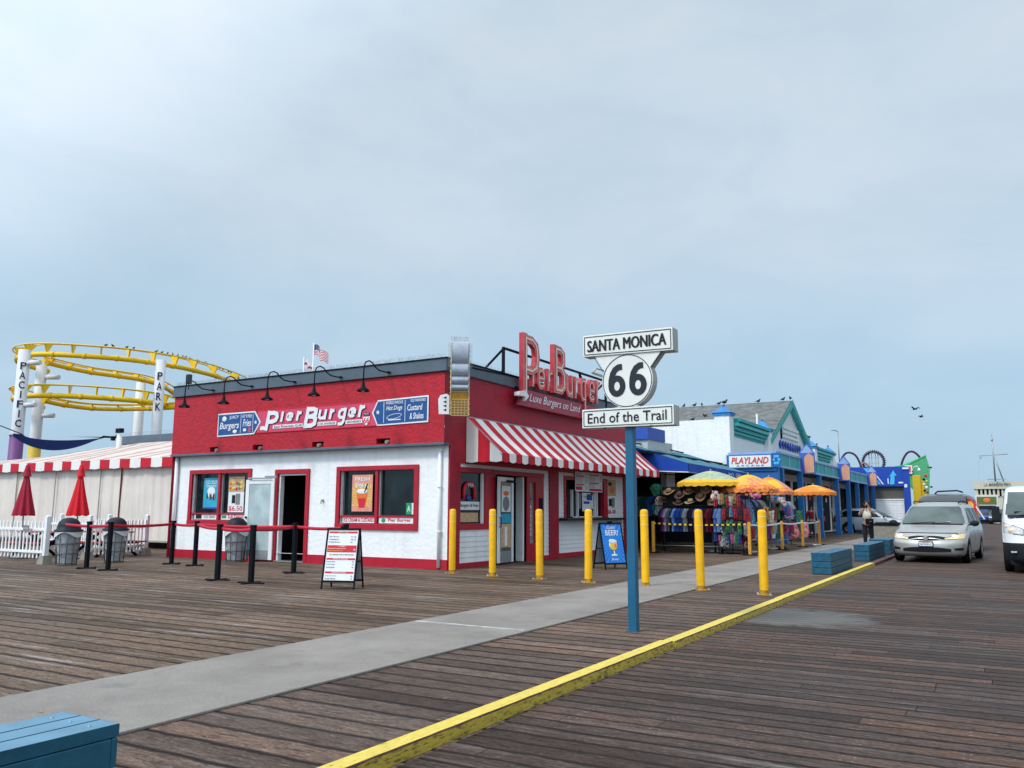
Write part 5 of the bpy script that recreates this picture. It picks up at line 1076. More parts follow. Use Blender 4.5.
# ------------------------------------------------------------ souvenir market between diner and arcade
SH=thing('souvenir_shop','open fronted souvenir shop under a wide blue canopy','shop',(-13,33,0))
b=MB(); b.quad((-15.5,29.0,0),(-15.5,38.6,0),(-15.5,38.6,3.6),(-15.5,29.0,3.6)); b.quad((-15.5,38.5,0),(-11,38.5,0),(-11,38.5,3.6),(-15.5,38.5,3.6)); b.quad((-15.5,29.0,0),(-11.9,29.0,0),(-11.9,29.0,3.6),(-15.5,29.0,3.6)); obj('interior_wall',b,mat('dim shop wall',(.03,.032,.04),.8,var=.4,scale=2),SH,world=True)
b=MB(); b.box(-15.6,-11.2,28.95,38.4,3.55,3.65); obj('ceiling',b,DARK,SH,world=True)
b=MB(); b.box(-12.1,-11.85,32.6,33.6,2.1,3.4); b.box(-12.05,-11.9,37.2,38.2,2.1,3.4); obj('wall_panel',b,WHT,SH,world=True)
b=MB(); b.box(-13.6,-11.95,28.95,29.4,3.6,4.75); b.box(-14.5,-12.2,31.5,33.5,4.3,4.8,1); obj('parapet',b,[mat('sun bleached blue paint',(.12,.28,.5),.6),mat('bright blue fascia',(.03,.09,.42),.5)],SH,world=True)
b=MB(); b.box(-14.5,-12.25,31.6,34.5,3.6,4.3); obj('parapet_wall',b,mat('pale grey render',(.5,.52,.52),.7,dirt=.3),SH,world=True)
CN=thing('blue_canopy','sloping blue canvas canopy with royal blue valance and white script','awning',(-11,34,3))
CB=mat('faded slate blue canvas',(.045,.18,.25),.7,var=.18,scale=1.5,dirt=.25); CR_=mat('royal blue canvas',(.008,.06,.38),.7,var=.12,scale=3)
b=MB(); b.grid(lambda u,v:(-12.9+3.0*v,29.55+8.7*u,4.12-.95*v-.03*math.sin(u*PI*9)*math.sin(PI*v)-.05*u*v),60,5); obj('canvas_top',b,CB,CN,world=True)
b=MB(); b.add([(-12.9,29.52,4.12),(-9.9,29.52,3.16),(-9.9,29.52,2.84),(-12.9,29.52,2.98)],[(0,1,2,3)]); b.grid(lambda u,v:(-9.88+.01*math.sin(u*40),29.52+8.7*u,3.17-.05*u-.33*(1-v)),60,1); obj('valance',b,CR_,CN,world=True)
b=MB(); b.tube([(-9.88,29.5,2.84),(-9.88,38.2,2.79)],.014,5); b.tube([(-12.9,29.5,2.98),(-9.88,29.5,2.84)],.02,5,m=1); obj('piping',b,[mat('pale blue piping',(.3,.42,.6),.6),WHT],CN,world=True)
b=MB(fB(-9.86)); b.text("Joe's",34.4,35.3,2.88,3.05,.012,m=0,bold=.02,shear=.3); b.text('Gifts',35.6,36.5,2.88,3.04,.012,m=0,bold=.02,shear=.3); obj('lettering',b,WHT,CN,world=True)
b=MB()
for y in(29.6,32.5,35.4,38.1): b.bar((-12.85,y,4.05),(-9.92,y,3.1),.04); b.bar((-11.9,y,2.9),(-9.92,y,2.9),.03)
b.tube([(-12.6,31,4.1),(-12.4,33,4.15),(-12.3,34,4.05),(-12.1,35.5,3.98)],.03,5,m=0); obj('canopy_frame',b,BLK,CN,world=True)

def umb(x,y,z,r,cols,label,tilt=0,drop=.5):
    t=thing('market_umbrella',label,'umbrella',(x,y,0),0,'open umbrellas shading the souvenir stalls'); t.rotation_euler=(tilt,0,0)
    b=MB(); b.tube([(0,0,0),(0,0,z-.02)],.022,8); b.lathe([(0,.08),(.24,.07),(.24,0),(0,0)],n=14); b.ell((0,0,z+.02),(.03,.03,.05)); obj('pole',b,STEEL,t)
    b=MB(); n=8
    def cf(u,v):
        a=2*PI*u+.2; k=(u*n)%1; sag=4*k*(1-k)
        rr_=r*v*(1-.045*sag*v); zz=z-drop*(v**1.5)-.02*sag*v
        return (rr_*math.cos(a),rr_*math.sin(a),zz)
    b.grid(cf,n*8,12,mf=lambda u,v:(3 if v>.82 else (0 if v<.3 else (1 if int(u*n+1e-6)%2 else 2)))); obj('canopy',b,cols,t)
    b=MB(); b.grid(lambda u,v:(lambda p:(p[0]*(1+.01*v),p[1]*(1+.01*v),p[2]-v*(.11+.035*abs(math.sin(u*PI*n*3)))))(cf(u,1)),n*12,2,mf=lambda u,v:0); obj('valance',b,cols[3],t)
    b=MB()
    for k in range(n): p=cf(k/n+1e-6,1); q=cf(k/n+1e-6,.5); b.tube([(0,0,z-.06),(q[0],q[1],q[2]-.02),(p[0],p[1],p[2]-.01)],.008,5); b.tube([(0,0,z-.55),(q[0],q[1],q[2]-.02)],.007,5)
    obj('rib',b,STEEL,t); return t
def print_mat(nm,c1,c2,sc=5):
    m=bpy.data.materials.new(nm); m.use_nodes=True; t=m.node_tree; bs=t.nodes['Principled BSDF']; bs.inputs['Roughness'].default_value=.75; tc=_n(t,'ShaderNodeTexCoord')
    n=_n(t,'ShaderNodeTexNoise'); n.inputs['Scale'].default_value=sc; n.inputs['Detail'].default_value=3; n.inputs['Roughness'].default_value=.7; t.links.new(tc.outputs['Object'],n.inputs[0])
    r=_n(t,'ShaderNodeValToRGB'); r.color_ramp.elements[0].position=.46; r.color_ramp.elements[1].position=.54; r.color_ramp.elements[0].color=(*c1,1); r.color_ramp.elements[1].color=(*c2,1)
    t.links.new(n.outputs['Fac'],r.inputs[0]); t.links.new(r.outputs[0],bs.inputs['Base Color']); return m
Yc=mat('sun yellow cloth',(.8,.45,.03),.75,var=.15); Oc=mat('orange cloth',(.75,.22,.03),.75,var=.2)
umb(-9.0,29.3,2.86,1.2,[print_mat('seafoam cloth',(.36,.44,.30),(.58,.50,.16),5),print_mat('teal print cloth',(.22,.38,.33),(.50,.46,.20),6),print_mat('mint print cloth',(.40,.46,.30),(.25,.36,.30),6),Yc],'seafoam green market umbrella with a yellow fringe',drop=.42)
umb(-7.75,29.6,2.72,1.0,[Yc,print_mat('yellow red print',(.78,.44,.05),(.74,.34,.06),5),print_mat('gold red print',(.74,.36,.08),(.62,.2,.12),6),print_mat('orange red fringe print',(.8,.30,.03),(.6,.10,.05),9)],'yellow and orange market umbrella left of the pair',drop=.5)
umb(-7.75,32.6,2.74,.9,[Oc,print_mat('rose print cloth',(.60,.22,.18),(.70,.34,.10),5),Yc,print_mat('rose fringe print',(.62,.12,.10),(.7,.3,.05),8)],'rose and yellow market umbrella partly behind the orange one',drop=.55)
umb(-7.0,37.2,2.55,.92,[Yc,Oc,print_mat('amber print',(.8,.4,.04),(.7,.22,.04),4),Oc],'small flat orange market umbrella farthest along the stalls',drop=.30)
# garments
SC=[(.01,.015,.05),(.35,.03,.18),(.16,.17,.20),(.02,.02,.025),(.22,.38,.72),(.03,.10,.42),(.02,.07,.30),(.48,.5,.5),(.06,.02,.06),(.33,.33,.52),(.05,.14,.5),(.015,.03,.12),(.25,.02,.05),(.02,.15,.13),(.5,.42,.3)]
SM=[mat('shirt cloth %d'%i,c,.85,var=.2,scale=7) for i,c in enumerate(SC)]
shirt_me={}
def shirt(x,y,z,rz,ci,label,h=.78,group='shirts hanging on the souvenir racks'):
    mi=ci%len(SM)
    if mi not in shirt_me:
        b=MB(); 
        for s in(-1,1):
            f=lambda u,v,s=s:(lambda w:((u-.5)*2*w, s*(.012+.022*math.sin(PI*u)+.012*math.sin(u*17+v*3)*(1-v)), -h*(1-v)))(.24+.03*(1-v)-(.10*max(0,(v-.9)/.1)))
            b.grid(f,12,12)
            for k in(-1,1): b.add([(k*.2,s*.03,-.04),(k*.27,s*.025,-.12),(k*.36,s*.02,-.30),(k*.25,s*.02,-.33),(k*.22,s*.03,-.2)],[(0,1,2,3,4)],0,True)
        b.tube([(-.16,0,-.01),(0,0,.05),(.16,0,-.01)],.006,5,m=1); b.tube([(0,0,.05),(0,0,.1),(.02,0,.12)],.005,5,m=1)
        o=obj('shirt',b,[SM[mi],BLK]); shirt_me[mi]=o.data
    else: o=bpy.data.objects.new('shirt',shirt_me[mi]); C.objects.link(o)
    o.location=(x,y,z); o.rotation_euler=(0,0,rz); return tag(o,label,'shirt',group)
def rack(p0,p1,z,label):
    d=Vector((p1[0]-p0[0],p1[1]-p0[1],0)); t=thing('clothes_rack',label,'clothes rack',(p0[0],p0[1],0),0,'black clothes racks of the souvenir stalls'); n=d.normalized(); q=Vector((-n.y,n.x,0))*.25
    b=MB(); e=Vector((d.x,d.y,0)); b.tube([(0,0,z),tuple(e+Vector((0,0,z)))],.014,6); b.tube([(0,0,.25),tuple(e+Vector((0,0,.25)))],.012,6,m=1); obj('rail',b,[BLK,STEEL],t)
    for P_ in(Vector((0,0,0)),e):
        b=MB(); b.tube([tuple(P_),tuple(P_+Vector((0,0,z)))],.014,6); b.tube([tuple(P_-q+Vector((0,0,.03))),tuple(P_+q+Vector((0,0,.03)))],.014,6); obj('upright',b,BLK,t)
COLW=['navy','magenta','grey','black','light blue','royal blue','blue','pale grey','plum','lavender','cobalt','dark navy','maroon','dark green','tan']
ordn=['first','second','third','fourth','fifth','sixth','seventh','eighth','ninth','tenth','eleventh','twelfth','thirteenth','fourteenth','fifteenth','sixteenth','seventeenth','eighteenth','nineteenth','twentieth','twenty-first','twenty-second','twenty-third','twenty-fourth']
rack((-10.72,28.15),(-8.35,28.15),1.62,'front clothes rack of blue shirts beneath the seafoam umbrella')
seq=[0,1,9,2,3,4,5,5,6,7,7,8,0,9,4,6,11,3,12,12,8,4,4]
for i,c in enumerate(seq): shirt(-10.38+i*.092,28.15,1.52,R(78+rnd.uniform(-8,8)),c,'%s shirt, %s from the left on the front rack'%(COLW[c],ordn[i]),h=.78)
rack((-8.1,28.6),(-8.1,37.6),1.95,'long clothes rack running beside the walkway posts')
for i in range(22):
    c=[14,1,13,4,12,7,9,2,14,5,1,8,6,13,4][rnd.randrange(15)]; shirt(-8.0+rnd.uniform(-.05,.05),28.9+i*.38,1.85,R(28+rnd.uniform(-16,16)),c,'%s garment, %s from the near end of the long walkway rack'%(COLW[c],ordn[i]),group='garments on the long walkway rack')
rack((-11.2,30.3),(-8.9,30.3),1.95,'rear clothes rack in the shade of the blue canopy')
for i in range(16):
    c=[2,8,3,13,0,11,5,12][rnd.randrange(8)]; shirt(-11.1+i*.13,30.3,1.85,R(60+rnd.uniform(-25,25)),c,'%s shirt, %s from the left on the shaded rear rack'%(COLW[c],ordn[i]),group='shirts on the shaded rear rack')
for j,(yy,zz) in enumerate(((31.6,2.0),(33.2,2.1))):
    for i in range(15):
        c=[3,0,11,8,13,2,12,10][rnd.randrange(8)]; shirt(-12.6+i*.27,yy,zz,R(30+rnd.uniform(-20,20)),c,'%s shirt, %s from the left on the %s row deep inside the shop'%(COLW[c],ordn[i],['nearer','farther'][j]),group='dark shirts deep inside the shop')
# hats
HM=[mat('straw',(.26,.16,.08),.8,var=.25,scale=20,bump=.004),mat('dark brown straw',(.09,.05,.03),.8,var=.3,scale=20),mat('pale straw',(.36,.28,.17),.8,var=.2,scale=20)]
hl=['pinkish straw hat highest on the left of the stall','brown straw hat beside the highest one','tan straw hat under the umbrella edge','dark straw hat low on the hat stand','pale straw hat above the blue shirts','large tan straw hat facing the walkway','brown sun hat tucked below the umbrella fringe','straw cowboy hat over the maroon shirts','pale sun hat near the flowered cloth','dark hat in the shade at the back of the stand']
for i,(x,y,z,tx,m_) in enumerate([(-10.35,28.7,2.12,.5,0),(-9.95,28.7,2.0,.7,1),(-9.6,28.7,2.15,.6,0),(-10.0,28.7,1.72,.3,1),(-9.55,28.65,1.75,.2,2),(-9.15,28.6,1.95,1.0,0),(-9.3,28.75,2.2,.6,1),(-8.95,28.6,2.2,.9,0),(-8.75,28.65,1.78,.9,0),(-10.6,28.9,1.85,.5,1)]):
    t=thing('straw_hat',hl[i],'hat',(x,y,z),0,'straw hats on the souvenir hat stand'); t.rotation_euler=(tx,0,rnd.uniform(-.4,.4))
    b=MB(); b.grid(lambda u,v:(lambda a,r_:(r_*math.cos(a),r_*math.sin(a)*.85,.03*math.cos(2*a)*(v)))(2*PI*u,.1+.13*v),28,3); obj('brim',b,HM[m_],t)
    b=MB(); b.lathe([(.105,0),(.098,.06),(.085,.11),(.05,.125),(0,.105)],n=20); obj('crown',b,HM[m_],t)
    b=MB(); b.lathe([(.108,.005),(.104,.035)],n=20); obj('hat_band',b,BLK,t)
HS=thing('hat_stand','dark wooden stand carrying the straw hats','stand',(-9.7,28.85,0)); b=MB(); b.box(-.95,.95,-.03,.03,1.5,2.3); b.box(-.95,-.9,-.03,.03,0,1.5); b.box(.9,.95,-.03,.03,0,1.5); b.box(-.95,.95,-.2,.2,1.05,1.1); obj('board',b,DARK,HS)
# bags, cloths, toys
GL=['green','red','magenta','teal','white','black','pink','orange']
GM=[print_mat('green bag cloth',(.0,.09,.055),(.01,.16,.09),14),print_mat('red bag cloth',(.34,.01,.02),(.14,.01,.02),14),print_mat('magenta bag cloth',(.5,.03,.25),(.7,.3,.4)),print_mat('teal bag cloth',(.02,.3,.34),(.3,.5,.5)),print_mat('white flower cloth',(.6,.58,.5),(.35,.05,.05),12),print_mat('black white print',(.01,.01,.015),(.4,.4,.42),14),print_mat('pink toy print',(.75,.10,.25),(.7,.5,.3),9),print_mat('orange toy print',(.7,.2,.04),(.1,.2,.4),9)]
spots=[(-8.5,28.1,1.95,4,.15,'white flowered cloth bundle hanging beside the pale hat'),(-8.18,28.2,1.78,0,.17,'large green bag hanging above the red bags'),(-7.95,28.3,1.80,0,.14,'small green bag right of the large green one'),(-8.15,28.2,1.35,1,.18,'red bag hanging below the green bags'),(-7.9,28.3,1.32,1,.14,'small red bag near the striped tape end'),(-8.2,28.15,.85,5,.16,'black and white patterned pouch bundle low on the stall'),(-7.95,28.3,.85,5,.2,'small black and white pouch low on the stall'),(-8.2,28.1,.4,5,.17,'dark patterned bag on the lowest shelf left'),(-7.75,28.9,.95,3,.15,'teal toy bag beside the second striped post'),(-7.72,29.0,.62,1,.2,'red toy bag under the teal one'),(-7.75,29.0,.3,4,.14,'white toy bag at the foot of the post'),(-7.7,30.6,.8,3,.16,'teal and grey beach bag behind the bollard'),(-7.7,30.7,.4,5,.2,'dark beach bag under the teal one'),(-7.6,34.0,.85,1,.18,'red pouch hanging near the shopper'),(-7.6,35.8,.62,6,.26,'pink bag of beach toys left of its twin'),(-7.5,37.2,.62,6,.28,'pink bag of beach toys by the last post'),(-8.0,31.6,2.1,2,.2,'magenta bag hung high under the umbrellas'),(-7.9,36.5,1.2,3,.24,'teal towel bag beside the blue column'),(-7.85,35.0,1.75,4,.22,'white flowered cloth high near the small orange umbrella'),(-8.4,31.0,.5,2,.22,'magenta print bag on the ground at the back'),(-11.2,29.6,2.2,0,.2,'green shirt bundle hanging in the dark shop entrance'),(-11.3,30.0,1.5,3,.2,'teal cloth hanging in the dark shop entrance'),(-10.9,29.2,1.75,4,.18,'pale cloth hanging left of the hats')]
for x,y,z,m_,s,l in spots:
    b=MB(); 
    def bf(u,v,s=s,x=x): a=2*PI*u; p=PI*v; k=1+.16*math.sin(5*a+x*3+4*p)+.14*math.sin(3*p+x); return (s*.9*(abs(math.sin(p))**.35)*math.cos(a)*k,s*.35*(abs(math.sin(p))**.35)*math.sin(a)*k,-s*math.cos(p)*(1+.2*math.sin(3*a+x)))
    b.grid(bf,32,20); b.tube([(-s*.3,0,s*.9),(0,0,s*1.5),(s*.3,0,s*.9)],.01,5,m=1)
    o=obj('hanging_bag',b,[GM[m_],BLK]); o.location=(x,y,z); o.rotation_euler=(0,0,R(40)); tag(o,l,'bag',group='bags and bundles on the souvenir stalls')
TWC=[(.5,.02,.04),(.02,.22,.2),(.02,.08,.35),(.6,.58,.52),(.02,.02,.03),(.55,.12,.3),(.6,.3,.05),(.12,.3,.5),(.05,.3,.08),(.25,.04,.3)]; TWN=['red','teal','blue','cream','black','pink','orange','sky blue','green','purple']
TWM=[print_mat('towel cloth %d'%i,tuple(x*.45 for x in c),tuple(min(1,x*.9+.02) for x in c),11) for i,c in enumerate(TWC)]; k_=0
def towel(x,y,z,rz,w,h,ci,label):
    b=MB(); b.grid(lambda u,v:((u-.5)*w*(1+.12*math.sin(v*5+ci)),.03*math.sin(u*14+ci)*(1.2-v)+.02*math.sin(u*29),-h*(1-v)-.02*math.sin(u*9+ci)),14,8); b.tube([(-w*.4,0,.0),(0,0,.06),(w*.4,0,.0)],.006,4,m=1)
    o=obj('souvenir_towel',b,[TWM[ci],BLK]); o.location=(x,y,z); o.rotation_euler=(0,0,rz); tag(o,label,'towel',group='small towels and cloths on the souvenir stalls')
for r_i,z in enumerate((1.98,1.56,1.12,.70)):
    for k in range(7):
        ci=(k*3+r_i*4+k//3)%10; towel(-8.5+k*.135+rnd.uniform(-.02,.02),28.05+.05*(k%2),z+rnd.uniform(-.05,.05),R(25+rnd.uniform(-12,12)),.12,.34+rnd.uniform(-.05,.06),ci,'small %s cloth, %s from the left in the %s row above the stall shelves'%(TWN[ci],ordn[k],['top','second','third','lowest'][r_i]))
for r_i,z in enumerate((1.55,1.0)):
    for k in range(16):
        ci=(k*7+r_i*3+k//4)%10; towel(-7.6+rnd.uniform(-.04,.04),28.6+k*.56,z+rnd.uniform(-.12,.12),R(35+rnd.uniform(-20,20)),.26,.48+rnd.uniform(-.08,.08),ci,'%s towel, %s from the near end in the %s row along the walkway'%(TWN[ci],ordn[k],['upper','lower'][r_i]))
t=thing('display_table','dark low display shelves under the hanging bags','display',(-8.1,28.5,0)); b=MB(); 
for z in(.12,.6,1.1): b.box(-.4,.45,-.15,.3,z,z+.03)
[b.box(x,x+.03,yy,yy+.03,0,1.9) for x in(-.42,.42) for yy in(-.15,.27)]; obj('shelf',b,BLK,t)
# barrier posts with tape
bps=[(-10.62,27.75,'orange barrier post at the left end of the striped tape'),(-7.35,27.95,'orange barrier post where the striped tape ends'),(-7.3,32.4,'orange barrier post in front of the shopper'),(-7.2,35.6,'orange barrier post fourth from the striped tape'),(-7.1,38.6,'farthest orange barrier post by the blue columns')]
AM=mat('amber painted wood',(.70,.33,.03),.6,var=.15,scale=9,dirt=.2)
for x,y,l in bps:
    t=thing('barrier_post',l,'post',(x,y,0),0,'orange barrier posts around the stalls'); b=MB(); b.box(-.045,.045,-.045,.045,.03,1.08); obj('post',b,AM,t,bevel=.006); b=MB(); b.box(-.2,.2,-.14,.14,0,.035); obj('base',b,BLK,t,bevel=.005)
def rope(a,c,z,m2,label,stripe=True,sg=.05):
    L=math.hypot(c[0]-a[0],c[1]-a[1]); N=int(L/.09); b=MB()
    for i in range(N):
        f=lambda q:(lerp(a[0],c[0],q),lerp(a[1],c[1],q),z-sg*4*q*(1-q))
        p,q=f(i/N),f((i+1)/N); b.bar(p,q,.02,.05,(i%2) if stripe else 0)
    tag(obj('barrier_tape',b,m2),label,'tape')
rope(bps[0][:2],bps[1][:2],1.02,[YLI,BLK],'yellow and black striped tape across the front of the shirt rack')
rope(bps[1][:2],bps[2][:2],1.0,[WHT],'white tape from the striped tape post to the shopper',False); rope(bps[2][:2],bps[3][:2],1.0,[WHT],'white tape passing right of the shopper',False); rope(bps[3][:2],bps[4][:2],1.0,[WHT],'white tape on the far stretch by the blue columns',False)
# ------------------------------------------------------------ people
def skinmesh(name,J,E,m,parent,sub=1,root=0):
    me=bpy.data.meshes.new(name); me.from_pydata([j[:3] for j in J],E,[]); me.materials.append(m)
    o=bpy.data.objects.new(name,me); C.objects.link(o); o.parent=parent
    s=o.modifiers.new('skin','SKIN'); s.use_smooth_shade=True
    d=me.skin_vertices[0].data
    for i,j in enumerate(J): d[i].radius=(j[3],j[4] if len(j)>4 else j[3]); d[i].use_root=(i==root)
    ss=o.modifiers.new('sub','SUBSURF'); ss.levels=sub; ss.render_levels=sub
    return o
def person(label,x,y,rz,h,pose,shirtm,pantsm,hairm,shorts=False,long=False,sleeve=.6):
    t=thing('person',label,'person',(x,y,0),rz); t.scale=(h/1.75,)*3
    skin=mat('skin',(.42,.23,.16),.55,var=.06)
    # facing -Y
    if pose=='camera': el=[(-.27,-.14,1.22),(.27,-.14,1.22)]; wr_=[(-.09,-.30,1.50),(.09,-.30,1.50)]
    elif pose=='reach': el=[(-.24,-.10,1.15),(.27,-.02,1.12)]; wr_=[(-.30,-.34,1.22),(.24,-.22,.98)]
    else: el=[(-.25,.03,1.12),(.25,.03,1.12)]; wr_=[(-.27,-.06,.87),(.27,-.06,.87)]
    ft=[(-.11,.0),(.13,.06 if pose!='stand' else 0)]
    J=[(0,0,.95,.13,.10),(0,.0,1.12,.12,.09),(0,0,1.30,.14,.10),(0,.0,1.43,.10,.08),(0,-.005,1.50,.05),(0,-.01,1.56,.052),(0,-.015,1.63,.085,.092),(0,-.012,1.71,.068,.075)]
    E=[(i,i+1) for i in range(7)]
    J.append((0,-.11,1.625,.016)); E.append((6,8))   # nose
    for s in(0,1):
        sx=-1 if s==0 else 1
        a=len(J); J+=[(sx*.17,0,1.40,.055),(*el[s],.042),(*wr_[s],.026)]; E+=[(3,a),(a,a+1),(a+1,a+2)]
        w=Vector(wr_[s]); d=(w-Vector(el[s])).normalized(); side=Vector((1,0,0)) if abs(d.x)<.8 else Vector((0,0,1))
        p=w+d*.07; J.append((*p,.03,.018)); E.append((a+2,a+3))
        for k in range(4):
            q=p+d*.035+side*(.021*(k-1.5)); e=q+d*(.035+.008*(k in(1,2)))+Vector((0,-.015,0)); b_=len(J); J+=[(*q,.009),(*e,.008)]; E+=[(a+3,b_),(b_,b_+1)]
        q=w+d*.03-side*.035*sx; b_=len(J); J+=[(*q,.010),(*(q+d*.03-side*.012*sx),.009)]; E+=[(a+2,b_),(b_,b_+1)]
        a=len(J); J+=[(sx*.095,0,.88,.085),(sx*.11,-.01,.50,.055),(ft[s][0]*1.0,ft[s][1]+.02,.10,.036),(ft[s][0],ft[s][1]-.10,.04,.035,.03)]; E+=[(0,a),(a,a+1),(a+1,a+2),(a+2,a+3)]
    skinmesh('body',J,E,skin,t)
    # shirt
    K=[(0,0,.93,.165,.125),(0,0,1.12,.155,.12),(0,0,1.30,.175,.13),(0,0,1.43,.12,.10)]; F_=[(0,1),(1,2),(2,3)]
    for s in(0,1):
        sx=-1 if s==0 else 1; a=len(K); sh=Vector((sx*.17,0,1.40)); e=Vector(el[s]); K.append((*sh,.08)); F_.append((3,a))
        if sleeve>1: K+=[(*e,.062),(*(e.lerp(Vector(wr_[s]),.85)),.045)]; F_+=[(a,a+1),(a+1,a+2)]
        else: K.append((*sh.lerp(e,sleeve),.065)); F_.append((a,a+1))
    skinmesh('shirt',K,F_,shirtm,t)
    K=[(0,0,.96,.158,.125)]; F_=[]
    for s in(0,1):
        sx=-1 if s==0 else 1; a=len(K); K+=[(sx*.095,0,.86,.105,.11),(sx*.11,-.01,.52,.082)]; F_+=[(0,a),(a,a+1)]
        if not shorts: K.append((ft[s][0],ft[s][1]+.02,.10,.062)); F_.append((a+1,a+2))
    skinmesh('trousers',K,F_,pantsm,t)
    for s in(0,1):
        b=MB(); b.ell((ft[s][0],ft[s][1]-.06,.045),(.05,.14,.05),12,8); obj('shoe',b,BLK,t)
    b=MB(); 
    def hf(u,v):
        a=2*PI*u; p=PI*(.02+.62*v); fr_=max(0,-math.sin(a)); p*=1-.42*fr_
        return (.098*math.sin(p)*math.cos(a),.01+.105*math.sin(p)*math.sin(a),1.645+.115*math.cos(p))
    b.grid(hf,24,10)
    if long: b.grid(lambda u,v:(.10*math.cos(PI*u)*(1+.15*v),.03+.09*math.sin(PI*u)*(1+.1*v),1.66-.32*v),14,6)
    obj('hair',b,hairm,t)
    b=MB(); [b.ell((s*.034,-.098,1.655),(.011,.007,.007),8,6) for s in(-1,1)]; obj('eye',b,BLK,t)
    b=MB(); b.box(-.022,.022,-.099,-.092,1.583,1.589); obj('mouth',b,mat('lip',(.3,.08,.07),.5),t)
    b=MB(); [b.ell((s*.088,.0,1.63),(.014,.025,.032),8,6) for s in(-1,1)]; obj('ear',b,skin,t)
    return t
HB=mat('black hair',(.012,.01,.01),.5,var=.3,scale=30); 
P1=person('person in patterned jacket and black trousers behind the middle bench holding up a camera',-4.70,35.5,R(8),1.86,'camera',print_mat('brown patterned jacket cloth',(.16,.08,.07),(.5,.42,.36),16),mat('black trouser cloth',(.012,.013,.018),.8),HB,long=True,sleeve=2)
t=thing('camera','small dark camera held up to the face by the person behind the bench','camera',(-4.70,35.1,1.62),R(8)); b=MB(); b.box(-.07,.07,-.03,.03,-.05,.05); obj('camera_body',b,BLK,t,bevel=.01); b=MB(lambda x,y,z:(x,-.03-z,y)); b.lathe([(.035,0),(.035,.05),(.028,.055),(0,.045)],n=16); obj('camera_lens',b,GLS,t)
b=MB(); b.grid(lambda u,v:((lambda a,p,k:(.15*math.sin(p)*math.cos(a)*k,.12*math.sin(p)*math.sin(a)*k,-.2*math.cos(p)))(2*PI*u,PI*v,1+.1*math.sin(4*2*PI*u+v*5))),24,14); o=obj('cream_bundle',b,mat('cream fleece',(.62,.58,.48),.9,var=.15,scale=12,bump=.02,bscale=20)); o.location=(-4.68,35.24,1.30); tag(o,'cream fluffy bundle carried against the chest behind the middle bench','bundle')
b=MB(); b.box(-.14,.14,-.06,.06,-.11,.11); b.tube([(-.13,0,.1),(-.1,.12,.55),(.05,.16,.62)],.015,6); b.lathe([(0,0),(.05,.0),(.05,.02)],(.05,-.09,0),8,m=1); o=obj('shoulder_bag',b,[BLK,STEEL],bevel=.03); o.location=(-4.58,35.15,1.05); tag(o,'black shoulder bag at the waist of the person behind the bench','bag')
person('shopper in black t-shirt and navy shorts browsing behind the orange posts',-7.65,33.6,R(150),1.78,'reach',mat('black tee cloth',(.012,.012,.015),.85),mat('navy shorts cloth',(.01,.015,.05),.85),HB,shorts=True)
person('person in dark red jacket standing under the blue arcade porch',-9.3,48.5,R(30),1.75,'stand',mat('dark red jacket cloth',(.25,.01,.02),.8),mat('grey trouser cloth',(.05,.05,.06),.8),HB,sleeve=2)

# ------------------------------------------------------------ arcade
AR=thing('arcade_building','white arcade hall with grey shingle gable, teal trim and blue pyramid caps','arcade',(-16,50,0))
AW_=lambda nm,b,m,**k: obj(nm,b,m,AR,world=True,**k)
TEAL=mat('teal paint',(.01,.36,.35),.5,var=.12,scale=2,dirt=.15); TEL2=mat('light teal paint',(.10,.52,.50),.5); BLC=mat('bright blue paint',(.04,.22,.55),.5,var=.12,scale=2,dirt=.2); BLP=mat('porch blue paint',(.015,.13,.38),.5,var=.15,scale=2,dirt=.2); LBL=mat('pale blue paint',(.26,.40,.66),.5)
SHG=mat('grey shingle',(.17,.18,.175),.85,var=.35,scale=2.5,bump=.02,bscale=8)
b=MB(); b.quad((-24,39,0),(-11,39,0),(-11,39,5.78),(-24,39,5.78)); b.quad((-11,39,0),(-11,80,0),(-11,80,5.2),(-11,39,5.2)); b.add([(-11,46.3,4.6),(-11,57.4,4.6),(-11,57.4,5.4),(-11,52.0,8.05),(-11,46.3,5.4)],[(0,1,2,3,4)]); b.quad((-24,39,5.78),(-11,39,5.78),(-11,39.3,5.78),(-24,39.3,5.78)); b.quad((-24,39,0),(-24,39,5.78),(-24,80,5.2),(-24,80,0)); AW_('wall',b,STUC)
b=MB(); b.add([(-10.98,46.4,4.3),(-10.98,57.3,4.3),(-10.98,57.3,5.35),(-10.98,52.0,7.95),(-10.98,46.4,5.35)],[(0,1,2,3,4)]); AW_('gable_wall',b,mat('white gable boards',(.74,.76,.77),.6,var=.05,dirt=.12))
# roof slopes with shingle rows
b=MB(); n=26
SHY0,SHY1=46.2,52.0
for i in range(n):
    a,c=i/n,(i+1)/n; ya,yc=46.0-6.6*(1-a)+8*a*1.0,46.0-6.6*(1-c)+8*c; 
    ya=lerp(SHY0,SHY1,a); yc=lerp(SHY0,SHY1,c); za=lerp(5.35,8.1,a); zc=lerp(5.35,8.1,c); x1=-10.8
    b.quad((-24,ya,za+.02),(x1,ya,za+.02),(x1,yc,zc),(-24,yc,zc)); b.quad((-24,ya,za-.01),(x1,ya,za-.01),(x1,ya,za+.02),(-24,ya,za+.02))
b.quad((-24,52.0,8.12),(-10.8,52.0,8.12),(-10.8,57.4,5.4),(-24,57.4,5.4)); b.quad((-24,39.2,5.2),(-11,39.2,5.2),(-11,46,5.2),(-24,46,5.2)); AW_('roof',b,SHG)
b=MB()
b.bar((-12.0,48.3,6.2),(-12.0,48.3,7.0),.1); AW_('vent_pipe',b,WHT)
b=MB()
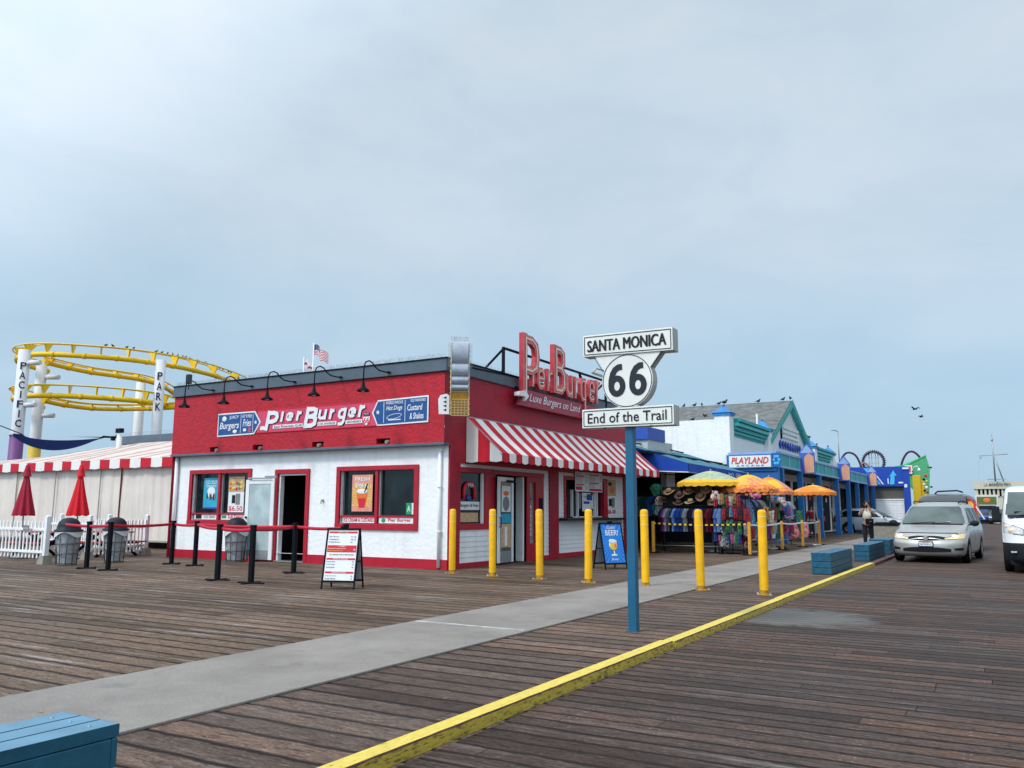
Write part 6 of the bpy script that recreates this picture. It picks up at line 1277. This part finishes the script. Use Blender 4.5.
for (ya,za,yc,zc) in((46.0,5.35,52.0,8.14),(57.8,5.3,52.0,8.14)):
    d=.34
    b.add([(-10.72,ya,za),(-10.72,yc,zc+.05),(-10.72,yc,zc-.42),(-10.72,ya,za-.36)],[(0,1,2,3)],0); b.add([(-10.73,ya,za-.36),(-10.73,yc,zc-.42),(-11,yc,zc-.42),(-11,ya,za-.36)],[(0,1,2,3)],1)
    b.add([(-10.71,ya,za-.02),(-10.71,yc,zc+.03),(-10.71,yc,zc-.08),(-10.71,ya,za-.12)],[(0,1,2,3)],1)
    for k in range(26):
        q=k/26; b.bar((-10.74,lerp(ya,yc,q),lerp(za,zc,q)-.42),(-10.98,lerp(ya,yc,q),lerp(za,zc,q)-.42),.08,.07,1)
AW_('gable_trim',b,[TEAL,TEL2])
for (ya,yc,z0,z1) in((39.45,45.5,5.12,5.82),(59.0,64.9,5.05,5.7)):
    b=MB()
    for k,(pr,za,zb,m_) in enumerate(((.10,0,.12,1),(.2,.14,.32,0),(.32,.34,.52,1),(.42,.54,.7,0))): b.box(-11,-11+pr,ya,yc,z0+za,z0+zb,m_)
    y=ya
    while y<yc: b.box(-11,-10.93,y,y+.1,z0-.12,z0,0); y+=.2
    AW_('cornice',b,[TEAL,TEL2],bevel=.01)

def cap(x,y,w,z,nm='pillar',h=.5,z0=0):
    b=MB(); b.box(x-w,x+w,y-w,y+w,z0,z); p=AW_(nm,b,STUC,bevel=.01)
    b=MB(); b.box(x-w-.07,x+w+.07,y-w-.07,y+w+.07,z,z+.12); e=w+.12; b.add([(x-e,y-e,z+.12),(x+e,y-e,z+.12),(x+e,y+e,z+.12),(x-e,y+e,z+.12),(x,y,z+.12+h)],[(0,1,4),(1,2,4),(2,3,4),(3,0,4)]); b.ell((x,y,z+.16+h),(.07,.07,.08)); obj('cap',b,BLC,p,world=True)
cap(-11.25,39.0,.36,5.92,h=.34); cap(-11.15,45.9,.42,5.72,h=.5); cap(-11.1,58.4,.42,5.62,h=.5); cap(-11.1,65.4,.4,5.55,h=.55)
b=MB(fB(-10.97))
for r_ in range(3):
    for k in range(11): b.box(49.6+k*.42,49.88+k*.42,5.72+.27*r_-.02*k*0,5.88+.27*r_,.04,.1,0)
b.box(49.45,49.52,5.6,6.6,0,.08,2)
for k in range(9): b.ell((49.1+k*.66,5.28+.08*math.sin(k),.06),(.26,.17,.04),10,6,m=1); b.box(49.0+k*.66,49.12+k*.66,5.0,5.5,.03,.09,1)
AW_('gable_lettering',b,[WHT,mat('deep blue letter paint',(.01,.05,.4),.5),BLK])
# porch
b=MB()
PX=-8.8
b.box(PX-.12,PX,38.5,95,3.5,4.08,0); b.box(-10.75,PX-.13,38.5,38.62,2.9,3.30,2)
b.box(PX-.02,PX+.06,38.45,95,3.42,3.52,1); b.box(PX-.02,PX+.06,38.45,95,4.06,4.16,1)
for y in range(0,24): b.box(PX+.0,PX+.05,38.7+y*2.35,38.82+y*2.35,3.52,4.06,1)
b.box(-10.95,PX+.04,38.42,38.5,3.25,3.36,2); b.box(-10.95,PX+.04,38.40,38.5,4.02,4.12,1)
AW_('porch_fascia',b,[TEAL,LBL,BLP])
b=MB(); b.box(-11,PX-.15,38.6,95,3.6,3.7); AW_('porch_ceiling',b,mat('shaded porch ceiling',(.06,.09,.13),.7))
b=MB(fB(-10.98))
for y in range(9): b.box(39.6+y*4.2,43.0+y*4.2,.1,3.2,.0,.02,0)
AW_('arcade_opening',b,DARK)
b=MB(fB(-10.94)); 
for i in range(40):
    y=39.8+rnd.uniform(0,34); z=rnd.uniform(.6,2.6); b.box(y,y+rnd.uniform(.2,.7),z,z+rnd.uniform(.15,.5),0,.02,rnd.randrange(4))
AW_('arcade_light_panel',b,[REDI,CYI,PAPER,PKI])  # bright coloured panels standing in for the arcade's lights
for y in(38.62,39.5,43.7,48.6,54.2,58.6,62.5,67.0,70.8,78,86):
    b=MB(); b.box(PX-.16,PX+.10,y-.13,y+.13,0,3.42); b.box(PX-.2,PX+.14,y-.17,y+.17,0,.25); AW_('porch_column',b,BLP,bevel=.01)
b=MB(fB(PX+.06)); AW_('emblem_panel',MB(fA(38.40)).box(-8.95,-8.55,3.4,4.05,0,.04,0),BLP)
b=MB(fA(38.36)); [b.ell((-8.75+.12*math.cos(2*PI*k/6),3.72+.17*math.sin(2*PI*k/6),0),(.07,.08,.02),10,6) for k in range(6)]; AW_('emblem_flower',b,mat('sky blue paint',(.08,.4,.75),.5))
PS=thing('playland_sign','white signboard with red italic Playland lettering over the porch','sign',(-9.9,38.3,3.4)); b=MB(fA(38.36)); b.box(-11.0,-8.9,3.38,4.0,-.04,.03,1); b.box(-10.88,-8.98,3.42,3.95,.03,.05,0); obj('board',b,[PAPER,BLP],PS,world=True,bevel=.005)
b=MB(fA(38.30)); b.text('PLAYLAND',-10.78,-9.08,3.58,3.88,0,.006,m=0,bold=.05,shear=.25); b.text('A R C A D E',-10.55,-9.3,3.46,3.53,0,.006,m=1,bold=.03); obj('lettering',b,[mat('orange red print',(.62,.06,.02),.5),BLUI],PS,world=True)
SUN=print_mat('sunset mural paint',(.65,.28,.22),(.6,.40,.15),1.5)
for y,l in((43.8,'gable shaped board with orange sunset mural nearest the Playland sign'),(55.0,'gable shaped board with orange mural above the middle porch columns'),(67.5,'gable shaped board with pale mural at the far end of the porch')):
    t=thing('mural_board',l,'sign',(-8.4,y,3.3),0,'gable shaped mural boards along the porch'); b=MB(lambda u,v,n:(u,-n,v)); b.prism([(-.42,0),(.30,0),(.30,1.05),(-.04,1.55),(-.42,1.05)],-.1,.1,0,0); obj('board',b,BLC if 0 else mat('cobalt board paint',(.05,.12,.46),.5),t); b=MB(lambda u,v,n:(u,-n,v)); b.prism([(-.18,.06),(.27,.06),(.27,.85),(.05,1.05),(-.18,.85)],.1,.115,0); b.prism([(-.38,1.05),(.26,1.05),(-.04,1.46)],.1,.112,1); obj('mural',b,[SUN,LBL],t)
b=MB(); b.tube([(-11,69.5,5),(-11,69.5,7.7)],.04,6); b.tube([(-11,69.5,7.7),(-11.3,69.3,7.8),(-11.45,69.2,7.75)],.035,6); tag(obj('lamp_post',b,STEEL),'thin grey lamp pole rising behind the last blue pyramid cap','lamp post')
# blue sign wall and green ride panel
BW=thing('ride_entrance','royal blue sign wall with light blue arrows over a white shutter','ride entrance',(-8,72,0)); o_=lambda nm,b,m,**k: obj(nm,b,m,BW,world=True,**k)
RB=mat('royal blue panel',(.012,.06,.38),.45,var=.12)
b=MB(); b.box(-11.5,-6.4,72,72.3,3.4,4.95); b.box(-6.75,-6.3,71.9,72.3,0,4.9); o_('sign_wall',b,RB)
b=MB(); b.box(-11.5,-6.75,72.3,76,0,3.4); o_('wall',b,mat('dark grey lintel',(.10,.10,.09),.7))
b=MB(); b.box(-8.9,-6.8,72.15,72.3,0,2.28,0); 
for k in range(11): b.box(-8.9,-6.8,72.13,72.15,.05+k*.21,.06+k*.21,0)
b.box(-9.0,-6.78,72.1,72.3,2.3,2.42,0); o_('shutter',b,[WHT,STEEL])
b=MB(fA(71.98)); b.prism([(-9.6,4.85),(-9.2,4.85),(-8.35,3.55),(-8.75,3.55)],0,.02,0); b.prism([(-9.08,4.85),(-9.0,4.85),(-8.15,3.55),(-8.25,3.55)],0,.02,1); b.prism([(-7.75,3.55),(-7.4,3.55),(-7.35,4.25),(-7.2,4.2),(-7.42,4.65),(-7.75,4.15),(-7.62,4.2)],0,.02,0); b.prism([(-7.88,3.6),(-7.8,3.6),(-7.8,4.05),(-7.88,4.0)],0,.02,1); b.box(-7.1,-6.5,3.62,3.74,0,.02,1); b.box(-6.68,-6.48,3.3,3.55,.1,.12,1); b.box(-6.75,-6.3,4.72,4.86,.12,.2,1); o_('arrow_graphic',b,[mat('arrow light blue',(.06,.45,.8),.5),PAPER])
GP=thing('green_ride','tall bright green ride facade with a yellow column','ride',(-6.5,77,0)); g_=lambda nm,b,m,**k: obj(nm,b,m,GP,world=True,**k)
b=MB(fA(77)); b.prism([(-7.25,4.0),(-7.25,5.25),(-5.4,6.05),(-5.15,5.0),(-5.35,2.6),(-5.9,2.6)],0,.2,0); b.prism([(-7.25,5.2),(-5.35,6.1),(-5.35,6.0),(-7.25,5.05)],.2,.25,1); g_('panel',b,[mat('sea green panel',(.08,.36,.17),.5,var=.15),mat('bright green panel',(.03,.5,.10),.5)])
b=MB(fA(78)); b.prism([(-9.5,4.7),(-9.4,4.95),(-7.3,5.35),(-7.3,4.7)],0,.2); g_('green_slope',b,MATS['bright green panel'])
b=MB(); b.box(-6.35,-5.75,75,75.5,0,4.35); b.box(-5.75,-5.5,75.1,75.4,2.0,3.9); g_('column',b,mat('golden yellow column',(.62,.42,.02),.5,var=.1),bevel=.03)
b=MB(fA(74.8)); 
for (x,z,s,m_) in((-5.35,4.3,.12,0),(-5.5,4.0,.10,2),(-5.3,3.85,.09,3),(-5.5,3.6,.10,1),(-5.35,3.35,.12,1),(-5.3,3.0,.10,0),(-5.5,3.1,.09,2),(-5.4,2.7,.12,3)): b.ell((x,z,0),(s,s*1.1,.1),10,8,m=m_)
g_('ornament',b,[REDI,PAPER,BLK,YLI])
b=MB(fA(76.7)); b.box(-7.0,-6.45,4.55,5.25,0,.1,0); b.box(-6.9,-6.55,4.65,5.15,.1,.11,1); g_('notice_board',b,[PAPER,PKI])
b=MB(); b.tube([(-6.35,75,4.6),(-6.2,74.9,5.0),(-5.95,74.8,5.1),(-5.8,74.8,4.9)],.03,6); b.lathe([(0,0),(.05,0),(.16,-.2),(0,-.18)],(-5.8,74.8,4.9),12); g_('goose_lamp',b,WHT)
b=MB(); b.ell((-4.95,75,4.95),(.1,.1,.07)); b.bar((-5.2,75,5.0),(-4.95,75,4.95),.05); b.ell((-5.0,75,3.4),(.1,.1,.07)); b.bar((-5.2,75,3.4),(-5.0,75,3.4),.05); g_('spotlight',b,BLK)
# far coaster loops
def crv(P_,N=8):
    out=[]; n=len(P_)
    for i in range(n-1):
        p0=Vector(P_[max(i-1,0)]);p1=Vector(P_[i]);p2=Vector(P_[i+1]);p3=Vector(P_[min(i+2,n-1)])
        for k in range(N):
            t=k/N; out.append(.5*((2*p1)+(-p0+p2)*t+(2*p0-5*p1+4*p2-p3)*t*t+(-p0+3*p1-3*p2+p3)*t**3))
    out.append(Vector(P_[-1])); return out
LP=mat('dark violet track',(.05,.02,.06),.5,var=.3)
def loop(label,pts,ties=True,m=LP):
    t=thing('coaster_loop',label,'roller coaster',(pts[0][0],150,0),0,'distant roller coaster loops'); c=crv(pts,6); b=MB(); b.tube([tuple(p-Vector((pts[0][0],150,0))) for p in c],.17,6); obj('track',b,m,t)
    if ties:
        b=MB(); 
        for i in range(0,len(c)-1,4):
            d=(c[i+1]-c[i]).normalized(); q=Vector((-d.z,0,d.x))*.32; p=c[i]-Vector((pts[0][0],150,0)); b.bar(tuple(p-q),tuple(p+q),.12)
        obj('tie',b,BLK,t)
    return t
ang=lambda cx,cz,rx,rz_,a0,a1,n=14:[(cx+rx*math.cos(R(a0+(a1-a0)*i/n)),150+.3*i/n,cz+rz_*math.sin(R(a0+(a1-a0)*i/n))) for i in range(n+1)]
r1=loop('full round dark violet coaster loop above the blue sign wall',ang(-18.4,9.55,1.65,1.75,-80,275,22))
b=MB(); [b.bar((x,150.5,5),(x,150.5,11.0),.12) for x in(-19.1,-18.7,-18.1,-17.7)]; b.bar((-19.3,150.5,10.3),(-17.5,150.5,10.3),.08); b.bar((-19.3,150.5,9.4),(-17.5,150.5,9.4),.08); tag(obj('support_tower',b,STEEL),'pale lattice tower seen through the round coaster loop','tower')
loop('dark arch of coaster track rising left of the round loop',[(-24.0,150,6.7),(-23.6,150,9.6),(-22.7,150,11.1),(-21.6,150,11.1),(-20.8,150,10.2),(-20.2,150,8.2),(-20.0,150,6.5)],False)
loop('small pale rose arch of track just left of the round loop',[(-20.8,150,6.6),(-20.6,150,8.6),(-20.0,150,9.4),(-19.3,150,9.0),(-18.8,150,7.2)],False,mat('rose track paint',(.3,.15,.2),.5))
loop('dark arch of coaster track peeking over the green ride',[(-14.5,150,7.2),(-14.1,150,9.3),(-13.3,150,10.8),(-12.4,150,11.1),(-11.5,150,10.3),(-11.1,150,9.0)],False)
# pier end
HO=thing('pier_end_restaurant','cream building with a colonnade and dark lettering at the pier end','restaurant',(-1,131,0)); h_=lambda nm,b,m,**k: obj(nm,b,m,HO,world=True,**k)
CM=mat('cream render',(.55,.52,.40),.7,var=.08)
b=MB(); b.box(-3.4,4,131,140,0,3.5); b.box(-3.6,4,130.6,140,4.5,5.5); h_('wall',b,CM)
b=MB(); [b.box(-3.3+k*.5,-3.05+k*.5,130.8,131,3.5,4.5) for k in range(15)]; h_('column',b,CM)
b=MB(); b.box(-3.3,4,131.2,131.5,3.5,4.5); h_('recess',b,DARK)
b=MB(fA(130.58)); b.text('LA MARISOL PIER',-2.3,.9,4.85,5.25,0,.02,bold=.03); h_('lettering',b,GYI)
MS=thing('signal_mast','tall grey signal mast with a yardarm on the roof at the pier end','mast',(-.9,130,5.5)); b=MB(); b.tube([(0,0,0),(0,0,6.4)],[.11,.05],6); b.tube([(.95,0,0),(.05,0,3.6)],.08,6); b.bar((-.9,0,.25),(1.2,0,.25),.14); b.ell((.0,0,5.6),(.14,.1,.25),8,6); obj('mast',b,STEEL,MS); b=MB(); b.tube([(-1.65,0,3.45),(1.75,0,3.62)],.05,6); b.tube([(-1.5,0,3.3),(-1.5,0,3.1)],.1,6); b.tube([(-1.6,0,3.4),(-2.0,0,0)],.015,4); obj('yardarm',b,STEEL,MS)
KI=thing('snack_kiosk','white kiosk with an olive green sign band near the pier end','kiosk',(-1.9,121,0)); b=MB(); b.box(-1.3,1.2,0,3,0,3.55); obj('wall',b,mat('off white kiosk paint',(.6,.62,.58),.6),KI,bevel=.02); b=MB(lambda u,v,n:(u,-n,v)); b.box(-1.1,1.0,2.35,3.3,0,.05,0); b.ell((-.05,2.85,.06),(.4,.28,.03),12,8,m=1); obj('sign_band',b,[mat('olive green sign',(.10,.15,.03),.5),ORI],KI); b=MB(lambda u,v,n:(u,-n,v)); b.box(-1.0,.9,1.5,2.2,0,.04); obj('window',b,GLS,KI)
# hanging flags and dark strip behind minivan handled above; low pier railing closes the far edge
b=MB()
for i in range(60): x=-60+i*1.5; b.box(x,x+.1,188,188.1,0,1.1)
b.box(-60,28,188,188.1,1.05,1.15); b.box(-60,28,188,188.1,.55,.6); tag(obj('pier_railing',b,STEEL),'low grey railing at the very end of the pier','railing')
b=MB()
for i in range(140): y=-20+i*1.5; b.box(-66,-65.9,y,y+.1,0,1.1)
b.box(-66,-65.9,-20,188,1.05,1.15); tag(obj('pier_railing',b,STEEL),'grey railing along the left side of the pier behind the tent','railing')
# ------------------------------------------------------------ roller coaster
CO=thing('roller_coaster','yellow tubular roller coaster track curling on white columns at left','roller coaster',(-62,42,0)); c_=lambda nm,b,m,**k: obj(nm,b,m,CO,world=True,**k)
YT=mat('yellow track paint',(.85,.54,.004),.4,var=.1,scale=.8,dirt=.2); YT2=mat('pale yellow rail paint',(.82,.56,.05),.4,var=.1); WC=mat('white column paint',(.66,.67,.69),.5,var=.06,scale=.7,dirt=.25)
def track(sp,rl,rs,tie_every,side,plate=True):
    S_=crv(sp,8); b=MB(); b.tube([tuple(p) for p in S_],rs,10); so=c_('track_spine',b,YT)
    b=MB()
    for i in range(0,len(S_),8):
        p=S_[i]; d=(S_[min(i+1,len(S_)-1)]-S_[max(i-1,0)]).normalized(); b.tube([tuple(p-d*.12),tuple(p+d*.12)],rs*1.18,10)
    obj('flange',b,YT,so,world=True)
    RR=[]
    for off in rl:
        L_=[]
        for i,p in enumerate(S_):
            d=(S_[min(i+1,len(S_)-1)]-S_[max(i-1,0)]).normalized(); o=d.cross(Vector((0,0,1))).normalized()*side
            L_.append(p+o*off[0]+Vector((0,0,off[1])))
        b=MB(); b.tube([tuple(q) for q in L_],.06,6); c_('rail',b,YT2); RR.append(L_)
    for i in range(2,len(S_),tie_every):
        b=MB(); p=S_[i]; q,r_=RR[0][i],RR[1][i]; d=(S_[min(i+1,len(S_)-1)]-S_[max(i-1,0)]).normalized()*.06
        V=[p-d+Vector((0,0,.1)),q-d,r_-d,p+d+Vector((0,0,.1)),q+d,r_+d]; b.add([tuple(v) for v in V],[(0,1,2),(3,5,4),(0,3,4,1),(1,4,5,2),(2,5,3,0)]); c_('tie',b,YT)
    return RR
# upper near arc (a long helix turn), extended past both ends
sp1=[(-70.5,40.5,13.2),(-69.3,37.6,13.3),(-67.2,36.2,13.35),(-65.0,35.9,13.35),(-63.2,36.7,13.35),(-61.5,38.2,13.3),(-60.2,40.1,13.3),(-59.5,42.3,13.3),(-59.3,44.6,13.3),(-59.6,47.0,13.3),(-60.6,50.3,13.3),(-62.3,54.5,13.2),(-65.5,58.4,13.1)]
R1=track(sp1,[(.35,.80),(-.75,.95)],.205,7,1)
sp2=[(-64.0,36.8,12.75),(-64.2,38.6,12.65),(-64.4,40.7,12.6),(-64.2,43.1,12.6),(-64.3,45.4,12.6),(-65.0,47.6,12.5),(-67.0,50.4,12.4),(-70,53.5,12.3)]
track(sp2,[(.3,.38),(-.5,.42)],.19,7,1)
sp3=[(-69.5,39.8,9.9),(-68.4,37.2,10.0),(-66.5,35.8,10.0),(-64.4,35.5,10.0),(-62.4,36.3,10.0),(-60.9,37.8,10.0),(-59.9,39.7,10.0),(-59.3,41.8,10.0),(-59.3,43.9,9.95),(-60.0,46.2,9.9),(-62,50,9.8)]
track(sp3,[(.35,.80),(-.7,.92)],.205,7,1)
sp4=[(-64.0,36.8,9.75),(-64.4,38.6,9.65),(-64.1,40.8,9.6),(-62.8,42.6,9.65),(-60.8,43.8,9.7),(-58.4,44.6,9.75)]
track(sp4,[(.3,.35),(-.45,.38)],.18,7,1)
def col(x,y,r0,h,word=None,base=None,bh=4.6,arms=()):
    b=MB(); b.lathe([(r0*1.05,0),(r0,h*.5),(r0*.96,h),(0,h+.02)],(x,y,0),28); p=c_('support_column',b,WC)
    if base:
        b=MB(); b.lathe([(r0*1.16,0),(r0*1.12,bh),(r0,bh+.01)],(x,y,0),28); 
        obj('painted_sleeve',b,base,p,world=True)
        b=MB(); [b.lathe([(.0,0),(.14,.02),(.0,.2)],(x+r0*1.1*math.cos(a),y+r0*1.1*math.sin(a),bh-.06),8) for a in(-2.2,-1.6,-1.0,-.4,.2)]; obj('wave_crest',b,WC,p,world=True)
    if word:
        # letters stacked down the column face that looks along the pier approach
        ang_=math.atan2(-y,-x); nx,ny=math.cos(ang_),math.sin(ang_); tx,ty=-ny,nx
        T_=lambda u,v,n:(x+nx*(math.sqrt(max(0,(r0*1.02)**2-u*u))+n)+tx*u,y+ny*(math.sqrt(max(0,(r0*1.02)**2-u*u))+n)+ty*u,v)
        b=MB(T_); n=len(word); top,bot=word and LT[word]; st=(top-bot)/n
        for i,ch in enumerate(word):
            u0,u1=(-.20,.20); top_=top-st*i; bt=top-st*(i+1)+st*.24
            if ch=='I': b.box(-.045,.045,bt,top_,.0,.03)
            else: b.text(ch,u0,u1,bt,top_,.02,.01,bold=.03)
        obj('lettering',b,mat('navy column lettering',(.015,.02,.05),.5),p,world=True)
    for (dx,dy,z,l) in arms:
        b=MB(); b.tube([(x,y,z),(x+dx*l,y+dy*l,z)],.19,12); obj('arm',b,WC,p,world=True)
LT={'PACIFIC':(12.3,7.25),'PARK':(12.45,9.1)}
col(-63.1,34.45,.43,13.3,'PACIFIC',mat('purple sleeve paint',(.17,.06,.20),.5),6.85,[(.9,.35,12.3,1.45),(.9,.35,9.1,1.35)])
col(-66.2,37.6,.42,13.1,None,mat('yellow sleeve paint',(.6,.42,.05),.5),6.59,[(.86,.5,11.9,1.5),(.86,.5,8.8,1.35)])
col(-58.8,43.1,.41,13.5,'PARK',None,0,[])
col(-67.0,47.2,.42,12.8,None,None,0,[])
# ------------------------------------------------------------ birds
bird_me=None
def bird(x,y,z,rz,label,group,s=1,fly=False):
    global bird_me
    if bird_me is None:
        b=MB(); b.ell((0,0,.11),(.07,.13,.075),10,8); b.ell((0,-.12,.21),(.04,.045,.045),8,6); b.tube([(0,-.07,.15),(0,-.11,.2)],[.045,.032],6); b.tube([(0,-.16,.205),(0,-.2,.195)],[.012,.003],5); b.add([(-.035,.08,.12),(.035,.08,.12),(.045,.26,.06),(-.045,.26,.06),(0,.1,.09)],[(0,1,2,3),(0,3,4),(1,4,2)]); b.tube([(.025,0,.06),(.025,0,0)],.006,4); b.tube([(-.025,0,.06),(-.025,0,0)],.006,4)
        o=obj('bird',b,mat('dark grey feathers',(.03,.03,.035),.7,var=.3,scale=30)); bird_me=o.data
    elif fly:
        b=MB(); b.ell((0,0,0),(.07,.16,.06),10,8); b.ell((0,-.17,.02),(.04,.05,.04),8,6)
        for k in(-1,1): b.add([(k*.05,-.08,.02),(k*.05,.08,.02),(k*.3,.06,.14),(k*.32,-.06,.16),(k*.62,.05,.05)],[(0,1,2,3),(3,2,4)])
        b.add([(-.03,.12,0),(.03,.12,0),(.06,.28,0),(-.06,.28,0)],[(0,1,2,3)]); o=obj('bird',b,MATS['dark grey feathers'])
    else: o=bpy.data.objects.new('bird',bird_me); C.objects.link(o)
    o.location=(x,y,z); o.rotation_euler=(0,0,rz); o.scale=(s,s,s); tag(o,label,'bird',group)
GRPC='small dark birds perched in a row on the upper yellow coaster rail'
rail=R1[1]; 
for i,f in enumerate([.14,.2,.47,.49,.535,.56,.63,.655,.67,.69,.715,.73,.745,.77,.80,.815,.83,.85,.87,.885,.90,.915,.93,.945,.96,.97,.98]):
    q=rail[int(f*(len(rail)-1))]; bird(q.x,q.y,q.z+.06,rnd.uniform(0,6),'small dark bird perched on the upper yellow coaster rail',GRPC,1.0)
rb=[(-17.6,52.0,8.12,'bird on the grey roof ridge closest to the 66 sign'),(-16.9,52.0,8.12,'bird second on the ridge from the 66 sign'),(-16.4,52.0,8.12,'bird third on the ridge from the 66 sign'),(-15.6,50.0,7.17,'bird standing on the shingles below the ridge'),(-16.2,49.4,6.9,'bird low on the shingles near the white wall'),(-15.3,52.0,8.12,'bird on the ridge just left of the corner blue cap'),(-11.2,39.0,6.48,'bird sitting on the tip of the corner blue cap'),(-12.8,52.0,8.12,'bird on the ridge between the corner cap and the gable'),(-11.3,52.0,8.14,'left bird of the pair on the gable peak'),(-10.85,52.0,8.18,'right bird of the pair on the gable peak'),(-11.1,58.4,6.3,'bird on the blue cap right of the gable'),(-10.8,59.2,5.8,'bird just below the blue cap right of the gable')]
for x,y,z,l in rb: bird(x,y,z,rnd.uniform(0,6),l,'birds on the arcade roof',.95)
bird(-6.2,80,10.3,1.0,'larger bird flying above the green ride','birds flying over the pier',1.3,True); bird(-5.9,82,9.8,2.0,'smaller bird flying just below the larger one','birds flying over the pier',1.0,True)
# small litter and leaves on the boards
lm=mat('pale litter',(.45,.42,.36),.8,var=.3); b=MB(); 
for i in range(220):
    x=rnd.uniform(-16,8); y=rnd.uniform(2,24); s=rnd.uniform(.002,.007); a=rnd.uniform(0,6)
    if -6.8<x<-4.9: z=.024
    else: z=.003
    if -3.3<x<-2.9: continue
    b.add([(x+s*math.cos(a+k*PI/2)*(1 if k%2 else 1.8),y+s*math.sin(a+k*PI/2),z) for k in range(4)],[(0,1,2,3)])
o=obj('grit',b,lm); tag(o,'tiny pale specks of grit scattered over the planks','grit',kind='stuff')

# ------------------------------------------------------------ light, sky, camera
sc=bpy.context.scene
w=bpy.data.worlds.new('World'); sc.world=w; w.use_nodes=True; t=w.node_tree; L=t.links.new; bg=t.nodes['Background']
SE,SR=R(48),R(200)
sky=_n(t,'ShaderNodeTexSky',sky_type='NISHITA'); sky.sun_disc=False; sky.sun_elevation=SE; sky.sun_rotation=SR
tc=_n(t,'ShaderNodeTexCoord'); sp_=_n(t,'ShaderNodeSeparateXYZ'); L(tc.outputs['Generated'],sp_.inputs[0])
mp=_n(t,'ShaderNodeMapping'); mp.inputs['Scale'].default_value=(1,1,2.2); L(tc.outputs['Generated'],mp.inputs[0])
n1=_n(t,'ShaderNodeTexNoise'); n1.inputs['Scale'].default_value=3.4; n1.inputs['Detail'].default_value=7; n1.inputs['Roughness'].default_value=.58; n1.inputs['Distortion'].default_value=.3; L(mp.outputs[0],n1.inputs[0])
cl=_n(t,'ShaderNodeValToRGB'); e=cl.color_ramp.elements; e[0].position=.33; e[1].position=.68; e[0].color=(6.1,7.35,8.35,1); e[1].color=(7.6,8.25,8.95,1); L(n1.outputs['Fac'],cl.inputs[0])
# cloud base lightens overhead and towards the hidden sun, bluer low down
gz=_n(t,'ShaderNodeValToRGB'); g=gz.color_ramp.elements; g[0].position=0; g[0].color=(.60,.78,.93,1); g[1].position=.62; g[1].color=(1.0,1.0,1.0,1); x=g.new(.13); x.color=(.70,.86,.97,1); x=g.new(.33); x.color=(.90,.96,1.0,1); L(sp_.outputs[2],gz.inputs[0])
mu=_n(t,'ShaderNodeMix',data_type='RGBA',blend_type='MULTIPLY'); mu.inputs[0].default_value=1; L(cl.outputs[0],mu.inputs[6]); L(gz.outputs[0],mu.inputs[7])
# broad glow around the veiled sun (behind the camera)
sd=Vector((math.cos(SE)*math.sin(SR),math.cos(SE)*math.cos(SR),math.sin(SE)))
dt=_n(t,'ShaderNodeVectorMath',operation='DOT_PRODUCT'); L(tc.outputs['Generated'],dt.inputs[0]); dt.inputs[1].default_value=sd
mr=_n(t,'ShaderNodeMapRange'); mr.inputs[1].default_value=.05; mr.inputs[2].default_value=1; mr.inputs[3].default_value=1; mr.inputs[4].default_value=2.5; L(dt.outputs['Value'],mr.inputs[0])
m2=_n(t,'ShaderNodeVectorMath',operation='SCALE'); L(mu.outputs[2],m2.inputs[0]); L(mr.outputs[0],m2.inputs['Scale'])
mx=_n(t,'ShaderNodeMix',data_type='RGBA'); mx.inputs[0].default_value=.88; L(sky.outputs[0],mx.inputs[6]); L(m2.outputs[0],mx.inputs[7])
L(mx.outputs[2],bg.inputs['Color']); bg.inputs['Strength'].default_value=.1
sl=bpy.data.lights.new('sun','SUN'); sl.energy=1.9; sl.angle=R(10); sl.color=(1,.97,.92); so=bpy.data.objects.new('sun',sl); C.objects.link(so)
so.rotation_euler=sd.to_track_quat('Z','Y').to_euler(); so.location=(0,0,50)
YAW,PIT,ROL=R(30.5),R(8.64),R(.194)
f=Vector((-math.sin(YAW)*math.cos(PIT),math.cos(YAW)*math.cos(PIT),math.sin(PIT))); r_=Vector((math.cos(YAW),math.sin(YAW),0)); u_=r_.cross(f)
r2=r_*math.cos(ROL)+u_*math.sin(ROL); u2=-r_*math.sin(ROL)+u_*math.cos(ROL)
cam=bpy.data.cameras.new('camera'); co=bpy.data.objects.new('camera',cam); C.objects.link(co)
M_=Matrix((( r2.x,u2.x,-f.x,0),(r2.y,u2.y,-f.y,0),(r2.z,u2.z,-f.z,1.45),(0,0,0,1))); co.matrix_world=M_
cam.sensor_width=36; cam.lens=829.4/1024*36; cam.clip_end=20000; cam.clip_start=.05; sc.camera=co
sc.view_settings.view_transform='Standard'; sc.view_settings.look='None'; sc.view_settings.exposure=0
try: sc.cycles.use_denoising=True
except Exception: pass
